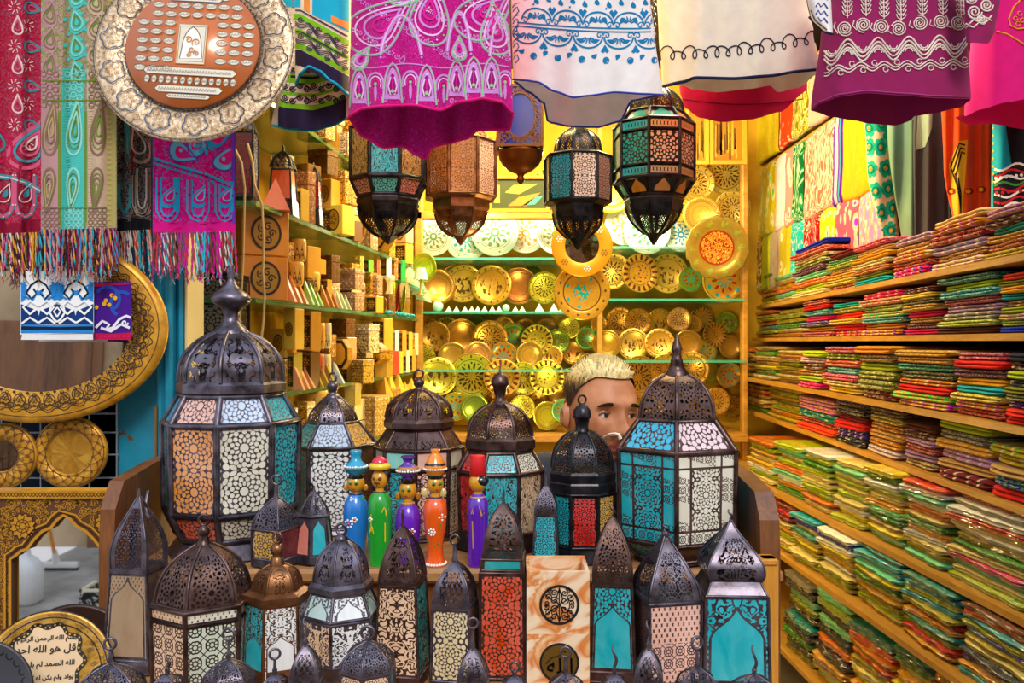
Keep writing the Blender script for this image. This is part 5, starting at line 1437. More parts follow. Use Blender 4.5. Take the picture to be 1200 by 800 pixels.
# arched wooden mirror --------------------------------------------------------------
def arch_mirror():
    Y = 1.72; k = Y / F
    t = thing('arched_mirror', 'carved golden wooden mirror with a pointed arch opening at the lower left', 'mirror', P(75, 740, Y))
    z0 = P(0, 740, Y).z
    L = lambda px, py, y=0.: Vector(((px - 75) * k, y, P(0, py, Y).z - z0))
    op = [(12, 740), (12, 655), (18, 651), (25, 645), (32, 643), (40, 632), (50, 622), (60, 618), (67, 609), (75, 603), (83, 608), (90, 616), (101, 622), (109, 630), (117, 640), (125, 645), (130, 648), (133, 655), (133, 740)]
    b = MB()
    def prof(out, y0, y1, mat=0):
        pass
    # front sheet between the opening and the outer edge, built in columns
    xs = sorted(set([-8, 12] + [p[0] for p in op] + [133, 152]))
    top = 582
    for y, flip in ((0., 0), (.018, 1)):
        for (a, c) in zip(op[1:-1], op[2:-1]):
            q = [L(a[0], a[1], y), L(c[0], c[1], y), L(c[0], top, y), L(a[0], top, y)]
            if a[0] < c[0]: b.quad(*(q if not flip else q[::-1]))
        for (xa, xb) in ((-8, 12), (133, 152)):
            q = [L(xa, 740, y), L(xb, 740, y), L(xb, top, y), L(xa, top, y)]; b.quad(*(q if not flip else q[::-1]))
    for a, c in zip(op, op[1:]): b.quad(L(*a, 0.), L(*a, .018), L(*c, .018), L(*c, 0.))
    dr = Draw(b, lambda x, y, l: L(x, y, -.0008 * l))
    dr.line(op, 3.4, 2, 2); dr.line([(p[0] + (3.4 if p[0] > 75 else -3.4), p[1] - 3) for p in op], 1., 1, 3); dr.line([(p[0] + (6 if p[0] > 75 else -6), p[1] - 5) for p in op], 2.2, 2, 2)
    def star(x, y, r):
        pts = [(x + r * (1 if i % 2 else .78) * math.cos(PI * i / 12), y + r * (1 if i % 2 else .78) * math.sin(PI * i / 12)) for i in range(24)]
        dr.fill(pts, 2, 2); dr.line(pts, 1., 1, 3, True); dr.line(circ(x, y, r * .5, 8), .8, 1, 3, True); dr.line(circ(x, y, r * .25, 8), .8, 1, 3, True)
        for i in range(8): dr.line([(x + r * .25 * math.cos(i * PI / 4), y + r * .25 * math.sin(i * PI / 4)), (x + r * .75 * math.cos(i * PI / 4 + .2), y + r * .75 * math.sin(i * PI / 4 + .2))], .7, 1, 3)
    rr = random.Random(5)
    inside = lambda x, y: y > interp([(p[0], p[1]) for p in op[1:-1]], x) - 9 if 12 < x < 133 else False
    for i in range(1500):
        x, y = rr.uniform(-6, 150), rr.uniform(585, 735)
        if inside(x, y) or inside(x + 3, y) or inside(x - 3, y) or (12 < x < 133 and y > 655): continue
        if math.hypot(x - 27, y - 616) < 17 or math.hypot(x - 125, y - 612) < 17: continue
        dr.line(spiral(x, y, 3.0, 1.2, rr.random() * 6, rr.choice((-1, 1)), 12), .9, 2, 1)
    star(27, 616, 16); star(126, 612, 15)
    b.build('carved_front', [plain('#5a3208', .6), plain('#3a200a', .7), plain('#c98a1e', .45, .2)], t, local=True)
    b = MB(); b.bbox(L(-8, 584, -.008), L(152, 574, .03), .003) if False else b.box((L(-8, 0).x, -.008, L(0, 583).z), (L(152, 0).x, .03, L(0, 574).z))
    dr = Draw(b, lambda x, y, l: L(x, y, -.008 - .0008 * l))
    for i in range(40):
        x = -6 + i * 4; dr.line([(x, 576), (x + 2, 578.5), (x, 581)], .7, 1); dr.line([(x + 4, 576), (x + 2, 578.5), (x + 4, 581)], .7, 1)
    b.build('top_rail', [M_GOLD, plain('#3a200a', .7)], t, local=True)
    b = MB(); b.quad(L(8, 742, .012), L(137, 742, .012), L(137, 600, .012), L(8, 600, .012)); b.build('mirror_glass', M_MIRROR, t, local=True)
    b = MB(); b.box((L(-6, 0).x, .02, L(0, 742).z), (L(150, 0).x, .028, L(0, 586).z)); b.build('back_board', M_cartwood, t, local=True)
    b = MB()
    for x in (-8, 142): b.box((L(x, 0).x, -.004, .05 - z0), (L(x + 10, 0).x, .03, L(0, 739).z))
    b.build('stand', M_GOLD, t, local=True)
arch_mirror()
# what the arched mirror shows: things on the street behind the camera
YM = 1.732
def refl(px, py, dist):      # point of the real street whose mirror image lies at that picture point
    v = P(px, py, dist); return Vector((v.x, 2 * YM - v.y, v.z))
def on_floor(px, py): return refl(px, py, CZ / ((py - 400) / F))
c = on_floor(28, 706); s = 5.3 / F
t = thing('plastic_jug', 'white plastic jug with a handle, seen at the left in the arched mirror', 'jug', (c.x, c.y, 0))
b = MB()
w_ = .105; H = .34
rg = []
for z, wx, wy in ((0, .8, .8), (.01, .95, .95), (.18, 1, 1), (.23, .95, .95), (.27, .7, .7), (.30, .36, .4), (.33, .3, .34), (.335, .3, .34)):
    rg.append([(c.x + w_ * wx * math.copysign(abs(math.cos(a)) ** .5, math.cos(a)), c.y + w_ * .8 * wy * math.copysign(abs(math.sin(a)) ** .5, math.sin(a)), z) for a in [2 * PI * i / 20 for i in range(20)]])
b.loft(rg, 0, True, True, True); b.build('body', plain('#e8e6e2', .4), t)
b = MB(); b.tube([(c.x - .03, c.y, .30), (c.x - .07, c.y, .305), (c.x - .115, c.y, .26), (c.x - .118, c.y, .18), (c.x - .1, c.y, .14)], .014, 8); b.build('handle', plain('#e8e6e2', .4), t)
b = MB(); b.lathe([(.034, 0), (.034, .02), (.001, .02)], 14, Matrix.Translation((c.x, c.y, .335))); b.build('cap', plain('#d8d8d8', .4), t)
c = on_floor(66, 668)
t = thing('floor_squeegee', 'floor squeegee with an orange handle, seen standing in the arched mirror', 'squeegee', (c.x, c.y, 0))
b = MB(); b.bbox((c.x - .16, c.y - .025, .02), (c.x + .16, c.y + .025, .06), .008); b.build('head', plain('#d8d4cc', .6), t)
b = MB(); b.box((c.x - .155, c.y - .006, 0), (c.x + .155, c.y + .006, .024)); b.build('rubber_blade', plain('#26282a', .7), t)
b = MB(); b.tube([(c.x, c.y, .05), (c.x + .012, c.y + .05, .16)], [.03, .016], 8); b.build('socket', plain('#e6e2da', .5), t)
b = MB(); b.tube([(c.x + .012, c.y + .05, .14), (c.x + .06, c.y + .5, 1.15)], .013, 8); b.build('stick', plain('#e08a1e', .5), t)
c = on_floor(124, 712)
t = thing('inlaid_box', 'open black and cream inlaid box, seen at the lower right in the arched mirror', 'box', (c.x, c.y, 0))
b = MB(); w_ = .11; h = .13
for lo, hi in (((-w_, -w_, 0), (w_, -w_ + .012, h)), ((-w_, w_ - .012, 0), (w_, w_, h)), ((-w_, -w_ + .012, 0), (-w_ + .012, w_ - .012, h)), ((w_ - .012, -w_ + .012, 0), (w_, w_ - .012, h)), ((-w_, -w_, -.0), (w_, w_, .012))): b.box(lo, hi, 0, Matrix.Translation((c.x, c.y, 0)))
b.build('body', cloth_mat('inlay_black', '#20202a', ('#d8d0c0',), 20., 3., (.3,)), t)
b = MB()
for lo, hi in (((-w_, -w_, h), (w_, -w_ + .016, h + .015)), ((-w_, w_ - .016, h), (w_, w_, h + .015)), ((-w_, -w_, h), (-w_ + .016, w_, h + .015)), ((w_ - .016, -w_, h), (w_, w_, h + .015))): b.box(lo, hi, 0, Matrix.Translation((c.x, c.y, 0)))
b.build('rim', plain('#efe3c0', .5), t)

# trays at the lower left --------------------------------------------------------------
def tray(label, px, py, Y, r, tilt, yaw, script=False, mat=None):
    k = Y / F; R0 = r * k
    t = disc_thing('engraved_tray', label, 'tray', px, py, Y, R0, math.radians(tilt), math.radians(yaw))
    b = MB(); b.lathe([(R0 * .78, -.006), (R0 * .96, .004), (R0, .006), (R0, .009), (R0 * .95, .008), (R0 * .78, .000), (.001, .000)], 56, LM)
    M_in = mat or mk('antique_tray', lambda g: dict(color=g.ramp(g.noise(g.objv(), 45., 5., .7), [(.3, lin('#6a4a18')), (.5, lin('#d8a040')), (.75, lin('#f0c878'))]), metal=.3, rough=.35))
    mats = [M_in, plain('#181412', .5), plain('#e6c49a', .5), plain('#7a5a1e', .5), plain('#23304a', .5)]
    dr = Draw(b, lambda x, y, l: Vector((x, -(.001 + max(0, math.hypot(x, y) - R0 * .78) / (R0 * .18) * .0052) - .0007 * l, -y)))
    if script:
        dr.line(circ(0, 0, R0 * .97, 70), .003, 4, 2, True); dr.line(circ(0, 0, R0 * .90, 70), .002, 4, 2, True); dr.line(circ(0, 0, R0 * .80, 70), .0016, 1, 2, True)
        lob = [(-.006 + R0 * .56 * (1 + .07 * math.cos(10 * a)) * math.cos(a), -R0 * .22 + R0 * .56 * (1 + .07 * math.cos(10 * a)) * math.sin(a)) for a in [2 * PI * i / 100 for i in range(100)]]
        dr.fill(lob, 2, 1); dr.line(lob, .006, 1, 2, True)
        for i in range(0, 100, 2): dr.disc(lob[i][0], lob[i][1], .0016, 0, 3, 6)
        for txt, yy, sc in (('بسم الله الرحمن الرحيم', -.60, .0125), ('قل هو الله احد', -.42, .021), ('الله الصمد لم يلد ولم', -.21, .0165), ('يولد ولم يكن له كفوا احد', -.01, .0145), ('صدق الله العظيم', .17, .0145)):
            v, f = text2d(txt); mx_ = max(p[0] for p in v); mn_ = min(p[0] for p in v); wd = (mx_ - mn_) * sc
            for dx, dy in ((0, 0), (.0007, .0004)):
                dr.text([(p[0] - (mx_ + mn_) / 2, -p[1]) for p in v], [q[::-1] for q in f], -.006 + dx, R0 * yy + .004 + dy, sc * min(1., .088 * R0 / .1 / wd if wd > .088 * R0 / .1 else 1.), 1, 3)
        rr = random.Random(2)
        for i in range(150):
            a = rr.uniform(0, 2 * PI); q = rr.uniform(.62, .97); x, y = R0 * q * math.cos(a), R0 * q * math.sin(a)
            if math.hypot(x + .006, y + R0 * .22) < R0 * .63: continue
            dr.line(spiral(x, y, .0042, 1.2, a, 1, 10), .001, 3, 1)
    else:
        dr.line(circ(0, 0, R0 * .95, 60), .003, 1, 1, True)
        for i in range(28):
            a = 2 * PI * i / 28; dr.line(circ(R0 * .86 * math.cos(a), R0 * .86 * math.sin(a), R0 * .07, 10), .0016, 1, 1, True)
    b.build('dish', mats, t, local=True)
    b = MB(); b.lathe([(R0 * .985, .006), (R0 * 1.0, .010), (R0 * 1.015, .007), (R0 * 1.0, .003), (R0 * .985, .006)], 56, LM, cap=False); b.build('rim', plain('#2a2224', .4, .4), t, local=True)
    return t
tray('gold tray with a lobed medallion of black Arabic script, at the bottom left corner', 56, 793, 1.36, 74, -16, 10, True)
tray('dark brown tray leaning behind the inscribed tray at the bottom left', 84, 783, 1.44, 72, -14, 8, False, plain('#3a2016', .4, .2))
tray('patterned grey tray cut by the bottom left corner, before the inscribed tray', -28, 815, 1.28, 62, -14, 14, False, plain('#4a4a52', .4, .3))
# ------------------------------------------------------------------ painted wooden dolls, onyx boxes
def gl(h): return plain(h, .25, coat=.7, var=.05)
SKIN = '#d8941e'
def doll(label, cx, Y, body, bcol, head, hat, extra):
    k = Y / F; X = (cx - 600) * k
    t = thing('painted_doll', label, 'doll', (X, Y, ZU))
    zof = lambda y: CZ - (y - 400) * k
    T = Matrix.Translation((X, Y, 0))
    yb = 400 + (CZ - ZU - .0008) / k
    body = [p for p in body if p[0] < yb] + [(yb, body[-1][1])]
    b = MB(); b.lathe([(r * k, zof(y)) for y, r in body][::-1], 28, T); b.build('body', gl(bcol), t)
    hy, hr, hh = head
    b = MB(); b.ball((X, Y, zof(hy)), hr * k, 0, 20, 14, (1, 1, hh / hr)); b.lathe([(hr * .55 * k, zof(hy + hh + 7)), (hr * .5 * k, zof(hy + hh - 2))], 16, T); b.build('head', gl(SKIN), t)
    def surf(dx, dy, lift=.0012):
        q = max(0., 1 - (dx / hr) ** 2 - (dy / hh) ** 2); return Vector((X + dx * k, Y - hr * k * math.sqrt(q) - lift, zof(hy + dy)))
    def bsurf(dx, y, lift=.0009):
        r = interp([(a, c) for a, c in body], y); q = max(0., r * r - dx * dx); return Vector((X + dx * k, Y - k * math.sqrt(q) - lift, zof(y)))
    hat(t, X, Y, k, zof, T)
    extra(t, X, Y, k, zof, surf, bsurf)
    return t
def face(t, surf, dx0, green=True, mous=False):
    b = MB(); d = Draw(b, lambda x, y, l: surf(x, y, .0006 * (l + 1)))
    for s_ in (-1, 1):
        d.line([(dx0 + s_ * 1.5, -1.6), (dx0 + s_ * 3.5, -2.8), (dx0 + s_ * 6, -2)], 1.7 if green else .8, 0 if green else 1, 1)
        d.line([(dx0 + s_ * 1.6, -.6), (dx0 + s_ * 3.6, -1.2), (dx0 + s_ * 5.6, -.4)], .8, 1, 2); d.disc(dx0 + s_ * 3.5, 0, .7, 1, 2, 6)
    if mous: d.line([(dx0 - 3.5, 4), (dx0 - 1, 3), (dx0, 4.2), (dx0 + 1, 3), (dx0 + 3.5, 4)], 1.3, 1, 2); d.line([(dx0, -1), (dx0 - .8, 2), (dx0 + .6, 2.2)], .6, 1, 1)
    d.fill([(dx0 - 1.8, 5.4), (dx0, 4.6), (dx0 + 1.8, 5.4), (dx0, 6.8)], 2, 2)
    b.build('painted_face', [gl('#2f9a3c'), gl('#1c1208'), gl('#d01a20')], t)
def pot(c1, c2, prof, beads, dots='#f0ead8', band=None):
    def f(t, X, Y, k, zof, T):
        b = MB(); b.lathe([(r * k, zof(y)) for y, r in prof][::-1], 26, T); h = b.build('pot', gl(c1), t)
        yb, rb = beads
        b = MB()
        for i in range(26):
            a = 2 * PI * i / 26; b.ball((X + rb * k * math.cos(a), Y + rb * k * math.sin(a), zof(yb)), 1.35 * k, 0, 8, 6)
        b.build('bead_band', gl(dots), h)
        if band:
            b = MB(); b.lathe([(r * k, zof(y)) for y, r in band[1]][::-1], 26, T, cap=False); b.build('painted_band', gl(band[0]), h)
        b = MB(); b.lathe([(r * k, zof(y)) for y, r in ((prof[-1][0] - 1, 8.5), (prof[-1][0] + 3, 9), (prof[-1][0] + 5, 8))][::-1], 18, T); b.build('hair', gl('#14100e'), t)
    return f
def flowers(t, bsurf, cs, col_out='#f0ece4', col_in='#d8281e', r=1.5):
    for x, y, n, R_ in cs:
        b = MB()
        for i in range(n):
            a = 2 * PI * i / n; b.ball(bsurf(x + R_ * math.cos(a), y + R_ * math.sin(a), 0), r * .0016, 0, 7, 5)
        b.ball(bsurf(x, y, 0), r * .0018, 1, 7, 5); b.build('painted_flower', [gl(col_out), gl(col_in)], t)
def earrings(t, X, Y, k, zof, xs, y, r, col='#c8881e', ry=1.3):
    for x in xs:
        b = MB(); b.ball((X + x * k, Y, zof(y)), r * k, 0, 12, 8, (1, .5, ry)); b.build('earring', gl(col), t)
def collar(t, X, Y, k, zof, y, r, c): 
    b = MB(); b.torus((X, Y, zof(y)), r * k, 1.2 * k, Matrix.Rotation(PI / 2, 4, 'X'), 0, 24, 6); b.build('collar', gl(c), t)
def leaves(t, bsurf, pts, col_):
    b = MB(); d = Draw(b, lambda x, y, l: bsurf(x, y, .0008))
    for p in pts: d.line(p, 1.8, 0, 1, taper=True)
    b.build('painted_leaf', gl(col_), t)

def x1(t, X, Y, k, zof, sf, bs):
    face(t, sf, -1); earrings(t, X, Y, k, zof, (-11.5, 11.5), 571, 3); collar(t, X, Y, k, zof, 578, 7, '#1a2a6a')
    flowers(t, bs, ((-6, 611, 7, 4.2), (1, 606, 5, 2.5))); flowers(t, bs, ((-3, 583, 3, 1.5),)); leaves(t, bs, [[(6, 582), (8, 583), (11, 581)]], '#2f9a3c')
doll('blue painted doll carrying a turquoise pot on its head, leftmost of the five', 417, 1.63, [(577, 6), (581, 9), (588, 13), (598, 14.5), (612, 14.5), (626, 13), (640, 11), (652, 12), (660, 14)], '#1f78cc', (566, 10.5, 11.5),
     pot('#1f9ac0', 0, [(527, 6), (528.5, 7), (532, 6), (536, 5.5), (540, 7), (544, 12), (548, 13.5), (552, 12), (555, 8), (557, 7)], (546, 13.2), band=('#1c7a98', [(548, 13.7), (551, 12.6), (553, 11)])), x1)
def hatcap(t, X, Y, k, zof, T):
    b = MB(); b.lathe([(r * k, zof(y)) for y, r in ((534, 1), (536, 6), (540, 9), (544, 9.5))][::-1], 22, T); h = b.build('cap', gl('#d8203c'), t)
    b = MB(); b.lathe([(r * k, zof(y)) for y, r in ((542, 9), (543, 12), (546, 13), (549, 12), (550, 9))][::-1], 22, T); b.build('brim', gl('#f0c81e'), h)
def x2(t, X, Y, k, zof, sf, bs):
    face(t, sf, -2, False, True); collar(t, X, Y, k, zof, 576, 6.5, '#2a1a10')
    b = MB(); b.ball((X + 4 * k, Y + 3 * k, zof(557)), 8.2 * k, 0, 14, 10, (1, 1, 1.3)); b.build('hair', gl('#14100e'), t)
    leaves(t, bs, [[(-8, 600), (-8, 620)], [(-10, 622), (-8, 614)], [(-5, 622), (-7, 614)], [(8, 610), (8, 632)], [(4, 598), (7, 592), (9, 597), (9, 602)]], '#e6c81e'); flowers(t, bs, ((-9, 606, 4, 1.6),))
doll('green painted doll with a red and yellow cap and a moustache, second from left', 445, 1.61, [(575, 6), (579, 10), (585, 13), (600, 14), (625, 14), (650, 13), (662, 13)], '#189a28', (561, 9.5, 12), hatcap, x2)
def x3(t, X, Y, k, zof, sf, bs):
    face(t, sf, -1); earrings(t, X, Y, k, zof, (-12, 12), 581, 3, '#b87a1e', 1.6); collar(t, X, Y, k, zof, 589, 7, '#c89a2c'); flowers(t, bs, ((-5, 624, 6, 3.5), (6, 620, 5, 3)))
doll('purple painted doll with a purple pot on its head, in the middle of the five', 478, 1.62, [(588, 6), (591, 9), (597, 13), (606, 15), (618, 15), (630, 13.5), (645, 12), (662, 14)], '#6a1eb8', (574, 10.5, 11.5),
     pot('#5a2a98', 0, [(534, 8), (535.5, 8.5), (538, 6), (541, 5), (544, 7), (547, 12), (551, 13.5), (555, 11), (558, 6.5), (561, 6.5)], (551, 13.4), band=('#b07a2c', [(546, 11.2), (548, 12.9), (549.5, 13.5)])), x3)
def x4(t, X, Y, k, zof, sf, bs):
    face(t, sf, 3); earrings(t, X, Y, k, zof, (-12.5, 9), 577, 4.5, '#d8c078', 1.2); collar(t, X, Y, k, zof, 582, 7.5, '#1c3a5a')
    flowers(t, bs, ((-3, 621, 7, 3.6),), '#f0ece4', '#f0ece4'); flowers(t, bs, ((9, 604, 4, 3),), '#f0ece4', '#e8b02c'); leaves(t, bs, [[(-9, 628), (-7, 634), (-9, 638)], [(-2, 636), (2, 639)], [(3, 632), (5, 638)], [(4, 614), (7, 618)], [(6, 610), (8, 614)]], '#1f9a3c')
    b = MB()
    for i in range(24): b.ball((X + 12.6 * k * math.cos(2 * PI * i / 24), Y + 12.6 * k * math.sin(2 * PI * i / 24), ZU + .004), .0026, 0, 7, 5)
    b.build('bead_hem', gl('#f0ece4'), t)
doll('orange painted doll with an orange striped pot and white flowers, second from right', 510, 1.605, [(581, 6), (584, 9), (589, 13), (600, 14), (615, 13), (630, 10.5), (642, 9), (650, 9.5), (658, 12), (663, 13)], '#ee5a10', (567, 10, 11.5),
     pot('#f08a1e', 0, [(526, 5), (527, 5.5), (530, 4.5), (532, 5), (535, 8), (540, 10), (545, 12.5), (549, 13), (553, 11), (556, 9)], (549, 12.9), band=('#14100e', [(542, 11), (543, 11.8), (544.5, 12.6)])), x4)
def fez(t, X, Y, k, zof, T):
    b = MB(); b.lathe([(r * k, zof(y)) for y, r in ((533, 1), (533.2, 7.6), (534, 8), (556, 9.8), (556.5, 9))][::-1], 24, T); b.build('fez', plain('#d8141c', .6), t)
    b = MB(); b.ball((X + 3.5 * k, Y - 1.5 * k, zof(563)), 9.2 * k, 0, 16, 12, (1, 1, .85)); b.build('hair', gl('#101418'), t)
def x5(t, X, Y, k, zof, sf, bs):
    collar(t, X, Y, k, zof, 582, 8, '#c89a2c'); leaves(t, bs, [[(-7, 600), (-6, 594), (-5, 600)], [(-6, 608), (-5, 640)], [(2, 590), (5, 602), (8, 598)]], '#d8a81e')
doll('purple painted doll in a tall red fez, rightmost of the five', 560, 1.60, [(578, 6), (582, 9), (586, 12), (600, 12.5), (630, 12), (655, 12), (668, 11.5)], '#5a18a8', (565, 10.5, 12), fez, x5)

# onyx boxes in the front row ---------------------------------------------------------
M_ONYX = mk('banded_onyx', lambda g: (lambda n: dict(color=g.ramp(n, [(.30, lin('#f2e0c8')), (.44, lin('#efcfa8')), (.5, lin('#d87a34')), (.56, lin('#e8b078')), (.62, lin('#f0d4b0')), (.7, lin('#dc8a48')), (.78, lin('#f6e6d2'))]), rough=.22, coat=.4))(g.noise(g.vec(g.obj()[0] * 1. + g.obj()[2] * .8, g.obj()[1], g.obj()[2] * 1.8 - g.obj()[0]), 9., 3., .55, .8)))
M_BRZ = plain('#7a5a1e', .4, .5); M_INK = plain('#151210', .5)
def onyx(label, z0, H, motif):
    Y = 1.33; k = Y / F; x0, x1 = (617 - 600) * k, (691 - 600) * k; D = x1 - x0
    t = thing('onyx_box', label, 'box', ((x0 + x1) / 2, Y, z0))
    w = .006; b = MB()
    b.bbox((x0, Y, z0), (x1, Y + w, z0 + H), .0003); b.bbox((x0, Y + D - w, z0), (x1, Y + D, z0 + H), .0003); b.box((x0, Y + w, z0), (x0 + w, Y + D - w, z0 + H - .001)); b.box((x1 - w, Y + w, z0), (x1, Y + D - w, z0 + H - .001)); b.box((x0 + w, Y + w, z0 + .0005), (x1 - w, Y + D - w, z0 + w))
    b.build('body', M_ONYX, t)
    cx, cz, r = (x0 + x1) / 2 + .002, z0 + H * .47, 23 * k
    mp = lambda x, y, l: Vector((cx + x * k, Y - .0006 * (l + 1), cz - y * k))
    b = MB(); d = Draw(b, mp)
    if motif == 0:
        d.line(circ(0, 0, 22, 40), 3, 0, 1, True)
        for s_ in (-1, 1):
            for q in (0, 1):
                f = 1 if q else -1
                for (x, y, rr_) in ((6, 5, 5), (13, 9, 4.5), (6, 14, 4), (15, 2, 3.5), (10, 16, 3)): d.line(spiral(s_ * x, f * y, rr_, 1.4, x * 1., s_, 16), 1.3, 0, 1)
                d.line([(s_ * 1, 0), (s_ * 4, f * 7), (s_ * 2, f * 13), (0, f * 19)], 1.5, 0, 1); d.line([(s_ * 3, f * 2), (s_ * 9, f * 6), (s_ * 17, f * 12)], 1.2, 0, 1)
        d.line([(0, -20), (0, 20)], 1.3, 0, 1)
        b.build('medallion', [M_INK], t)
    else:
        d.disc(0, 0, 23, 1, 0, 36); d.line(circ(0, 0, 22, 40), 2.6, 0, 1, True)
        v, f = text2d('الله'); mx_, mn_ = max(p[0] for p in v), min(p[0] for p in v)
        sc = 30 / (mx_ - mn_)
        for o in (0, .7): d.text([(p[0] - (mx_ + mn_) / 2, -p[1]) for p in v], [q[::-1] for q in f], o, 12 + o * .5, sc, 0, 2)
        d.line([(-16, 1), (-9, -6), (4, -10), (2, -15), (8, -12)], 1.3, 0, 2)
        b.build('medallion', [M_INK, M_BRZ], t)
HB = (798 - 740) * 1.33 / F
onyx('lower onyx box with a bronze Arabic medallion in the front row', ZT + .0008, .0832, 1)
onyx('upper onyx box with an openwork black floral medallion in the front row', ZT + .084, .098, 0)
# ------------------------------------------------------------------ the seller
def seller():
    Y = 2.17; k = Y / F; C0 = P(703, 485, Y); hk = .26 / .236
    root = thing('person', 'man with bleached short hair and dark jacket peering out between two lanterns', 'person', (C0.x, Y, 0))
    M_skin = mk('skin', lambda g: dict(color=g.ramp(g.noise(g.objv(), 18., 4.), [(.3, lin('#b06a40')), (.7, lin('#d8946a'))]), rough=.5, spec=.4))
    M_lip = plain('#9a4a3c', .5); M_stub = mk('stubble', lambda g: dict(color=g.ramp(g.noise(g.objv(), 260., 2.), [(.4, lin('#7a4a34')), (.62, lin('#b87a54'))]), rough=.6))
    M_hair = mk('bleached_hair', lambda g: (lambda z, n: dict(color=g.ramp(z + (n - .5) * .8, [(.30, lin('#3a2412')), (.48, lin('#8a6830')), (.62, lin('#dcbc72')), (.85, lin('#f0dca0'))]), rough=.55, normal=g.bump(n, .9, .01)))((g.obj()[2] - .055 * hk - C0.z) * 14. / 1.06 + .16, g.noise(g.vec(g.obj()[0] * 5., g.obj()[1] * 5., g.obj()[2] * .8), 30., 3., .6)))
    RZ = Matrix.Rotation(math.radians(24), 4, 'Z') @ Matrix.Rotation(math.radians(3), 4, 'Y')
    gs = lambda x, z, cx, cz, sx, sz: math.exp(-((x - cx) / sx) ** 2 - ((z - cz) / sz) ** 2)
    def head(u, v, off=0., topoff=0.):
        th = 2 * PI * u; ph = PI * (v - .5)
        d = Vector((math.sin(th) * math.cos(ph), -math.cos(th) * math.cos(ph), math.sin(ph)))
        q = 2.35
        s_ = (abs(d.x) ** q + abs(d.y) ** q + abs(d.z) ** 2.15) ** (-1 / q)
        p = Vector((d.x * s_ * .0765, d.y * s_ * .097, d.z * s_ * .118))
        z = p.z
        if z < 0:
            t = min(1, -z / .118); p.x *= 1 - .30 * t ** 1.6
            if p.y > 0: p.y *= 1 - .62 * min(1, t * 1.25) ** 1.1
            else: p.y *= 1 - .10 * t
        fr = max(0., -d.y) ** 1.2; x = p.x
        if d.y < 0:
            p.y -= fr * (.030 * gs(x, z, 0, -.032, .013, .016) + .019 * gs(x, z, 0, -.012, .009, .03) + .010 * (gs(x, z, .013, -.036, .009, .009) + gs(x, z, -.013, -.036, .009, .009)))
            p.y -= fr * .007 * gs(x, z, 0, .030, .055, .011) ; p.y += fr * .015 * (gs(x, z, .033, .006, .019, .013) + gs(x, z, -.033, .006, .019, .013))
            p.y -= fr * (.0075 * gs(x, z, 0, -.063, .024, .0055) + .008 * gs(x, z, 0, -.075, .021, .006)); p.y += fr * .004 * gs(x, z, 0, -.0695, .026, .0025)
            p.y -= fr * .010 * gs(x, z, 0, -.103, .022, .016); p.y += fr * .004 * gs(x, z, 0, -.088, .03, .006)
            p.y -= fr * .006 * (gs(x, z, .048, -.025, .02, .02) + gs(x, z, -.048, -.025, .02, .02)); p.y += fr * .005 * (gs(x, z, .045, -.065, .016, .022) + gs(x, z, -.045, -.065, .016, .022))
        if off or topoff:
            n = d.normalized(); p += Vector((n.x * off, n.y * off, n.z * off + max(0, n.z) ** .7 * topoff))
        return RZ @ (p * hk) + C0
    # skeleton body grown with a skin modifier
    B = C0; X0 = B.x; Yc = Y + .03; sh = B.z - .115 * hk
    V = []; E_ = []; RAD = []
    def pv(p, r, par=None):
        V.append(Vector(p)); RAD.append(r)
        if par is not None: E_.append((par, len(V) - 1))
        return len(V) - 1
    pel = pv((X0, Yc, .80), .125); wa = pv((X0, Yc, .98), .12, pel); ch = pv((X0, Yc - .005, 1.16), .135, wa); uc = pv((X0, Yc, sh - .02), .10, ch); nk = pv((X0, Yc - .005, sh + .03), .056, uc); pv((X0 + .003, Yc - .012, B.z - .06), .052, nk)
    for s_ in (-1, 1):
        hp = pv((X0 + s_ * .09, Yc, .76), .088, pel); kn = pv((X0 + s_ * .10, Yc - .01, .44), .058, hp); cf = pv((X0 + s_ * .10, Yc + .01, .30), .055, kn); an = pv((X0 + s_ * .10, Yc + .015, .09), .037, cf); he = pv((X0 + s_ * .10, Yc + .02, .045), .038, an); pv((X0 + s_ * .11, Yc - .13, .03), .030, he)
        so = pv((X0 + s_ * .165, Yc, sh - .035), .058, uc); el = pv((X0 + s_ * .225, Yc + .02, sh - .30), .042, so); wr = pv((X0 + s_ * .23, Yc - .06, sh - .53), .026, el); pm = pv((X0 + s_ * .228, Yc - .08, sh - .585), .031, wr)
        for f in range(4):
            off = (f - 1.5) * .017; L = (.075, .085, .08, .062)[f]
            a = pv((X0 + s_ * .228, Yc - .09 + off, sh - .625), .0095, pm); b_ = pv((X0 + s_ * .222, Yc - .094 + off, sh - .625 - L * .5), .0085, a); pv((X0 + s_ * .208, Yc - .096 + off, sh - .625 - L * .95), .007, b_)
        a = pv((X0 + s_ * .215, Yc - .115, sh - .59), .011, pm); pv((X0 + s_ * .205, Yc - .135, sh - .635), .009, a)
    def grow(verts, edges, rad, sub=2):
        me = bpy.data.meshes.new('grow'); me.from_pydata([tuple(v) for v in verts], edges, [])
        o = bpy.data.objects.new('grow', me); COL.objects.link(o)
        o.modifiers.new('skin', 'SKIN')
        for i, r in enumerate(rad): me.skin_vertices[0].data[i].radius = (r, r)
        me.skin_vertices[0].data[0].use_root = True
        s = o.modifiers.new('sub', 'SUBSURF'); s.levels = sub; s.render_levels = sub
        dg = bpy.context.evaluated_depsgraph_get(); dg.update(); m2 = o.evaluated_get(dg).to_mesh()
        r = ([v.co.copy() for v in m2.vertices], [tuple(p.vertices) for p in m2.polygons])
        bpy.data.objects.remove(o); return r
    b = MB()
    vs, fs = grow(V, E_, RAD); b.add(vs, fs, 0, True)
    b.grid(lambda u, v: head(u, v), 96, 72, 0, True)
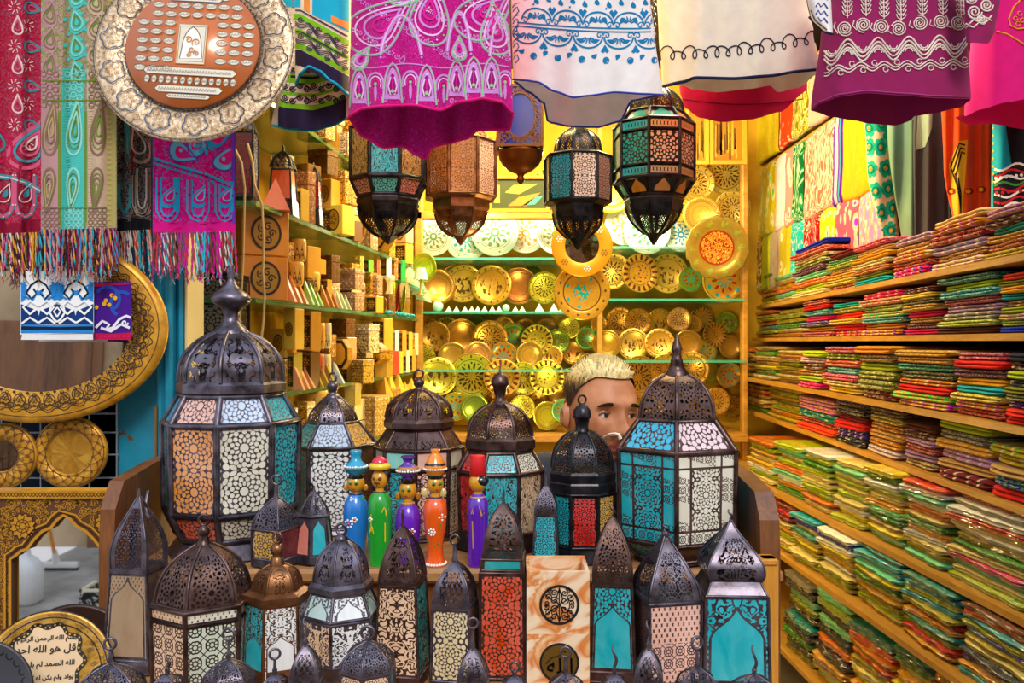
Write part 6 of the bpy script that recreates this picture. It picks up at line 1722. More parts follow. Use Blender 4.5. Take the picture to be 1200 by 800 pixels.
    # stubble and lips as their own patches of the same skin
    for i, f in enumerate(b.f):
        c = sum((b.v[j] for j in f), Vector()) / len(f); l = RZ.inverted() @ ((c - C0)) / hk
        if len(b.uv[i]) and l.y < -.02 and abs(l.x) < .075 and l.z > -.13 and l.length < .16:
            if abs(l.x) < .024 - abs(l.z + .069) and -.079 < l.z < -.058: b.m[i] = 1
            elif l.z < -.044 and not (abs(l.x) < .012 and l.z > -.05): b.m[i] = 2
    for s_ in (-1, 1):   # ears
        ec = Vector((s_ * .078, .012, -.008))
        def ear(u, v, s_=s_, ec=ec):
            a = 2 * PI * u; r = v
            return RZ @ ((ec + Vector((s_ * (.012 * math.sin(PI * v) + .004 * (1 - v)), (.017 * math.cos(a) + s_ * 0) * r + .006 * v, .031 * math.sin(a) * r * (1.05 if math.sin(a) > 0 else .9)))) * hk) + C0
        b.grid(ear, 20, 6, 0, True)
    o = b.build('body', [M_skin, M_lip, M_stub], root)
    # hair cap
    hb = MB()
    def hl(u):     # hair line (fraction of latitude) around the head
        th = 2 * PI * u; f = (math.cos(th) + 1) / 2; base = .60 if f < .45 else .60 + .125 * min(1, (f - .45) / .4)
        return base - .07 * math.exp(-((f - .5) / .1) ** 2)
    hb.grid(lambda u, v: head(u, hl(u) + (1 - hl(u)) * v,   .005 + .005 * min(1, v * 6), .003), 90, 26, 0, True)
    hrng = random.Random(4)
    for i in range(420):     # short tufts
        u, v = hrng.random(), hrng.random() ** .7 * .9; lat = hl(u) + (1 - hl(u)) * v
        p = head(u, lat, .008, .002); q = head(u + hrng.gauss(0, .006), lat, .014, .009); hb.tube([p, q], [.0022, .0007], 4)
    hb.build('hair', M_hair, root)
    for s_ in (-1, 1):
        e = MB(); c = RZ @ (Vector((s_ * .033, -.0735, .004)) * hk) + C0; e.ball(c, .0124 * hk, 0, 16, 12)
        g_ = (Vector((.45, -.88, -.02))).normalized(); ic = c + g_ * .0110 * hk
        zq = Vector((0, 0, 1)); xq = g_.cross(zq).normalized()
        for rr, m_, lf in ((.0062, 1, .0012), (.0032, 2, .002)):
            e.add([ic + g_ * lf * .8 + (xq * math.cos(a) + zq * math.sin(a)) * rr * hk for a in [2 * PI * i / 16 for i in range(16)]], [tuple(range(16))], m_)
        e.build('eye', [plain('#e8dcd0', .2), plain('#2a160c', .2), plain('#050404', .2)], root)
        l = MB()
        l.tube([RZ @ (Vector((s_ * (.033 + .0165 * t), -.0855 + .006 * t * t, .004 + .0062 * (1 - t * t))) * hk) + C0 for t in [-1 + i / 5 for i in range(11)]], [.0012 + .0026 * math.sin(PI * i / 10) for i in range(11)], 6)
        l.build('eyelid', plain('#8a5030', .5), root)
        l = MB(); pts = [RZ @ (Vector((s_ * (.033 + .021 * t), -.0945 + .009 * (t * s_ * s_ + .2) ** 2, .0235 + .004 * (1 - t * t) - .002 * t)) * hk) + C0 for t in [-1 + i / 6 for i in range(13)]]
        l.tube(pts, [.0012 + .0036 * math.sin(PI * (i + .6) / 13.2) for i in range(13)], 6); l.build('eyebrow', plain('#24160c', .8), root)
    # clothes: jacket and trousers a little wider than the body
    JV = []; JE = []; JR = []
    def jv(p, r, par=None):
        JV.append(Vector(p)); JR.append(r)
        if par is not None: JE.append((par, len(JV) - 1))
        return len(JV) - 1
    a = jv((X0, Yc, .84), .148); a2 = jv((X0, Yc, .98), .142, a); c_ = jv((X0, Yc - .003, 1.16), .155, a2); u_ = jv((X0, Yc, sh - .015), .118, c_); jv((X0, Yc, sh + .02), .074, u_)
    for s_ in (-1, 1):
        so = jv((X0 + s_ * .17, Yc, sh - .03), .075, u_); el = jv((X0 + s_ * .228, Yc + .02, sh - .30), .056, so); jv((X0 + s_ * .232, Yc - .055, sh - .51), .040, el)
    vs, fs = grow(JV, JE, JR); jb = MB(); jb.add(vs, fs, 0, True); jb.build('jacket', plain('#34363f', .85), root)
    jb = MB(); jb.torus((X0, Yc - .002, sh + .035), .066, .014, Matrix.Rotation(PI / 2, 4, 'X'), 0, 24, 8); jb.build('collar', plain('#5a5c66', .85), root)
    TV = []; TE = []; TR = []
    JV, JE, JR = TV, TE, TR
    def tv(p, r, par=None):
        TV.append(Vector(p)); TR.append(r)
        if par is not None: TE.append((par, len(TV) - 1))
        return len(TV) - 1
    a = tv((X0, Yc, .80), .137)
    tv((X0, Yc, .92), .132, a)
    for s_ in (-1, 1):
        h = tv((X0 + s_ * .092, Yc, .74), .10, a); k_ = tv((X0 + s_ * .10, Yc - .01, .44), .075, h); tv((X0 + s_ * .10, Yc + .012, .09), .062, k_)
    vs, fs = grow(TV, TE, TR); jb = MB(); jb.add(vs, fs, 0, True); jb.build('trousers', plain('#2c3a52', .85), root)
seller()
b = MB(); b.tube([P(704, 517, 1.98), P(708, 512, 1.95), P(714, 508.5, 1.93), P(720, 507.5, 1.92), P(725, 509, 1.92), P(727, 514, 1.92)], [.0022] * 4 + [.004, .005], 8)
tag(b.build('white_cord', plain('#e8e2d0', .5)), 'short white cord with a knotted end arching before the man', 'cord')
# ------------------------------------------------------------------ plates on the glass shelves at the back
M_GLASS = mk('green_glass', lambda g: dict(color=(.10, .62, .42), rough=.08, spec=.6, hole=.45))
M_GLASSL = mk('dark_green_glass', lambda g: dict(color=(.10, .22, .07), rough=.1, spec=.6, hole=.3))
def polar(g):
    u, v = g.uv(); return g.sqrt(u * u + v * v), g.at2(v, u) + PI
def brass(g, mask, dark='#4a3008', lo=.75, rough=.26):
    c = g.ocol(); n = g.noise(g.objv(), 8., 4., .6)
    col = g.mix(n, g.hsv(c, .49, 1., .7), g.hsv(c, .51, .95, 1.15)); col = g.mix(mask, col, lin(dark))
    return dict(color=col, metal=.55, rough=g.m('MULTIPLY_ADD', mask, .3, rough), normal=g.bump(1. - mask, .4, .01))
def pk(name):
    def fn(g):
        r, a = polar(g)
        ring = lambda R_, w: g.abs(r - R_) < w
        if name == 'rosette':
            f = g.pp(a, PI / 12); m = ell(g, r, f, .84, .07, .035); m = g.mx(m, ell(g, r, PI / 12 - f, .45, .14, .045)); m = g.mx(m, ell(g, r, f, .25, .09, .03)); m = g.mx(m, g.mx(ring(.70, .012), ring(.94, .012))); m = g.mx(m, ell(g, r, f, .57, .05, .04))
            return brass(g, m)
        if name == 'radial':
            f = g.pp(a, PI / 18); m = g.mn(g.mn(r > .66, r < .93), f < PI / 42); m = g.mx(m, ring(.6, .014)); m = g.mx(m, g.mn(g.noise(g.vec(*g.uv(), 0.), 7., 2.) > .58, r < .45)); return brass(g, m, '#5a2c0a')
        if name == 'rings':
            m = g.mx(ring(.72, .012), g.mx(ring(.92, .01), ring(.5, .008))); return brass(g, g.mx(m, g.mn(g.mn(r > .76, r < .88), g.fract(a * 9.5) < .4)), rough=.2)
        if name == 'scene':
            u, v = g.uv(); n = g.noise(g.vec(u * 2.2, v * 1.1, g.rnd() * 9.), 3.2, 2., .5, .5); m = g.mn(g.mn(n > .54, r < .55), v < .3); f = g.pp(a, PI / 16); m = g.mx(m, ell(g, r, f, .84, .05, .05)); m = g.mx(m, ring(.72, .012)); return brass(g, m, '#5a3a0c')
        if name == 'calligraphy':
            u, v = g.uv(); n = g.noise(g.vec(u, v, 3.), 5., 1., .5, 1.6); f = g.fract(n * 6.); m = g.mn(f < .42, r < .5); d = brass(g, m, '#e8a030'); cc = g.mix(g.mn(r < .56, 1. - m), d['color'], lin('#a8380c')); f2 = g.pp(a, PI / 10); cc = g.mix(g.mn(ell(g, r, f2, .78, .12, .1), g.noise(g.vec(u, v, 0.), 9., 2.) > .5), cc, lin('#9ab03a')); d['color'] = cc; return d
        if name == 'enamel':
            f = g.pp(a, PI / 9); m = ell(g, r, f, .72, .08, .1); m2 = ell(g, r, PI / 9 - f, .45, .12, .06); m3 = g.mn(g.abs(r - .22) < .12, f < PI / 22); d = brass(g, ring(.9, .012)); c = g.mix(m, d['color'], lin('#18b0b4')); c = g.mix(m2, c, lin('#c8341c')); d['color'] = g.mix(m3, c, lin('#1fc0c8')); return d
        if name == 'turq':
            u, v = g.uv(); f = g.pp(a, PI / 7); d = brass(g, g.mx(ring(.66, .02), ell(g, r, g.pp(a, PI / 14), .83, .04, .05))); c = g.mix(g.mn(ell(g, r, f, .55, .06, .06), u < .2), d['color'], lin('#12b8b8')); c = g.mix(g.mn(r < .3, g.noise(g.vec(u, v, 0.), 8., 2.) > .48), c, lin('#12b8b0')); d['color'] = c; return d
        # white glazed ware
        f = g.pp(a, PI / 10); c = g.ocol(); base = g.mix(.12, (.88, .92, .84), c)
        m = ell(g, r, f, .55, .09, .07); m = g.mx(m, ell(g, r, PI / 10 - f, .33, .12, .04)); m = g.mx(m, g.mx(ring(.72, .012), ring(.15, .05))); m = g.mx(m, ell(g, r, g.pp(a, PI / 5), .83, .04, .04))
        col = g.mix(m, base, c); col = g.mix(g.mx(ell(g, r, g.pp(a + .3, PI / 6), .42, .05, .05), ring(.63, .012)), col, lin('#c8962c'))
        return dict(color=col, rough=.15, coat=.4)
    k = ('plate', name)
    if k not in CACHE: CACHE[k] = mk('plate_' + name, fn)
    return CACHE[k]
PROTO = {}
def plate_proto(pat, shape):
    k = (pat, shape)
    if k in PROTO: return PROTO[k]
    b = MB(); n = 40
    pr = {'dish': [(.55, -.05), (.66, -.03), (.97, .07), (1., .085), (.97, .10), (.70, .02), (.62, -.005), (.001, .0)], 'flat': [(.6, -.03), (.98, .0), (1., .02), (.97, .04), (.74, .02), (.70, .0), (.001, .01)], 'bowl': [(.4, -.2), (.7, -.14), (.97, .1), (1., .12), (.95, .12), (.62, -.09), (.3, -.13), (.001, -.13)]}['dish' if shape == 'wavy' else shape]
    b.lathe(pr, n, LM, 0, True, True, True)
    if shape == 'wavy':
        for i, p in enumerate(b.v):
            r = math.hypot(p.x, p.z)
            if r > .7: a = math.atan2(p.z, p.x); f = 1 + .035 * math.cos(14 * a) * (r - .7) / .3; b.v[i] = Vector((p.x * f, p.y, p.z * f))
    me = b.build('plate', pk(pat), local=True).data
    bpy.data.objects.remove(bpy.data.objects['plate'] if False else [o for o in bpy.data.objects if o.data == me][0])
    PROTO[k] = me; return me
RP = random.Random(21)
CNAME = {'white': 'white glazed plate', 'scene': 'brass plate with dark figures', 'radial': 'brass plate with a slotted rim', 'rosette': 'engraved brass plate', 'rings': 'plain polished brass plate', 'enamel': 'brass plate with coloured enamel', 'turq': 'brass plate with turquoise enamel', 'calligraphy': 'brass plate with red scrollwork centre'}
def plate(px, py, r, pat, col, label, Y=4.62, shape='dish', yaw=None, tilt=-8, group=None):
    me = plate_proto(pat, shape)
    o = bpy.data.objects.new('plate', me); COL.objects.link(o)
    o.location = P(px, py, Y); o.scale = [r * Y / F] * 3
    o.rotation_euler = (math.radians(tilt + RP.uniform(-3, 3)), RP.uniform(0, 6.28) if pat not in ('scene',) else 0, math.radians(RP.uniform(-8, 8) if yaw is None else yaw))
    o.color = col; tag(o, label, 'plate', group)
    return o
BR = [lin(c) for c in ('#e0a828', '#d89a20', '#c8901c', '#e8b840', '#d0a030')]
GRN = lin('#8aa828'); YEL = lin('#d8c828')
rows = [
 ('lit top shelf', 4.62, [(508, 277, 23, 'white', lin('#7fa060')), (546, 280, 26, 'white', lin('#3fb0a8')), (580, 272, 28, 'white', lin('#6f9a48')), (616, 273, 25, 'white', lin('#e08a30')), (651, 275, 24, 'white', lin('#88a048')), (732, 264, 24, 'white', lin('#c8b020')), (758, 270, 28, 'white', lin('#3f9a60')), (798, 275, 21, 'white', lin('#2f90b8'))]),
 ('second shelf', 4.62, [(513, 336, 21, 'rings', BR[1]), (543, 332, 23, 'scene', BR[3]), (576, 334, 24, 'scene', BR[0]), (608, 335, 22, 'rings', lin('#e08a30')), (638, 337, 19, 'rosette', YEL), (717, 318, 22, 'rosette', BR[3]), (750, 320, 23, 'radial', BR[0]), (783, 320, 24, 'scene', BR[3]), (810, 327, 15, 'enamel', GRN)]),
 ('third row', 4.66, [(510, 394, 18, 'scene', BR[2]), (541, 394, 21, 'rings', BR[1]), (574, 396, 21, 'rosette', BR[0]), (601, 396, 18, 'enamel', GRN), (629, 399, 19, 'radial', YEL), (653, 400, 15, 'rosette', GRN), (702, 379, 10, 'rosette', BR[1]), (727, 377, 18, 'rosette', BR[1]), (748, 377, 16, 'rosette', BR[2]), (774, 377, 16, 'scene', BR[0]), (796, 374, 14, 'rosette', lin('#e8b060')), (813, 379, 11, 'rosette', BR[2])]),
 ('fourth row', 4.58, [(495, 420, 16, 'rosette', YEL), (530, 417, 17, 'rings', BR[3]), (560, 416, 17, 'rings', lin('#e8a850')), (590, 417, 17, 'enamel', BR[0]), (620, 416, 16, 'rings', BR[3]), (646, 418, 14, 'scene', BR[0]), (711, 403, 17, 'rings', BR[0]), (742, 403, 19, 'scene', BR[3]), (773, 402, 18, 'scene', BR[0]), (806, 403, 17, 'rings', BR[2])]),
 ('fifth row', 4.50, [(513, 441, 23, 'scene', YEL), (553, 441, 28, 'rosette', YEL), (588, 442, 22, 'radial', BR[0]), (613, 444, 20, 'rosette', YEL), (641, 442, 21, 'radial', YEL), (748, 442, 26, 'rosette', BR[2]), (778, 431, 16, 'rosette', BR[1]), (812, 432, 20, 'rosette', BR[2])]),
 ('bottom row', 4.44, [(534, 476, 17, 'enamel', YEL), (556, 478, 17, 'rings', GRN), (585, 482, 15, 'rings', BR[0]), (612, 478, 15, 'rosette', YEL), (641, 487, 17, 'rings', YEL), (660, 481, 14, 'enamel', lin('#7ab05a')), (498, 470, 14, 'rosette', YEL), (768, 470, 18, 'rosette', BR[2]), (840, 470, 16, 'rosette', BR[1])]),
]
for rn, Y, L_ in rows:
    for i, (px, py, r, pat, col) in enumerate(sorted(L_)):
        plate(px, py, r, pat, col, '%s, %s from left in the %s at the back' % (CNAME[pat], ORD[i], rn), Y + (i % 2) * .055, 'flat' if pat in ('scene', 'rings') else 'dish')
# plates leaning further back, filling the gaps
i = 0; rank_ = {}
for px, py, r in sorted(((500, 384, 14), (524, 384, 13), (558, 382, 13), (590, 383, 13), (616, 386, 13), (641, 386, 14), (667, 384, 13), (688, 396, 14), (672, 412, 15), (690, 428, 15), (668, 446, 15), (524, 462, 12), (573, 462, 12), (600, 464, 12), (627, 466, 13), (655, 462, 14), (722, 424, 15), (758, 424, 15), (790, 424, 15), (826, 412, 15), (838, 392, 15), (852, 378, 13), (856, 406, 14), (832, 436, 15), (855, 440, 15), (726, 445, 15), (800, 450, 16), (822, 372, 13), (836, 468, 15), (858, 476, 14), (700, 330, 14), (826, 318, 13), (530, 322, 12), (560, 322, 12), (592, 322, 12), (624, 322, 12))):
    part_ = 'upper part' if py < 350 else 'middle part' if py < 408 else 'lower part' if py < 455 else 'foot'
    rank_[part_] = rank_.get(part_, 0) + 1
    plate(px, py, r, ('rosette', 'scene', 'rings', 'radial', 'enamel')[(i * 3) % 5], (BR + [YEL, GRN])[(i * 5) % 7], 'half hidden plate of the rear rank, %s from left, %s of back wall' % (ORD[rank_[part_] - 1], part_), 4.76 + .03 * (i % 3), 'flat'); i += 1
# plates on the right part of the back wall
for px, py, r, pat, col, lab, sh_ in ((817, 214, 21, 'rosette', lin('#e0b838'), 'shiny brass bowl beside the tall dark hanging lantern, upper left of the wall group', 'bowl'),
    (851, 204, 25, 'rosette', lin('#b8a030'), 'dark engraved plate with an orange rim, topmost of the wall group', 'dish'), (822, 252, 22, 'rings', lin('#d8a828'), 'small brass dish with a beaded wavy rim above the red scrollwork plate', 'wavy'),
    (858, 244, 21, 'rosette', lin('#b89a30'), 'round dark gold plate right of the beaded wavy dish', 'dish'), (840, 290, 37, 'calligraphy', lin('#a88a28'), 'big plate with red scrollwork centre, largest of the wall group', 'wavy'),
    (849, 328, 27, 'enamel', lin('#e0b020'), 'yellow flowered plate partly behind the red scrollwork plate', 'dish'),
    (645, 222, 26, 'radial', lin('#e0b020'), 'golden plate half hidden by the middle hanging lantern', 'dish'), (716, 222, 28, 'rings', lin('#d8c020'), 'yellow plate between the two right hanging lanterns', 'dish'), (795, 245, 16, 'rosette', lin('#d8b020'), 'small gold plate behind the tall dark hanging lantern', 'dish')):
    plate(px, py, r, pat, col, lab, 4.38 if r > 30 else 4.46 if sh_ == 'wavy' else 4.52 + .02 * (int(px) % 3), sh_, 0, -3)
# two hanging round pieces under the middle lantern
t = disc_thing('round_mirror', 'round mirror with a wide golden rim hanging under the middle lantern', 'mirror', 682, 288, 3.5, .12, math.radians(2))
k = 3.5 / F; R0, R1 = 36 * k, 20 * k
b = MB(); b.lathe([(R1, -.002), (R1, .003), (R1 * 1.05, .0055), (R0 * .97, .0055), (R0, .003), (R0 * .98, -.006)], 44, LM)
dr = Draw(b, lambda x, y, l: Vector((x, -.0075 - .0006 * l, -y)))
for i in range(6):
    a = 2 * PI * i / 6 + .3
    for q in range(7): rr_ = .011 if q else 0; dr.disc(R0 * .76 * math.cos(a) + rr_ * math.cos(q * 1.05), R0 * .76 * math.sin(a) + rr_ * math.sin(q * 1.05), .0034, 1 if i % 2 else 2, 1, 8)
b.build('frame', [plain('#d89a14', .4, .3), plain('#e8f0f0', .3), plain('#7a4a08', .5)], t, local=True)
b = MB(); b.lathe([(R1 * 1.03, .001), (.001, .001)], 36, LM); b.build('mirror_glass', M_MIRROR, t, local=True)
b = MB(); b.tube([(0, 0, R0), (0, 0, 2.95 - wloc(t).z)], .0012, 5); b.build('cord', plain('#3a3020', .8), t, local=True)
o = plate(682, 342, 33, 'turq', lin('#d8a018'), 'gold plate with turquoise enamel centre hanging below the gold rimmed mirror', 3.55, 'dish', 0, 0); o.rotation_euler = (0, .4, 0)
# shelves, posts and rails
def glass_shelf(label, x0, x1, y0, y1, z, th=.012, m=None):
    b = MB(); b.box((x0, y0, z - th), (x1, y1, z)); tag(b.build('glass_shelf', m or M_GLASS), label, 'shelf')
X_ = lambda px, Y=4.45: xz(px, Y)
Z_ = lambda py, Y=4.45: CZ - (py - 400) / F * Y
for (a, c, py, nm) in ((490, 702, 302, 'upper left glass shelf under the white plates at the back'), (490, 702, 365, 'green edged glass shelf with crystal trinkets at the back'), (702, 872, 289, 'upper right glass shelf under the bright plates at the back'), (702, 872, 350, 'right glass shelf under the slotted rim plate at the back'), (490, 702, 433, 'low left glass shelf under the fourth row of plates'), (702, 872, 422, 'low right glass shelf behind the seller')):
    glass_shelf(nm, X_(a), X_(c), 4.43, BACK - .005, Z_(py))
M_rail = wood('rail_wood', '#9a6418', '#d89a34', (.6, 3, 3))
for px, nm in ((487, 'left'), (703, 'middle'), (873, 'right')):
    b = MB(); b.bbox((X_(px - 3), 4.44, 0), (X_(px + 3), 4.5, 3.2), .004); tag(b.build('shelf_post', M_rail), '%s wooden upright of the plate shelves at the back' % nm, 'post')
b = MB(); b.bbox((X_(490), 4.40, Z_(258)), (X_(700), 4.46, Z_(249)), .004); tag(b.build('rail', M_rail), 'brown wooden rail above the white plates at the back', 'rail')
b = MB(); b.bbox((X_(490), 4.36, Z_(516)), (X_(872), BACK - .005, Z_(507)), .004); tag(b.build('counter_shelf', M_rail), 'wooden shelf under the lowest row of plates behind the seller', 'shelf')
# framed pictures
def picture(label, a, c, y0, y1, Y, kind):
    t = thing('framed_picture', label, 'picture', P((a + c) / 2, y1, Y))
    w = 4.2 * Y / F
    x0, x1, z0, z1 = X_(a, Y), X_(c, Y), Z_(y1, Y), Z_(y0, Y)
    b = MB()
    for lo, hi in (((x0, Y - .02, z0), (x1, Y, z0 + w)), ((x0, Y - .02, z1 - w), (x1, Y, z1)), ((x0, Y - .02, z0 + w), (x0 + w, Y, z1 - w)), ((x1 - w, Y - .02, z0 + w), (x1, Y, z1 - w))): b.box(lo, hi)
    b.build('frame', plain('#c8961e', .45, .2), t)
    b = MB(); b.quad((x0 + w, Y - .004, z0 + w), (x1 - w, Y - .004, z0 + w), (x1 - w, Y - .004, z1 - w), (x0 + w, Y - .004, z1 - w), 0, [(0, 0), (1, 0), (1, 1), (0, 1)])
    d = Draw(b, lambda x, y, l: Vector((x0 + w + x * (x1 - x0 - 2 * w), Y - .004 - .0008 * l, z0 + w + y * (z1 - z0 - 2 * w))))
    if kind == 0:
        d.fill([(.3, .1), (.62, .1), (.9, .55), (.5, .4)], 1); d.fill([(.25, .55), (.5, .5), (.85, .85), (.4, .8)], 2); d.fill([(.55, .1), (.8, .15), (.95, .45), (.8, .4)], 3); d.fill([(.05, .2), (.15, .2), (.15, .8), (.05, .8)], 2)
        b.build('image', [plain('#3a4a20', .6), plain('#e08a28', .6), plain('#e8c840', .6), plain('#4ab0b8', .6)], t)
    else:
        rr = random.Random(kind)
        for i in range(16):
            x = rr.uniform(.06, .86); h = rr.uniform(.2, .75); y = rr.uniform(.02, .25); d.fill([(x, y), (x + .07, y), (x + .06, y + h), (x + .01, y + h)], 1 + i % 2)
        b.build('image', [plain('#b07a14', .4, .4), plain('#e0ac30', .35, .4), plain('#6a4408', .5, .3)], t)
picture('colourful framed picture under the copper bowl lantern', 572, 644, 206, 249, 4.2, 0)
picture('left brass relief picture below the crimson skirt', 803, 830, 128, 193, 4.3, 2)
picture('right brass relief picture below the crimson skirt', 831, 874, 128, 193, 4.3, 3)
# trinkets on the green edged shelf
M_CRY = mk('crystal', lambda g: dict(color=g.mix(.5, g.ocol(), (.8, .95, .85)), rough=.05, spec=.8, coat=.6))
tz = Z_(365)
for i, (px, r) in enumerate(((513, 6.5), (593, 4.5))):
    b = MB(); b.ball((X_(px, 4.5), 4.5, tz + r * 4.5 / F), r * 4.5 / F, 0, 16, 10); tag(b.build('crystal_ball', M_CRY, None, lin('#3fb8a0')), ('larger' if i == 0 else 'smaller') + ' green crystal ball on the trinket shelf at the back', 'ornament')
for i, px in enumerate((526, 535, 545, 553, 560, 568, 577, 585, 604, 612, 632, 649, 660)):
    h = .045 if px > 625 else .03; w = .025 if px > 625 else .018; x = X_(px, 4.5); b = MB()
    b.add([(x - w, 4.5 - w, tz), (x + w, 4.5 - w, tz), (x + w, 4.5 + w, tz), (x - w, 4.5 + w, tz), (x, 4.5, tz + h)], [(0, 1, 4), (1, 2, 4), (2, 3, 4), (3, 0, 4), (3, 2, 1, 0)])
    tag(b.build('crystal_pyramid', M_CRY, None, lin('#7fd0b0' if i % 3 else '#e0d080')), 'tiny crystal pyramid, %s from left on the trinket shelf at the back' % ORD[i], 'ornament')
# wood framed blue glass lantern with copper bowl
def bowl_lantern():
    Y = 2.6; k = Y / F
    t = thing('bowl_lantern', 'wooden openwork lantern with blue glass and a copper bowl below', 'lantern', P(610, 218, Y))
    x0, x1, z0, z1 = X_(582, Y), X_(636, Y), Z_(177, Y), Z_(106, Y); w = .008
    b = MB()
    D = (x1 - x0)
    for yy in (Y - D / 2, Y + D / 2 - w):
        for lo, hi in (((x0, yy, z0), (x1, yy + w, z0 + w)), ((x0, yy, z1 - w), (x1, yy + w, z1)), ((x0, yy, z0 + w), (x0 + w, yy + w, z1 - w)), ((x1 - w, yy, z0 + w), (x1, yy + w, z1 - w))): b.box(lo, hi)
    for xx in (x0, x1 - w):
        b.box((xx, Y - D / 2 + w, z0), (xx + w, Y + D / 2 - w, z0 + w)); b.box((xx, Y - D / 2 + w, z1 - w), (xx + w, Y + D / 2 - w, z1))
    d = Draw(b, lambda x, y, l: Vector((x0 + (x1 - x0) * x, Y - D / 2 + .001 - .0008 * l, z0 + (z1 - z0) * y)))
    for i in range(28):
        a = 2 * PI * i / 28; d.line([(.5 + .34 * math.cos(a), .5 + .37 * math.sin(a)), (.5 + .42 * math.cos(a + .11), .5 + .45 * math.sin(a + .11)), (.5 + .34 * math.cos(a + .22), .5 + .37 * math.sin(a + .22))], .03, 0, 1)
    d.line(circ(.5, .5, .33, 40, .36), .03, 0, 1, True)
    for cx, cy in ((.12, .1), (.88, .1), (.12, .9), (.88, .9)):
        for q in range(4): d.line(spiral(cx + .07 * math.cos(q * 1.6), cy + .06 * math.sin(q * 1.6), .06, 1.2, q, 1, 12), .025, 0, 1)
        d.line([(cx, cy), (.5 + (cx - .5) * .62, .5 + (cy - .5) * .66)], .03, 0, 1)
    b.build('openwork_frame', plain('#8a5218', .5), t)
    b = MB(); b.box((x0 + w, Y - D / 2 + .006, z0 + w), (x1 - w, Y + D / 2 - .006, z1 - w)); b.build('blue_glass', plain('#0f3aa8', .1, coat=.5), t)
    b = MB(); M_ = Matrix.Translation((X_(610, Y), Y, 0)); zz = lambda y: Z_(y, Y)
    b.lathe([(r * k, zz(y)) for y, r in ((216, 1), (213, 4), (210, 5), (207, 3.5), (204, 5), (200, 14), (194, 21), (187, 25), (180, 26), (178, 27.5), (177, 25))], 26, M_); b.build('bowl', plain('#8a4a14', .3, .8), t)
    b = MB(); b.tube([(X_(610, Y), Y, z1), (X_(610, Y), Y, HZ)], .0025, 6); b.build('hanging_rod', metal('black'), t)
bowl_lantern()
# ------------------------------------------------------------------ left wall: glass shelves full of boxes
RL = random.Random(11)
SH = {'low': 1.25, 'lower': 1.50, 'middle': 1.768, 'upper': 2.03, 'top': 2.33}
for nm, z in SH.items():
    for i, (a, c) in enumerate(((2.3, 3.05), (3.06, 4.40))):
        b = MB(); b.loft([[(wall_l(y) + .005, y, z - .014), (edge_l(y), y, z - .014), (edge_l(y), y, z), (wall_l(y) + .005, y, z)] for y in (a, c)], 0, True, True)
        tag(b.build('glass_shelf', M_GLASSL), '%s glass shelf of the left wall, %s half' % (nm, ('near', 'far')[i]), 'shelf')
b = MB(); b.bbox((edge_l(4.42) - .02, 4.40, 0), (edge_l(4.42) + .02, 4.46, 3.2), .004); tag(b.build('shelf_post', M_rail), 'wooden upright where the left shelves meet the back shelves', 'post')
def inl(name, fn2):
    def fn(g):
        u, v = g.uv(); c = g.ocol(); return fn2(g, u, v, c)
    return mk(name, fn)
def inl_a(g, u, v, c):
    a = u * 42.; b_ = v * 42.; cu = g.fract(a) - .5; cv = g.fract(b_) - .5
    r, th = disc_fold(g, cu, cv, 8); x = r * g.cos(th); m = g.mx(g.abs(x - .38) < .06, g.abs(x - .17) < .05)
    m2 = g.noise(g.vec(a, b_), 2., 1.) > .56
    return dict(color=g.mix(m2, g.mix(m, c, lin('#5a3410')), g.mix(m, g.hsv(c, .5, .6, 1.3), lin('#7a3a14'))), rough=.4, spec=.25, coat=.1)
def inl_b(g, u, v, c):
    n = g.noise(g.vec(u * 8., v * 8., g.rnd() * 5.), 6., 2., .5, 1.2); f = g.fract(n * 6.)
    return dict(color=g.mix(f < .35, c, lin('#3a2208')), rough=.4, spec=.25, coat=.1)
M_INA = inl('inlay_star', inl_a); M_INB = inl('inlay_scroll', inl_b)
M_ONY = mk('yellow_onyx', lambda g: dict(color=g.mix(g.noise(g.objv(), 12., 3., .5, 1.), g.hsv(g.ocol(), .5, 1.15, .85), g.hsv(g.ocol(), .5, .92, 1.15)), rough=.3, spec=.2, coat=.08))
M_DKG = plain('#2a1c08', .5)
GOLD = lin('#e0a428'); GOLD2 = lin('#c88f24'); CRM = lin('#ecd9a0'); DRK = lin('#7a5218'); PNKG = lin('#d8a878')
def xy(px, off): Y = yl(px) + off; return xz(px, Y), Y
YAW = math.radians(-24)
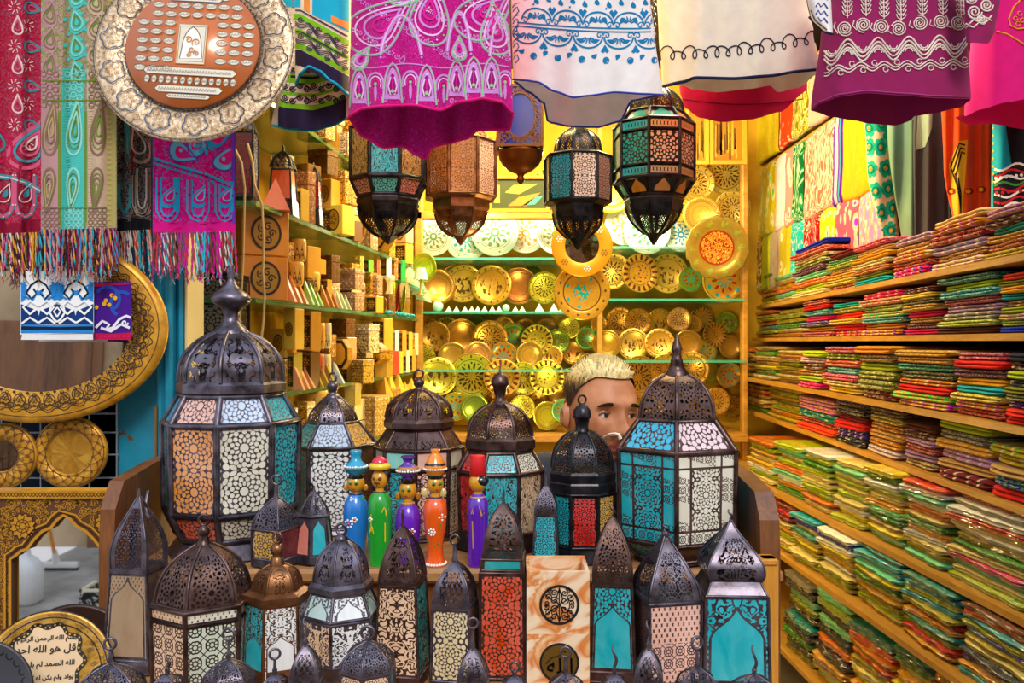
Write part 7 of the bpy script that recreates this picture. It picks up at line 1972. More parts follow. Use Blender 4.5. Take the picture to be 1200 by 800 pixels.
def item(kind, px, w, h, shelf, label, col=GOLD, off=.05, zoff=0, yaw=None, py=None, grp=None):
    """w, h in picture pixels"""
    x, Y = xy(px, off); k = Y / F; z = SH[shelf] + zoff if py is None else CZ - (py - 400) * k
    W, H = w * k, h * k; yw = YAW if yaw is None else math.radians(yaw)
    M = Matrix.Translation((x, Y, z)) @ Matrix.Rotation(yw, 4, 'Z')
    if kind == 'onyx':
        D = W * 1.0; t = thing('onyx_box', label, 'box', (x, Y, z)); b = MB(); b.bbox((-W / 2, 0, 0), (W / 2, D, H), W * .03, 0, M); b.build('body', M_ONY, t, col)
        b = MB(); d = Draw(b, lambda a, c_, l: M @ Vector((a, -.0006 * (l + 1), c_)))
        rx, rz = W * .3, min(H * .36, W * .48); d.fill(circ(0, H * .5, rx, 24, rz), 0, 1); d.line(circ(0, H * .5, rx, 24, rz), W * .05, 1, 2, True)
        for q in range(5): d.line(spiral(rx * .4 * math.cos(q * 1.26), H * .5 + rz * .4 * math.sin(q * 1.26), rx * .3, 1.2, q, 1, 10), W * .03, 1, 2)
        b.build('medallion', [plain('#b8841c', .4, .3), M_DKG], t); return t
    if kind == 'box':
        t = thing('inlaid_box', label, 'box', (x, Y, z)); b = MB(); D = W * .75; b.bbox((-W / 2, 0, 0), (W / 2, D, H * .74), W * .012, 0, M); b.build('body', M_INA if RL.random() < .6 else M_INB, t, col)
        b = MB(); b.bbox((-W * .515, -W * .012, H * .75), (W * .515, D + W * .012, H), W * .02, 0, M); b.build('lid', M_INA, t, tuple(min(1, c * 1.12) for c in col[:3]) + (1,))
        b = MB()
        for a, c_ in ((-W * .42, W * .42),):
            d = Draw(b, lambda a_, c2, l: M @ Vector((a_, -.0008 * (l + 1), c2))); d.line([(-W * .42, H * .1), (W * .42, H * .1), (W * .42, H * .64), (-W * .42, H * .64)], W * .03, 0, 1, True); d.line([(-W * .36, H * .18), (W * .36, H * .18), (W * .36, H * .56), (-W * .36, H * .56)], W * .012, 0, 1, True)
        b.build('border', plain('#6a3c10', .5), t); return t
    if kind in ('hex', 'oct'):
        n = 6 if kind == 'hex' else 8; t = thing('inlaid_box', label, 'box', (x, Y, z)); c = Vector((0, W / 2, 0)); rot = PI / n
        rg = lambda r, zz: [M @ Vector((r * math.cos(2 * PI * i / n + rot), W / 2 + r * math.sin(2 * PI * i / n + rot), zz)) for i in range(n)]
        b = MB(); b.loft([rg(W * .5, 0), rg(W * .5, H * .72)], 0, True, True); b.build('body', M_INB, t, col); b = MB(); b.loft([rg(W * .53, H * .72), rg(W * .53, H * .95), rg(W * .47, H)], 0, True, True); b.build('lid', M_INA, t, col); return t
    if kind == 'lay':     # octagonal box standing on its side, top facing the shop
        t = thing('inlaid_box', label, 'box', (x, Y, z)); b = MB(); n = 8
        rg = lambda r, yy: [M @ Vector((r * math.sin(2 * PI * i / n + PI / 8) * W / H, yy, H / 2 + r * math.cos(2 * PI * i / n + PI / 8))) for i in range(n)]
        b.loft([rg(H * .5, W * .4), rg(H * .5, .004), rg(H * .47, 0)], 0, True, True); b.build('body', M_INB, t, col)
        b = MB(); q = rg(H * .44, -.001); q2 = rg(H * .36, -.002); b.loft([q, q2], 1, True); b.poly(q2[::-1], 0); b.build('lid_inlay', [M_INA, M_DKG], t, col); return t
    if kind == 'pyr':
        t = MB(); a = W / 2; t.add([M @ Vector(p) for p in ((-a, 0, 0), (a, 0, 0), (a, a * 2, 0), (-a, a * 2, 0), (0, a, H))], [(0, 1, 4), (1, 2, 4), (2, 3, 4), (3, 0, 4), (3, 2, 1, 0)])
        return tag(t.build('onyx_pyramid', M_ONY, None, col), label, 'ornament')
    if kind == 'wedge':    # leaning triangular plaque
        b = MB(); a = W / 2; b.loft([[M @ Vector(p) for p in ((-a, y, 0), (a, y + H * .0, 0), (a * .2 - a * .9, y, H))] for y in (0, W * .35)], 0, True, True); return tag(b.build('onyx_plaque', M_ONY, None, col), label, 'ornament')
    if kind == 'cup':
        t = thing('candle_cup', label, 'candle holder', (x, Y, z)); b = MB(); b.lathe([(W * .40, 0), (W * .46, H * .08), (W * .5, H * .3), (W * .5, H * .85), (W * .46, H), (W * .42, H), (W * .42, H * .9)], 22, M); b.build('cup', M_ONY, t, col)
        b = MB(); r = W * .505; d = Draw(b, lambda a, c_, l: M @ Vector((r * math.sin(a / r), -r * math.cos(a / r), c_)))
        for q in range(5):
            a0 = (q - 2) * W * .3; d.line([(a0 - W * .14, H * .1), (a0, H * .75), (a0 + W * .14, H * .1)], W * .05, 0, 1); d.line(spiral(a0, H * .3, W * .1, 1.3, q, 1, 12), W * .04, 0, 1); d.line(spiral(a0, H * .5, W * .06, 1.3, q, -1, 10), W * .035, 0, 1)
        d.line([(-W * .74, H * .07), (W * .74, H * .07)], W * .06, 0, 1); b.build('black_tracery', M_DKG, t); return t
    if kind == 'disc':
        o = plate(0, 0, 10, 'rosette', col, label, 4., 'flat'); o.location = (x, Y, z + H / 2); o.scale = (W / 2, H / 2, H / 2); o.rotation_euler = (math.radians(-8), 0, yw); return o
    if kind == 'tower':
        t = thing('patterned_box', label, 'box', (x, Y, z)); b = MB(); b.bbox((-W / 2, 0, 0), (W / 2, W, H), W * .03, 0, M); b.build('body', M_ONY, t, col)
        b = MB(); d = Draw(b, lambda a, c_, l: M @ Vector((a, -.0006 * (l + 1), c_)))
        d.fill([(-W * .42, H * .1), (W * .42, H * .1), (W * .42, H * .9), (-W * .42, H * .9)], 0, 1)
        nn = max(1, int(H / W)); 
        for j in range(nn):
            cy = H * (.1 + .8 * (j + .5) / nn); R_ = W * .36
            for q in range(8): d.fill(circ(R_ * .6 * math.cos(q * PI / 4), cy + R_ * .6 * math.sin(q * PI / 4), R_ * .26, 8, R_ * .14, rot=q * PI / 4), 1, 2)
            d.disc(0, cy, R_ * .2, 1, 2, 8)
            for q in range(8): d.fill(circ(R_ * 1.0 * math.cos(q * PI / 4 + .39), cy + R_ * 1.0 * math.sin(q * PI / 4 + .39), R_ * .14, 6), 1, 2)
        b.build('dark_panel', [M_DKG, plain('#c88a2a', .5)], t); return t
# middle shelf, front to back
item('onyx', 311, 58, 52, 'middle', 'big yellow onyx box with an oval medallion, lower of the two at the front', lin('#e08a00'), .10, 0, 40)
item('onyx', 312, 58, 54, 'middle', 'big yellow onyx box with an oval medallion, upper of the two at the front', lin('#e89400'), .10, 52.6 * (yl(311) + .1) / F, 40)
item('cup', 346, 20, 28, 'middle', 'golden candle cup with black tracery beside the lower big onyx box', lin('#e8b440'), .06, .055)
item('cup', 349, 20, 26, 'middle', 'golden candle cup with black tracery beside the upper big onyx box', lin('#d8a030'), .08, .135)
item('cup', 364, 22, 22, 'middle', 'round golden cup with a black leaf pattern above the green pyramids', lin('#ecc050'), .10, .05)
item('tower', 358, 8, 20, 'middle', 'thin dark patterned box behind the golden cups', GOLD2, .18, .10); item('tower', 370, 12, 18, 'middle', 'small square patterned box on the middle shelf above the leaf cup', GOLD, .16, .115)
item('tower', 380, 9, 20, 'middle', 'small golden patterned box right of the leaf cup', GOLD, .12, .04); item('tower', 388, 8, 18, 'middle', 'small golden patterned box left of the first inlaid chest', CRM, .12, .03)
for i, px in enumerate((338, 345, 352)): item('wedge', px, 17, 34 - 2 * i, 'middle', 'salmon onyx pyramid plaque, %s of three leaning on the middle shelf' % ORD[i], lin('#eaa060'), .0 + .02 * i, 0, -10)
for i, px in enumerate((361, 367, 372)): item('wedge', px, 13, 28 - 2 * i, 'middle', 'pale green onyx pyramid plaque, %s of three on the middle shelf' % ORD[i], lin('#a8d878'), .0 + .02 * i, 0, -10)
for i, px in enumerate((380, 386, 391)): item('wedge', px, 11, 25 - i, 'middle', 'amber onyx pyramid plaque, %s of three on the middle shelf' % ORD[i], lin('#c87818'), .0 + .02 * i, 0, -10)
for i, px in enumerate((397, 402, 407)): item('wedge', px, 9, 20 - i, 'middle', 'white green pyramid plaque, %s of three on the middle shelf' % ORD[i], lin('#cfd8a8'), .0 + .015 * i, 0, -10)
item('box', 406, 25, 24, 'middle', 'pink gold inlaid chest with a pale lid, upper of the pair on the middle shelf', PNKG, .06, .078); item('box', 406, 25, 21, 'middle', 'pink gold inlaid chest below the pale lidded one on the middle shelf', PNKG, .07)
item('disc', 422, 17, 38, 'middle', 'round inlaid disc standing beside the pink gold chests', PNKG, .02, 0, -35)
item('tower', 435, 15, 20, 'middle', 'squarish inlaid box standing right of the round disc, lower', GOLD, .05); item('box', 436, 15, 22, 'middle', 'squarish inlaid box standing right of the round disc, upper', PNKG, .06, .08)
item('disc', 449, 13, 20, 'middle', 'small round inlaid disc, lower of the figure eight pair', GOLD, .02, 0, -35); item('disc', 449, 13, 22, 'middle', 'small round inlaid disc, upper of the figure eight pair', GOLD2, .03, .075, -35)
item('disc', 460, 9, 40, 'middle', 'yellow plate on edge on the middle shelf', lin('#e8d020'), .02, 0, -55); item('disc', 466, 10, 38, 'middle', 'red plate on edge on the middle shelf', lin('#c8281c'), .03, 0, -55); item('disc', 473, 9, 37, 'middle', 'yellow and green plate on edge at the far end of the middle shelf', lin('#b8c828'), .05, 0, -55)
for i, px in enumerate((455, 462, 469, 475, 481)):
    x, Y = xy(px, .0); b = MB(); b.ball((x, Y, SH['middle'] + .010), .016, 0, 10, 8, (1.3, 1, .62)); b.ball((x + .016, Y - .008, SH['middle'] + .009), .008, 0, 8, 6); tag(b.build('scarab', plain('#16a8b0', .3, coat=.4)), 'small turquoise scarab, %s from the front on the middle shelf edge' % ORD[i], 'ornament')
for i, (px, c, h) in enumerate(((418, lin('#e8d040'), 16), (428, lin('#78b838'), 15), (438, lin('#e07828'), 18), (449, lin('#eeeee0'), 24), (458, lin('#e08a30'), 26), (466, lin('#38a048'), 26), (476, lin('#b8e0c0'), 30))):
    item('tower' if i % 2 else 'box', px, 10, h, 'middle', 'small %s box on top, %s from the front below the upper shelf' % (('yellow', 'green', 'orange', 'white', 'amber', 'dark green', 'pale mint')[i], ORD[i]), c, .10, .165)
# upper shelf
item('onyx', 391, 25, 35, 'upper', 'yellow onyx box with a rose medallion on the upper shelf', lin('#ecbe30'), .05); item('tower', 347, 15, 38, 'upper', 'plain pale yellow onyx block behind the orange pyramid', lin('#e8b830'), .08)
item('pyr', 322, 34, 40, 'upper', 'large orange onyx pyramid on the upper shelf', lin('#d86000'), .02, 0, 12)
item('tower', 408, 17, 24, 'upper', 'small dark fronted box right of the rose medallion box', DRK, .08); item('box', 354, 18, 62, 'upper', 'dark box with copper front standing behind the orange pyramid', lin('#a86828'), .10, 0)
item('disc', 420, 26, 42, 'upper', 'round inlaid disc standing right of the dark fronted box', GOLD, .05, .0, -30)
item('lay', 442, 34, 44, 'upper', 'golden octagonal box on its side at the far end of the upper shelf', GOLD2, .05, .0, -30)
item('box', 388, 40, 38, 'upper', 'gold inlaid box with a star field behind the rose medallion box', GOLD, .15, .12); item('lay', 413, 38, 58, 'upper', 'tall octagonal gold box on its side high above the dark fronted box', GOLD, .13, .12, -30)
item('box', 372, 28, 30, 'upper', 'dark gold inlaid chest under the banded skirt', DRK, .16, .20); item('box', 438, 30, 34, 'upper', 'gold chest half hidden by the leftmost hanging lantern', GOLD, .13, .17)
for i, (px, h) in enumerate(((372, 30), (398, 26), (424, 24), (446, 22))): item('box', px, 24, h, 'top', 'pale gold box, %s from the front on the top shelf' % ORD[i], CRM if i % 2 else GOLD, .06)
lantern('small dark lantern with a red pane standing on the upper left shelf', 367, yl(367) + .06, 4, 225, [('dome', [(196, 2), (202, 6), (212, 8)], {'pat': (pat_net, 4.)}), ('glass', [(213, 7), (246, 9)], {'cols': [lin('#a01818')], 'pat': (pat_clear,)}), ('base', [(246, 9), (250, 10)])], [(190, 1), (197, 2)], SH['upper'] , kind='black')
lantern('dark lantern with an orange pane beside the large orange pyramid', 332, yl(332) + .12, 4, 225, [('dome', [(178, 2), (186, 9), (198, 13)], {'pat': (pat_net, 4.)}), ('glass', [(200, 11), (236, 13)], {'cols': [lin('#d85a1c')], 'pat': (pat_clear,)}), ('base', [(236, 14), (242, 15)])], [(170, 1), (179, 2)], SH['upper'], kind='black')
# lower shelf
item('onyx', 339, 17, 48, 'lower', 'tall yellow onyx box with a dark oval, left on the lower shelf', lin('#eaba38'), .06, .125); item('tower', 357, 19, 46, 'lower', 'dark star carved tower box on the lower shelf', GOLD2, .08, .12); item('tower', 357, 18, 42, 'lower', 'dark tower box below the star carved one on the lower shelf', DRK, .09)
item('tower', 338, 16, 44, 'lower', 'gold green patterned tower box at the front of the lower shelf', lin('#b8a030'), .09); item('cup', 374, 14, 30, 'lower', 'black and gold cup, front one of the upper pair on the lower shelf', GOLD, .08, .125); item('cup', 382, 13, 30, 'lower', 'black and gold cup, rear one of the upper pair on the lower shelf', CRM, .10, .125)
item('cup', 373, 14, 30, 'lower', 'orange and black cup below the black and gold cups', lin('#e07020'), .09, .02); item('cup', 382, 12, 28, 'lower', 'small cream and black cup below the black and gold cups', CRM, .12, .02)
for i, px in enumerate((349, 355, 361)): item('wedge', px, 15, 30 - 3 * i, 'lower', 'salmon pyramid plaque, %s of three leaning on the lower shelf' % ORD[i], lin('#e09a68'), .0 + .02 * i, 0, -10)
for i, px in enumerate((372, 379, 386)): item('wedge', px, 13, 26 - i, 'lower', 'dull gold pyramid plaque, %s of three leaning on the lower shelf' % ORD[i], lin('#b89838'), .0 + .02 * i, 0, -10)
item('wedge', 395, 16, 27, 'lower', 'pale bluish speckled plaque leaning at the end of the lower shelf plaques', lin('#b8c8c8'), .02, 0, -10)
item('lay', 397, 26, 38, 'lower', 'plain golden octagonal box leaning on its side over the pyramid plaques', lin('#dca02c'), .06, .045, -20)
item('box', 396, 24, 22, 'lower', 'dark gold inlaid box standing on the plain octagonal box', DRK, .12, .165); item('box', 421, 28, 34, 'lower', 'cream framed inlaid box with a carved figure front', CRM, .08, .105); item('tower', 443, 18, 38, 'lower', 'tall gold box right of the carved figure box', GOLD, .08, .11)
item('box', 431, 34, 12, 'lower', 'flat inlaid box under the carved figure box', GOLD2, .10, .075); item('lay', 437, 28, 26, 'lower', 'octagonal inlaid box on its side below the tall gold box', GOLD, .05, .055, -25)
item('box', 413, 30, 28, 'lower', 'large square inlaid chest in front on the lower shelf', lin('#dcae44'), .03, -.01); item('hex', 440, 26, 26, 'lower', 'hexagonal inlaid chest right of the large square chest', lin('#d8a83c'), .02, -.0)
for i, (px, w, h, zo, c) in enumerate(((451, 11, 34, .085, '#e8601c'), (460, 8, 30, .085, '#f0e8d0'), (468, 9, 30, .08, '#e0a030'), (476, 8, 28, .08, '#e8c040'), (483, 8, 26, .08, '#e0d8a0'), (456, 12, 28, 0, '#c8401c'), (465, 8, 26, 0, '#d8c038'), (473, 8, 26, 0, '#e8e0c0'), (480, 8, 26, 0, '#e0a028'))):
    item('tower', px, w, h, 'lower', 'small %s patterned box at the far end of the lower shelf, %s row' % (('orange', 'white', 'amber', 'yellow', 'cream', 'red', 'olive', 'ivory', 'gold')[i], 'upper' if i < 5 else 'bottom'), lin(c), .06, zo)
# low shelf
item('onyx', 371, 34, 44, 'low', 'yellow onyx candle block with a black leaf, behind the star lattice lantern', lin('#e8b030'), .04); item('cup', 369, 32, 30, 'low', 'wide yellow cup with black leaf tracery on the low shelf', lin('#e8b840'), .08, .15)
item('box', 352, 20, 32, 'low', 'small gold chest on the low shelf beside the wide yellow cup', GOLD, .08, .12); item('box', 422, 42, 46, 'low', 'large pale gold inlaid chest on the low shelf', lin('#d8b04c'), .05, .03); item('box', 448, 26, 38, 'low', 'gold inlaid chest behind the large pale one on the low shelf', GOLD2, .08, .05)
item('hex', 404, 24, 26, 'low', 'hexagonal box with a ball knob on the low shelf', lin('#e8d060'), .08, .16)
for i, (px, h, c) in enumerate(((446, 26, '#e8a020'), (452, 30, '#f0b428'), (462, 26, '#d8b030'), (470, 22, '#c8a838'), (478, 24, '#e0b840'))): item('pyr', px, 16, h, 'low', 'golden pyramid, %s from the front on the low shelf' % ORD[i], lin(c), .03 + .02 * (i % 2), .16 if i < 3 else .12)
item('tower', 470, 14, 40, 'low', 'gold patterned tower at the far end of the low shelf', GOLD, .08, .0); item('tower', 484, 12, 44, 'low', 'olive patterned tower at the far end of the low shelf', lin('#a8a030'), .10, .0); item('box', 458, 16, 34, 'low', 'small gold chest below the golden pyramids on the low shelf', CRM, .08, .0)
# cards, lamp shade and green plate near the corner
for i, (px, py, c) in enumerate(((475, 316, '#d8eec8'), (479, 322, '#c8e8d8'), (483, 328, '#b8dcc0'), (487, 333, '#e0f0d0'), (491, 338, '#c8e8c8'))):
    x, Y = xz(px, 4.18), 4.18 + i * .03; z = CZ - (py + 12 - 400) * Y / F; b = MB(); b.loft([[(x - .03, y_, z), (x + .05, y_, z - .02), (x - .0, y_, z + .10)] for y_ in (Y, Y + .012)], 0, True, True); tag(b.build('onyx_plaque', M_ONY, None, lin(c)), 'pale mint pyramid plaque, %s from the front in the corner cluster' % ORD[i], 'ornament')
b = MB(); x0 = xz(487, 4.3); zc = CZ + .064 * 4.3; b.loft([[(x0 - .02, 4.2, zc), (x0 + .055, 4.2, zc - .03), (x0 + .055, 4.42, zc - .03), (x0 - .02, 4.42, zc)], [(x0 - .02, 4.2, zc + .01), (x0 + .055, 4.2, zc - .02), (x0 + .055, 4.42, zc - .02), (x0 - .02, 4.42, zc + .01)]], 0, True, True); tag(b.build('glass_shelf', M_GLASS), 'short glass bracket shelf under the corner plaques', 'shelf')
plate(497, 313, 17, 'rings', lin('#b8c81c'), 'lime green round plate hanging at the corner of the left and back shelves', 4.25, 'dish', -20)
t = thing('small_lamp', 'tiny lamp with a pale square shade in front of the lime green plate', 'lamp', P(493, 346, 4.1))
b = MB(); b.lathe([(.035, 0), (.022, .055)], 20, Matrix.Translation(P(493, 327.5, 4.1)), cap=False); b.build('lamp_shade', plain('#e8efdc', .7), t)
b = MB(); b.lathe([(.018, 0), (.02, .006), (.005, .014), (.004, .09), (.001, .09)], 12, Matrix.Translation(P(493, 346, 4.1))); b.build('lamp_base', plain('#c8962c', .4, .4), t)
# dangling cream cables by the door frame
for px0, nm, pts in ((286, 'left', [(272, 168), (283, 190), (287, 220), (286, 260), (285, 305), (283, 340), (280, 360), (284, 400)]), (306, 'right', [(290, 168), (296, 190), (298, 215), (307, 240), (309, 280), (308, 320), (310, 345), (309, 372), (306, 400)])):
    b = MB(); b.tube([P(x, y, 2.24 + .02 * math.sin(y * .03)) for x, y in pts], .0032, 6); tag(b.build('cable', plain('#c8a868', .5)), 'thin cream cable dangling at the shop edge, %s one of two' % nm, 'cable')

# second rank: stacked boxes filling the shelves behind the first ones
RK = random.Random(77)
for nm, gap in (('low', 70), ('lower', 84), ('middle', 84), ('upper', 96), ('top', 90)):
    px = 326; i = 0
    while px < 482:
        w = RK.uniform(15, 22) * (1.25 - (px - 326) / 330.); Yq = yl(px) + .17; gp_ = .235 if nm != 'top' else .3; zz = 0.
        for lev in range(2):
            hm = gp_ * RK.uniform(.38, .5) - .01; h = hm * F / Yq
            item(RK.choice(('box', 'box', 'tower', 'hex', 'onyx' if lev else 'box')), px, w, h, nm, 'gold box of the rear rank on the %s left shelf, %s %s from the front' % (nm, 'lower' if lev == 0 else 'upper', ORD[i]), RK.choice((GOLD, GOLD2, CRM, DRK, PNKG, lin('#dca02c'))), .17, zz, None)
            zz += hm + .003
        px += w * 1.15; i += 1
# ------------------------------------------------------------------ right wall: shelves of folded scarves
RR = random.Random(33)
SHELF = [  # name, underside z, (Y, X) near, (Y, X) far
 ('top', 1.83, (1.89, 1.137), (4.5, 1.35)), ('second', 1.652, (1.90, 1.14), (4.5, 1.33)), ('third', 1.445, (1.86, 1.115), (4.04, 1.21)), ('fourth', 1.262, (1.90, 1.14), (3.9, 1.24)),
 ('fifth', 1.02, (1.88, 1.128), (3.56, 1.068)), ('sixth', .82, (2.24, 1.065), (3.4, 1.02)), ('seventh', .46, (2.3, 1.06), (3.4, 1.02))]
TH = .017
def edge(si):
    n, z, (ya, xa), (yb, xb) = SHELF[si]; m = (xb - xa) / (yb - ya); return xa - m * ya, m
for si, (nm, z, a, c) in enumerate(SHELF):
    q0, m = edge(si); b = MB(); ys = (1.45, 4.8)
    b.loft([[(q0 + m * y, y, z), (1.795, y, z), (1.795, y, z + TH), (q0 + m * y, y, z + TH)] for y in ys], 0, True, True)
    tag(b.build('shelf_board', M_shelfwood), 'yellow wooden shelf board of the right wall, %s from the top' % ORD[si], 'shelf')
def y_at(si, px):
    q0, m = edge(si); return q0 * 1000. / ((px - 600) - 1000. * m)
# unit meshes: x = depth 0..1, y = width 0..1, z = thickness 0..1
def layer_mesh(seed, bag):
    rr = random.Random(seed); b = MB(); ph = [1.1, 2.3] + [rr.uniform(0, 6.28) for _ in range(4)]      # the same sag in every layer, so that stacks nest
    amp = .05 if not bag else .06
    def wob(y, k=0): return math.sin(y * 5 + ph[k]) * .6 + math.sin(y * 11 + ph[k + 1]) * .4
    NU = 16
    prof = []
    if not bag:      # two rounded folds at the front edge
        for i in range(7):
            a = -PI / 2 + PI * i / 6; prof.append((.055 - .055 * math.cos(a), .25 + .25 * math.sin(a) * .98))
        for i in range(7):
            a = -PI / 2 + PI * i / 6; prof.append((.065 - .06 * math.cos(a), .74 + .25 * math.sin(a)))
    else:
        for x, z in ((.02, 0.), (.0, .12), (.03, .3), (.0, .42), (.025, .55), (-.01, .72), (.02, .9), (.05, 1.)): prof.append((x + rr.uniform(-.01, .01), z))
    prof = [(1., .02)] + prof + [(.35, .99), (1., .96)]
    def fn(u, v):
        x, z = prof[int(round(v * (len(prof) - 1)))]
        e = min(1, min(u, 1 - u) * 16) ** .5
        dz = wob(u, 0) * amp * (1 - x) + (z - .5) * (e - 1) * .55
        dx = (wob(u, 2) * .022 + (.008 * math.sin(u * 23 + ph[4]) if bag else 0)) * (1 - x) + (1 - e) * .03
        return Vector((x + dx, u, z + dz))
    b.grid(fn, NU, len(prof) - 1, 0, not bag or True, lambda u, v: (u, v * .6))
    for u in (0., 1.):
        pts = [fn(u, i / (len(prof) - 1)) for i in range(len(prof))]
        c = Vector((.6, u, .5)); n = len(pts); b.add(pts + [c], [((i, (i + 1), n) if u == 0 else (i + 1, i, n)) for i in range(n - 1)], 0, True, [(p.x * .6, p.z * .25 + .3) for p in pts] + [(.4, .4)])
    return b
LAY = {}
def layer(kind, var):
    k = (kind, var)
    if k not in LAY:
        b = layer_mesh(var * 7 + 3, kind == 'bag'); o = b.build('folded_scarf', fab(kind), local=True); LAY[k] = o.data; bpy.data.objects.remove(o)
    return LAY[k]
CN = {'mustard': '#c08a1c', 'gold': '#d8a428', 'ochre': '#a8741c', 'brown': '#5a3420', 'maroon': '#6a1a24', 'red': '#c81e24', 'scarlet': '#e03420', 'orange': '#e0701c', 'magenta': '#c81878', 'pink': '#d86a88', 'rose': '#b84a60', 'salmon': '#e09070', 'cream': '#dcc898', 'beige': '#c0a078', 'grey': '#8a8478', 'lilac': '#a888a8', 'purple': '#5a2a8a', 'blue': '#2a4aa8', 'navy': '#20283a', 'turquoise': '#18a0a8', 'teal': '#147a70', 'green': '#3a7a2a', 'lime': '#a8b428', 'olive': '#7a7a20', 'black': '#1c181c', 'yellow': '#d8c020', 'white': '#e8e4d8', 'mint': '#8ac8a0', 'khaki': '#a89850'}
EARTH = ['mustard', 'gold', 'ochre', 'brown', 'cream', 'beige', 'rose', 'mustard', 'olive', 'grey', 'salmon']
BRIGHT = ['red', 'turquoise', 'magenta', 'purple', 'gold', 'pink', 'orange', 'lime', 'scarlet', 'brown', 'maroon', 'yellow']
WARMP = ['gold', 'scarlet', 'mustard', 'yellow', 'maroon', 'turquoise', 'orange', 'ochre', 'olive', 'red', 'brown']
DARKP = ['navy', 'brown', 'maroon', 'purple', 'mustard', 'grey', 'olive', 'gold', 'lilac', 'teal', 'black', 'rose']
PALEP = ['khaki', 'lime', 'olive', 'cream', 'gold', 'ochre', 'yellow', 'beige', 'salmon', 'green']
BAGP = ['cream', 'yellow', 'lime', 'cream', 'mint', 'white', 'gold', 'lime', 'cream', 'green', 'white', 'yellow', 'salmon']
BAGC = ['teal', 'red', 'lime', 'mint', 'gold', 'khaki', 'turquoise', 'cream', 'maroon', 'green', 'white', 'orange']
BAGD = ['olive', 'black', 'green', 'khaki', 'maroon', 'teal', 'cream', 'salmon', 'gold', 'white', 'purple']
W1 = ['mustard', 'gold', 'beige']
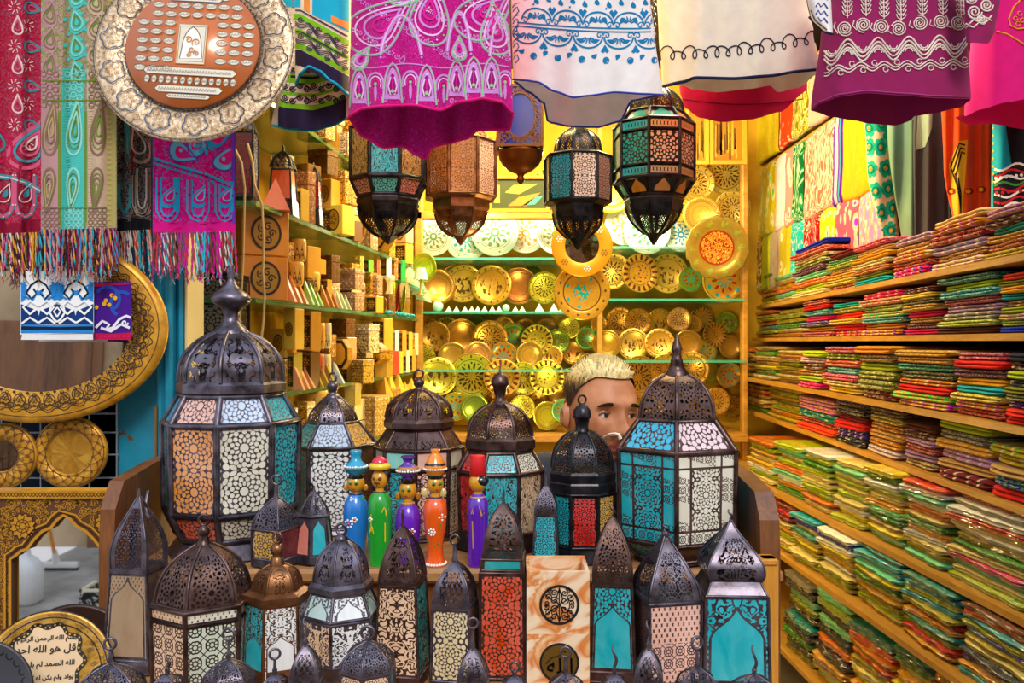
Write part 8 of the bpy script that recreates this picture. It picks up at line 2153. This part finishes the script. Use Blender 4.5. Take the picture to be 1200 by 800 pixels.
# stacks: shelf -> list of (left px, right px, height px at its middle, layers, palette, kind, fixed colours from the bottom)
ST = {
 0: [(1142, 1222, 62, 6, EARTH, 'c', ['mustard', 'ochre', 'gold', 'teal', 'brown', 'beige', 'orange']), (1080, 1142, 62, 6, EARTH, 'c', ['cream', 'mustard', 'lilac', 'rose', 'ochre', 'beige']), (1037, 1080, 50, 5, EARTH, 'c', ['pink', 'scarlet', 'gold', 'mustard', 'lilac']), (993, 1037, 48, 7, EARTH, 'c', ['turquoise', 'olive', 'salmon', 'cream', 'gold', 'beige', 'pink']),
     (962, 993, 46, 7, WARMP, 'c', ['mustard', 'yellow', 'gold', 'mustard', 'lime', 'teal', 'maroon']), (922, 962, 62, 9, PALEP, 'c', ['cream', 'lime', 'salmon', 'mint', 'maroon', 'olive', 'beige', 'red', 'blue']), (897, 922, 32, 6, PALEP, 'b', ['cream', 'mint', 'salmon', 'gold', 'cream', 'mint']), (876, 897, 36, 7, PALEP, 'b', None), (856, 876, 34, 6, PALEP, 'b', None), (838, 856, 24, 5, PALEP, 'b', None)],
 1: [(1158, 1245, 74, 9, EARTH, 'c', ['blue', 'khaki', 'cream', 'lime', 'ochre', 'turquoise', 'gold', 'olive', 'orange']), (1090, 1158, 68, 8, BRIGHT, 'c', ['brown', 'lime', 'grey', 'lilac', 'magenta', 'turquoise', 'lime', 'teal']), (1048, 1090, 55, 8, BRIGHT, 'c', ['magenta', 'brown', 'gold', 'magenta', 'ochre', 'brown', 'yellow', 'brown']), (1000, 1048, 50, 7, EARTH, 'c', ['gold', 'ochre', 'turquoise', 'gold', 'lime', 'beige', 'pink']), (966, 1000, 42, 6, BRIGHT, 'c', ['pink', 'red', 'mustard', 'scarlet', 'olive', 'turquoise']), (935, 966, 42, 7, BRIGHT, 'c', ['magenta', 'gold', 'purple', 'magenta', 'turquoise', 'red', 'red']),
     (899, 932, 34, 6, PALEP, 'b', None), (874, 898, 32, 7, PALEP, 'b', ['salmon', 'lime', 'turquoise', 'scarlet', 'lime', 'cream', 'salmon']), (850, 873, 28, 6, PALEP, 'b', None), (828, 849, 26, 6, PALEP, 'b', None)],
 2: [(1165, 1250, 88, 9, DARKP, 'c', ['scarlet', 'scarlet', 'purple', 'olive', 'olive', 'navy', 'lime', 'brown', 'navy']), (1105, 1165, 78, 8, WARMP, 'c', ['scarlet', 'gold', 'yellow', 'turquoise', 'gold', 'brown', 'red', 'magenta']), (1040, 1105, 66, 8, WARMP, 'c', ['gold', 'gold', 'red', 'mustard', 'brown', 'teal', 'gold', 'mustard']), (997, 1040, 66, 6, WARMP, 'c', ['maroon', 'olive', 'olive', 'lime', 'maroon', 'mustard']), (957, 997, 54, 7, WARMP, 'c', ['yellow', 'beige', 'pink', 'turquoise', 'orange', 'olive', 'magenta']), (930, 957, 44, 6, DARKP, 'c', ['pink', 'lime', 'ochre', 'brown', 'lilac', 'lime']),
     (898, 928, 40, 8, PALEP, 'b', None), (872, 897, 36, 7, PALEP, 'b', None), (846, 871, 32, 6, PALEP, 'b', None), (822, 845, 26, 6, PALEP, 'b', None)],
 3: [(1150, 1240, 74, 5, EARTH, 'c', ['red', 'teal', 'beige', 'khaki', 'khaki']), (1085, 1150, 70, 6, EARTH, 'c', ['maroon', 'beige', 'lilac', 'gold', 'grey', 'lime']), (1047, 1085, 52, 6, DARKP, 'c', ['beige', 'lilac', 'rose', 'lilac', 'brown', 'brown']), (1007, 1047, 58, 6, EARTH, 'c', ['lilac', 'mustard', 'gold', 'ochre', 'khaki', 'brown']), (972, 1007, 54, 6, DARKP, 'c', ['black', 'purple', 'red', 'maroon', 'black', 'brown']), (927, 972, 40, 5, WARMP, 'c', ['orange', 'red', 'teal', 'gold', 'beige']), (890, 926, 40, 8, PALEP, 'b', None), (862, 889, 36, 7, PALEP, 'b', None), (838, 861, 30, 6, PALEP, 'b', None)],
 4: [(1190, 1330, 112, 13, BAGC, 'b', ['beige', 'cream', 'khaki', 'salmon', 'cream', 'gold', 'yellow', 'cream', 'mint', 'pink', 'white', 'orange', 'scarlet']), (1092, 1190, 104, 13, BAGP, 'b', ['lime', 'cream', 'mint', 'magenta', 'cream', 'green', 'khaki', 'white', 'cream', 'rose', 'white', 'white', 'orange']), (1040, 1092, 96, 12, BAGP, 'b', ['mint', 'khaki', 'cream', 'white', 'gold', 'green', 'cream', 'salmon', 'white', 'mint', 'white', 'orange']), (1000, 1040, 84, 11, BAGP, 'b', None), (962, 1000, 74, 10, BAGP, 'b', None), (928, 962, 66, 10, BAGP, 'b', None), (896, 928, 58, 9, BAGP, 'b', None), (866, 896, 50, 8, BAGP, 'b', None)],
 5: [(1100, 1225, 112, 11, BAGC, 'b', ['turquoise', 'gold', 'purple', 'navy', 'cream', 'khaki', 'blue', 'lime', 'turquoise', 'red', 'maroon']), (1038, 1100, 100, 11, BAGC, 'b', ['gold', 'scarlet', 'lime', 'teal', 'gold', 'red', 'khaki', 'turquoise', 'lime', 'turquoise', 'teal']), (985, 1038, 88, 11, BAGC, 'b', ['yellow', 'lime', 'khaki', 'gold', 'cream', 'green', 'yellow', 'mint', 'turquoise', 'turquoise', 'teal']), (945, 985, 76, 10, BAGP, 'b', ['khaki', 'lime', 'cream', 'white', 'gold', 'cream', 'yellow', 'white', 'blue', 'white']), (915, 945, 66, 9, BAGP, 'b', ['lime', 'cream', 'khaki', 'yellow', 'cream', 'teal', 'cream', 'blue', 'turquoise']), (888, 915, 58, 8, BAGP, 'b', ['khaki', 'cream', 'lime', 'gold', 'cream', 'maroon', 'red', 'maroon'])],
 6: [(1075, 1150, 165, 12, BAGC, 'b', None), (1030, 1075, 150, 13, BAGD, 'b', ['salmon', 'cream', 'gold', 'beige', 'olive', 'khaki', 'gold', 'yellow', 'gold']), (980, 1030, 118, 11, BAGD, 'b', ['gold', 'cream', 'lime', 'gold', 'yellow', 'cream', 'khaki', 'salmon', 'salmon', 'orange']), (940, 980, 112, 11, BAGD, 'b', ['lime', 'khaki', 'gold', 'black', 'salmon', 'black', 'mint', 'black', 'lime', 'mint', 'white']), (908, 940, 92, 10, BAGD, 'b', ['olive', 'black', 'green', 'black', 'teal', 'black', 'olive', 'mint', 'black', 'grey', 'teal'])],
}
FK = ['plain', 'stripe', 'floral', 'paisley', 'check']
ENDN = {0: 'nearest'}
nlab = {}
for si, stacks in ST.items():
    q0, m = edge(si); nm = SHELF[si][0]; ztop = SHELF[si][1] + TH
    for ki, (pa, pb, hp, n, pal, kind, fixed) in enumerate(stacks):
        yb_, ya_ = y_at(si, pa), y_at(si, pb)          # far, near
        ym = (ya_ + yb_) / 2; H = min(hp * ym / F, (SHELF[si - 1][1] - ztop - .008) if si else 9.); W = (yb_ - ya_) * .96; z = ztop + .001
        fx = (fixed or [])
        prev = None
        ang = math.atan(m)
        for j in range(n):
            t = H / n * RR.uniform(.85, 1.15) if j else H / n
            cn = fx[j] if j < len(fx) else RR.choice(pal)
            if cn == prev and j >= len(fx): cn = RR.choice(pal)
            prev = cn
            fk = 'bag' if kind == 'b' else (RR.choice(FK) if cn not in ('turquoise', 'scarlet', 'magenta', 'lime', 'orange', 'blue', 'red') else RR.choice(('plain', 'plain', 'paisley')))
            dep = RR.uniform(.27, .33); o = bpy.data.objects.new('folded_scarf' if kind == 'c' else 'bagged_scarf', layer(fk, RR.randrange(5))); COL.objects.link(o)
            yy = ya_ + (yb_ - ya_) * .02 + RR.uniform(-.003, .003); xx = q0 + m * yy + RR.uniform(.004, .030) + (.02 if kind == 'b' else .0)
            o.location = (xx, yy, z); o.scale = (dep, W * RR.uniform(.95, .99), t * .94); o.rotation_euler = (0, RR.uniform(-.002, .004), -ang + RR.uniform(-.02, .02))
            c = lin(CN[cn]); f_ = RR.uniform(.8, 1.2); mx_ = max(c[:3]); c = tuple(mx_ - (mx_ - q) * 1.22 if mx_ - (mx_ - q) * 1.22 > 0 else q * .4 for q in c[:3]); o.color = tuple(min(1, v * f_) for v in c[:3]) + (1,)
            what = {'plain': 'plain', 'stripe': 'striped', 'floral': 'flowered', 'paisley': 'paisley', 'check': 'checked', 'bag': 'plastic wrapped'}[fk]
            lab = '%s %s scarf, %s from bottom, %s stack from the right, %s shelf from top' % (cn, what, ORD[j], ORD[ki], 'first' if si == 0 else nm)
            tag(o, lab, 'scarf', ('folded scarves' if kind == 'c' else 'plastic wrapped scarves') + ' on the %s right shelf' % nm)
            z += t
# scarves hung folded over rods along the right wall ------------------------------------
XW = 1.40
def hang(label, pa, pb, z0, z1, c, kind, c2=None, x=XW):
    Ya, Yb = 1000. * x / (pb - 600), 1000. * x / (pa - 600); W = Yb - Ya; ph = RR.uniform(0, 6)
    b = MB(); th = .035
    prof = [(.0 + th, 0.02), (.014, 0.), (0., .02), (-.006, .1), (.0, .4), (.0, .8), (.006, .95), (th * .5, 1.), (th, .95)]
    def fn(u, v):
        i = v * (len(prof) - 1); a, c_ = prof[int(i)], prof[min(len(prof) - 1, int(i) + 1)]; f = i - int(i); dx = a[0] + (c_[0] - a[0]) * f; zz = a[1] + (c_[1] - a[1]) * f
        e = min(1, min(u, 1 - u) * 10) ** .5
        return Vector((x + dx + .007 * math.sin(u * 7 + ph) * (1 - abs(zz - .5)) + (1 - e) * .012, Ya + W * u, z0 + (z1 - z0) * zz + .006 * math.sin(u * 5 + ph)))
    b.grid(fn, 18, 24, 0, True, lambda u, v: (u * W * 2.2, v * 1.1))
    o = b.build('draped_scarf', fab(kind), None, lin(c)); tag(o, label, 'scarf', 'scarves draped over the rods of the right wall'); return o
for zi, z in enumerate((2.985, 2.63, 2.245)):
    b = MB(); b.tube([(XW + .02, 3.05, z), (XW + .02, 4.8, z)], .008, 8); tag(b.build('hanging_rod', M_rail), 'wooden rod of the right wall, %s from the top' % ORD[zi], 'rod')
DR = [[('cream and green dotted draped scarf at the far end of the top rod', 870, 884, '#b8d088', 'floral'), ('yellow draped scarf with fine specks on the top rod', 884, 911, '#d8c020', 'plain'), ('red and white draped scarf strip on the top rod', 912, 926, '#d8482c', 'floral'), ('olive gold draped scarf on the top rod under the plum tunic', 926, 945, '#b0a020', 'paisley'), ('pale pink draped scarf on the top rod under the plum tunic', 946, 972, '#c8a090', 'plain')],
 [('narrow magenta draped scarf at the far end of the middle rod', 876, 881, '#d81888', 'plain'), ('yellow draped scarf with a dark woven strip on the middle rod', 881, 906, '#c8b818', 'floral'), ('pale pink white draped scarf on the middle rod', 906, 918, '#e8c8c0', 'plain'), ('cream draped scarf with red print on the middle rod', 918, 928, '#e0887c', 'floral'), ('green draped scarf on the middle rod', 928, 939, '#2a9050', 'paisley'), ('wide pink and cream draped scarf on the middle rod', 939, 976, '#e8a890', 'paisley'), ('purple draped scarf on the middle rod', 976, 985, '#6a28a8', 'stripe'), ('golden silk draped scarf on the middle rod', 985, 1019, '#d8a418', 'plain')],
 [('gold draped scarf with brown strip at the far end of the bottom rod', 878, 893, '#b88a18', 'paisley'), ('lime draped scarf on the bottom rod', 893, 902, '#b8b828', 'plain'), ('grey beige draped scarf on the bottom rod', 902, 914, '#b8a088', 'plain'), ('yellow and black draped scarf on the bottom rod', 914, 925, '#b8a010', 'floral'), ('blue and yellow checked draped scarf on the bottom rod', 925, 941, '#2aa0a8', 'check'), ('red draped scarf with cream flowers on the bottom rod', 941, 958, '#d81c1c', 'paisley'), ('yellow green draped scarf on the bottom rod', 958, 978, '#b8c018', 'floral'), ('salmon and magenta draped scarf on the bottom rod', 978, 1003, '#e06078', 'floral'), ('lilac and blue checked draped scarf on the bottom rod', 1003, 1032, '#c888c8', 'check')]]
for row, (z0, z1) in zip(DR, ((2.655, 2.99), (2.235, 2.635), (1.93, 2.25))):
    for lab, a, c, colr_, kd in row: hang(lab, a, c, z0, z1, colr_, kd)
# clothes hanging at the right --------------------------------------------------------------
gf = Garment('flowered_scarf', 'cream scarf with green flowers hanging beside the grey green shirt', 'scarf', 3.02, .03, [(60, 1008), (200, 1016), (330, 1046)], [(60, 1040), (200, 1047), (330, 1058)], [(1044, 318), (1050, 330), (1058, 332)],
    [plain('#e8c8a0', .85), fl('#14a884'), fl('#0a6a5a'), fl('#e0901c')], ytop=60, folds=((.008, 26, .4),))
for i, (x, y) in enumerate(((1018, 150), (1033, 145), (1018, 158 + 14), (1032, 172), (1043, 158), (1020, 198), (1038, 197), (1026, 224), (1041, 221), (1033, 249), (1046, 244), (1032, 274), (1044, 270), (1040, 298), (1051, 292), (1047, 320), (1054, 312), (1014, 125), (1030, 118))):
    for q in range(6): gf.d.disc(x + 5.2 * math.cos(q * PI / 3 + i), y + 6.8 * math.sin(q * PI / 3 + i), 3.6, 1, 1, 8, 4.4)
    gf.d.ring(x, y, 4, 1., 2, 2, 10, 5); gf.d.disc(x, y, 2.1, 3, 3, 8)
gf.done()
gs_ = Garment('grey_shirt', 'grey green cotton shirt hanging at the right with a dark sleeve', 'shirt', 2.86, .05, [(60, 1038), (160, 1040), (330, 1062)], [(60, 1105), (330, 1116)], [(1062, 348), (1080, 330), (1116, 300)],
    [cloth_mat('sage_cotton', '#6d8a70')], ytop=60, folds=((.022, 24, .4), (.01, 50, 1.)))
b = MB()
for j in range(2): b.tube([gs_.mp(1068 + j * 1, y, 1) for y in range(140, 320, 6)], .003, 5)
b.build('seam', fl('#55705c'), gs_.root); gs_.done()
gd = Garment('dark_sleeve_shirt', 'dark charcoal shirt with a light cuff hanging before the grey green shirt', 'shirt', 2.70, .04, [(60, 1076), (160, 1070), (290, 1072)], [(60, 1108), (290, 1112)], [(1072, 290), (1090, 292), (1112, 280)], [cloth_mat('charcoal_cotton', '#453d3c'), fl('#98a484')], ytop=60, folds=((.016, 19, 2.),))
gd.d.fill([(1080, 60), (1096, 60), (1092, 150), (1084, 172), (1073, 176)], 1, 1.5); gd.done()
go = Garment('orange_robe', 'orange robe with a yellow and black striped border hanging at the right', 'robe', 2.50, .05, [(60, 1100), (200, 1106), (280, 1120)], [(60, 1168), (260, 1166)], [(1120, 285), (1130, 262), (1150, 252), (1166, 250)], [cloth_mat('orange_cotton', '#dc4a14'), fl('#d8a820'), fl('#1e1208'), fl('#8a1c10')], ytop=60, folds=((.018, 30, .2), (.007, 13, 2.)))
d = go.d
d.fill([(1112, 192), (1124, 165), (1134, 164), (1132, 200), (1128, 240), (1132, 268), (1122, 280), (1116, 240)], 1, 1)
for k_ in (0, 5, 10): d.line([(1114 + k_ * .6, 196 + k_), (1124 + k_ * .3, 168 + k_), (1131, 170 + k_)], 2., 2, 2); d.line([(1115 + k_ * .8, 198 + k_), (1121 + k_ * .5, 216 + k_), (1126, 240 + k_)], 1.6, 2, 2)
for x, y in ((1115, 224), (1135, 224), (1150, 222)): d.disc(x, y, 6, 3, 1, 10, 4); d.disc(x, y, 3, 1, 2, 8, 2.4)
go.done()
gt = Garment('turquoise_robe', 'turquoise and dark robe with a red and white embroidered yoke at the right edge', 'robe', 2.36, .05, [(60, 1164), (260, 1161)], [(60, 1262), (260, 1262)], [(1161, 252), (1185, 246), (1210, 240), (1262, 236)], [cloth_mat('turquoise_cotton', '#14a0b4'), fl('#1c1a20'), fl('#ece4dc'), fl('#c8202c'), fl('#3a8a34'), fl('#e0a428')], ytop=60, folds=((.014, 34, .6),))
d = gt.d
d.fill([(1176, 130), (1200, 140), (1240, 150), (1240, 200), (1186, 196), (1182, 170)], 1, 1)
d.fill([(1164, 205), (1180, 197), (1200, 190), (1240, 186), (1240, 236), (1185, 244), (1164, 250)], 1, 2)
for j in range(8):
    y = 198 + j * 6.5; m_ = (2, 3, 2, 4, 3, 2, 3, 2)[j]
    d.line([(1165 + q * 5, y + 3 * math.sin(q * .9 + j) - q * .7) for q in range(15)], 2.6, m_, 3)
for q in range(10): d.disc(1167 + q * 6, 209 - q * .8, 2., 2, 4, 7); d.disc(1168 + q * 7, 226 - q * .6, 2.2, 3, 4, 7)
for j in range(8): d.disc(1163.5, 150 + j * 9, 1.6, 5, 2, 6)
gt.done()
gq = Garment('teal_cloth', 'teal cloth edge showing just below the plum tunic', 'cloth', 2.4, .04, [(-20, 1066), (140, 1066)], [(-20, 1120), (140, 1120)], [(1066, 137), (1085, 134), (1105, 129), (1120, 127)], [cloth_mat('teal_cotton', '#129a94')], ytop=-20); gq.done()
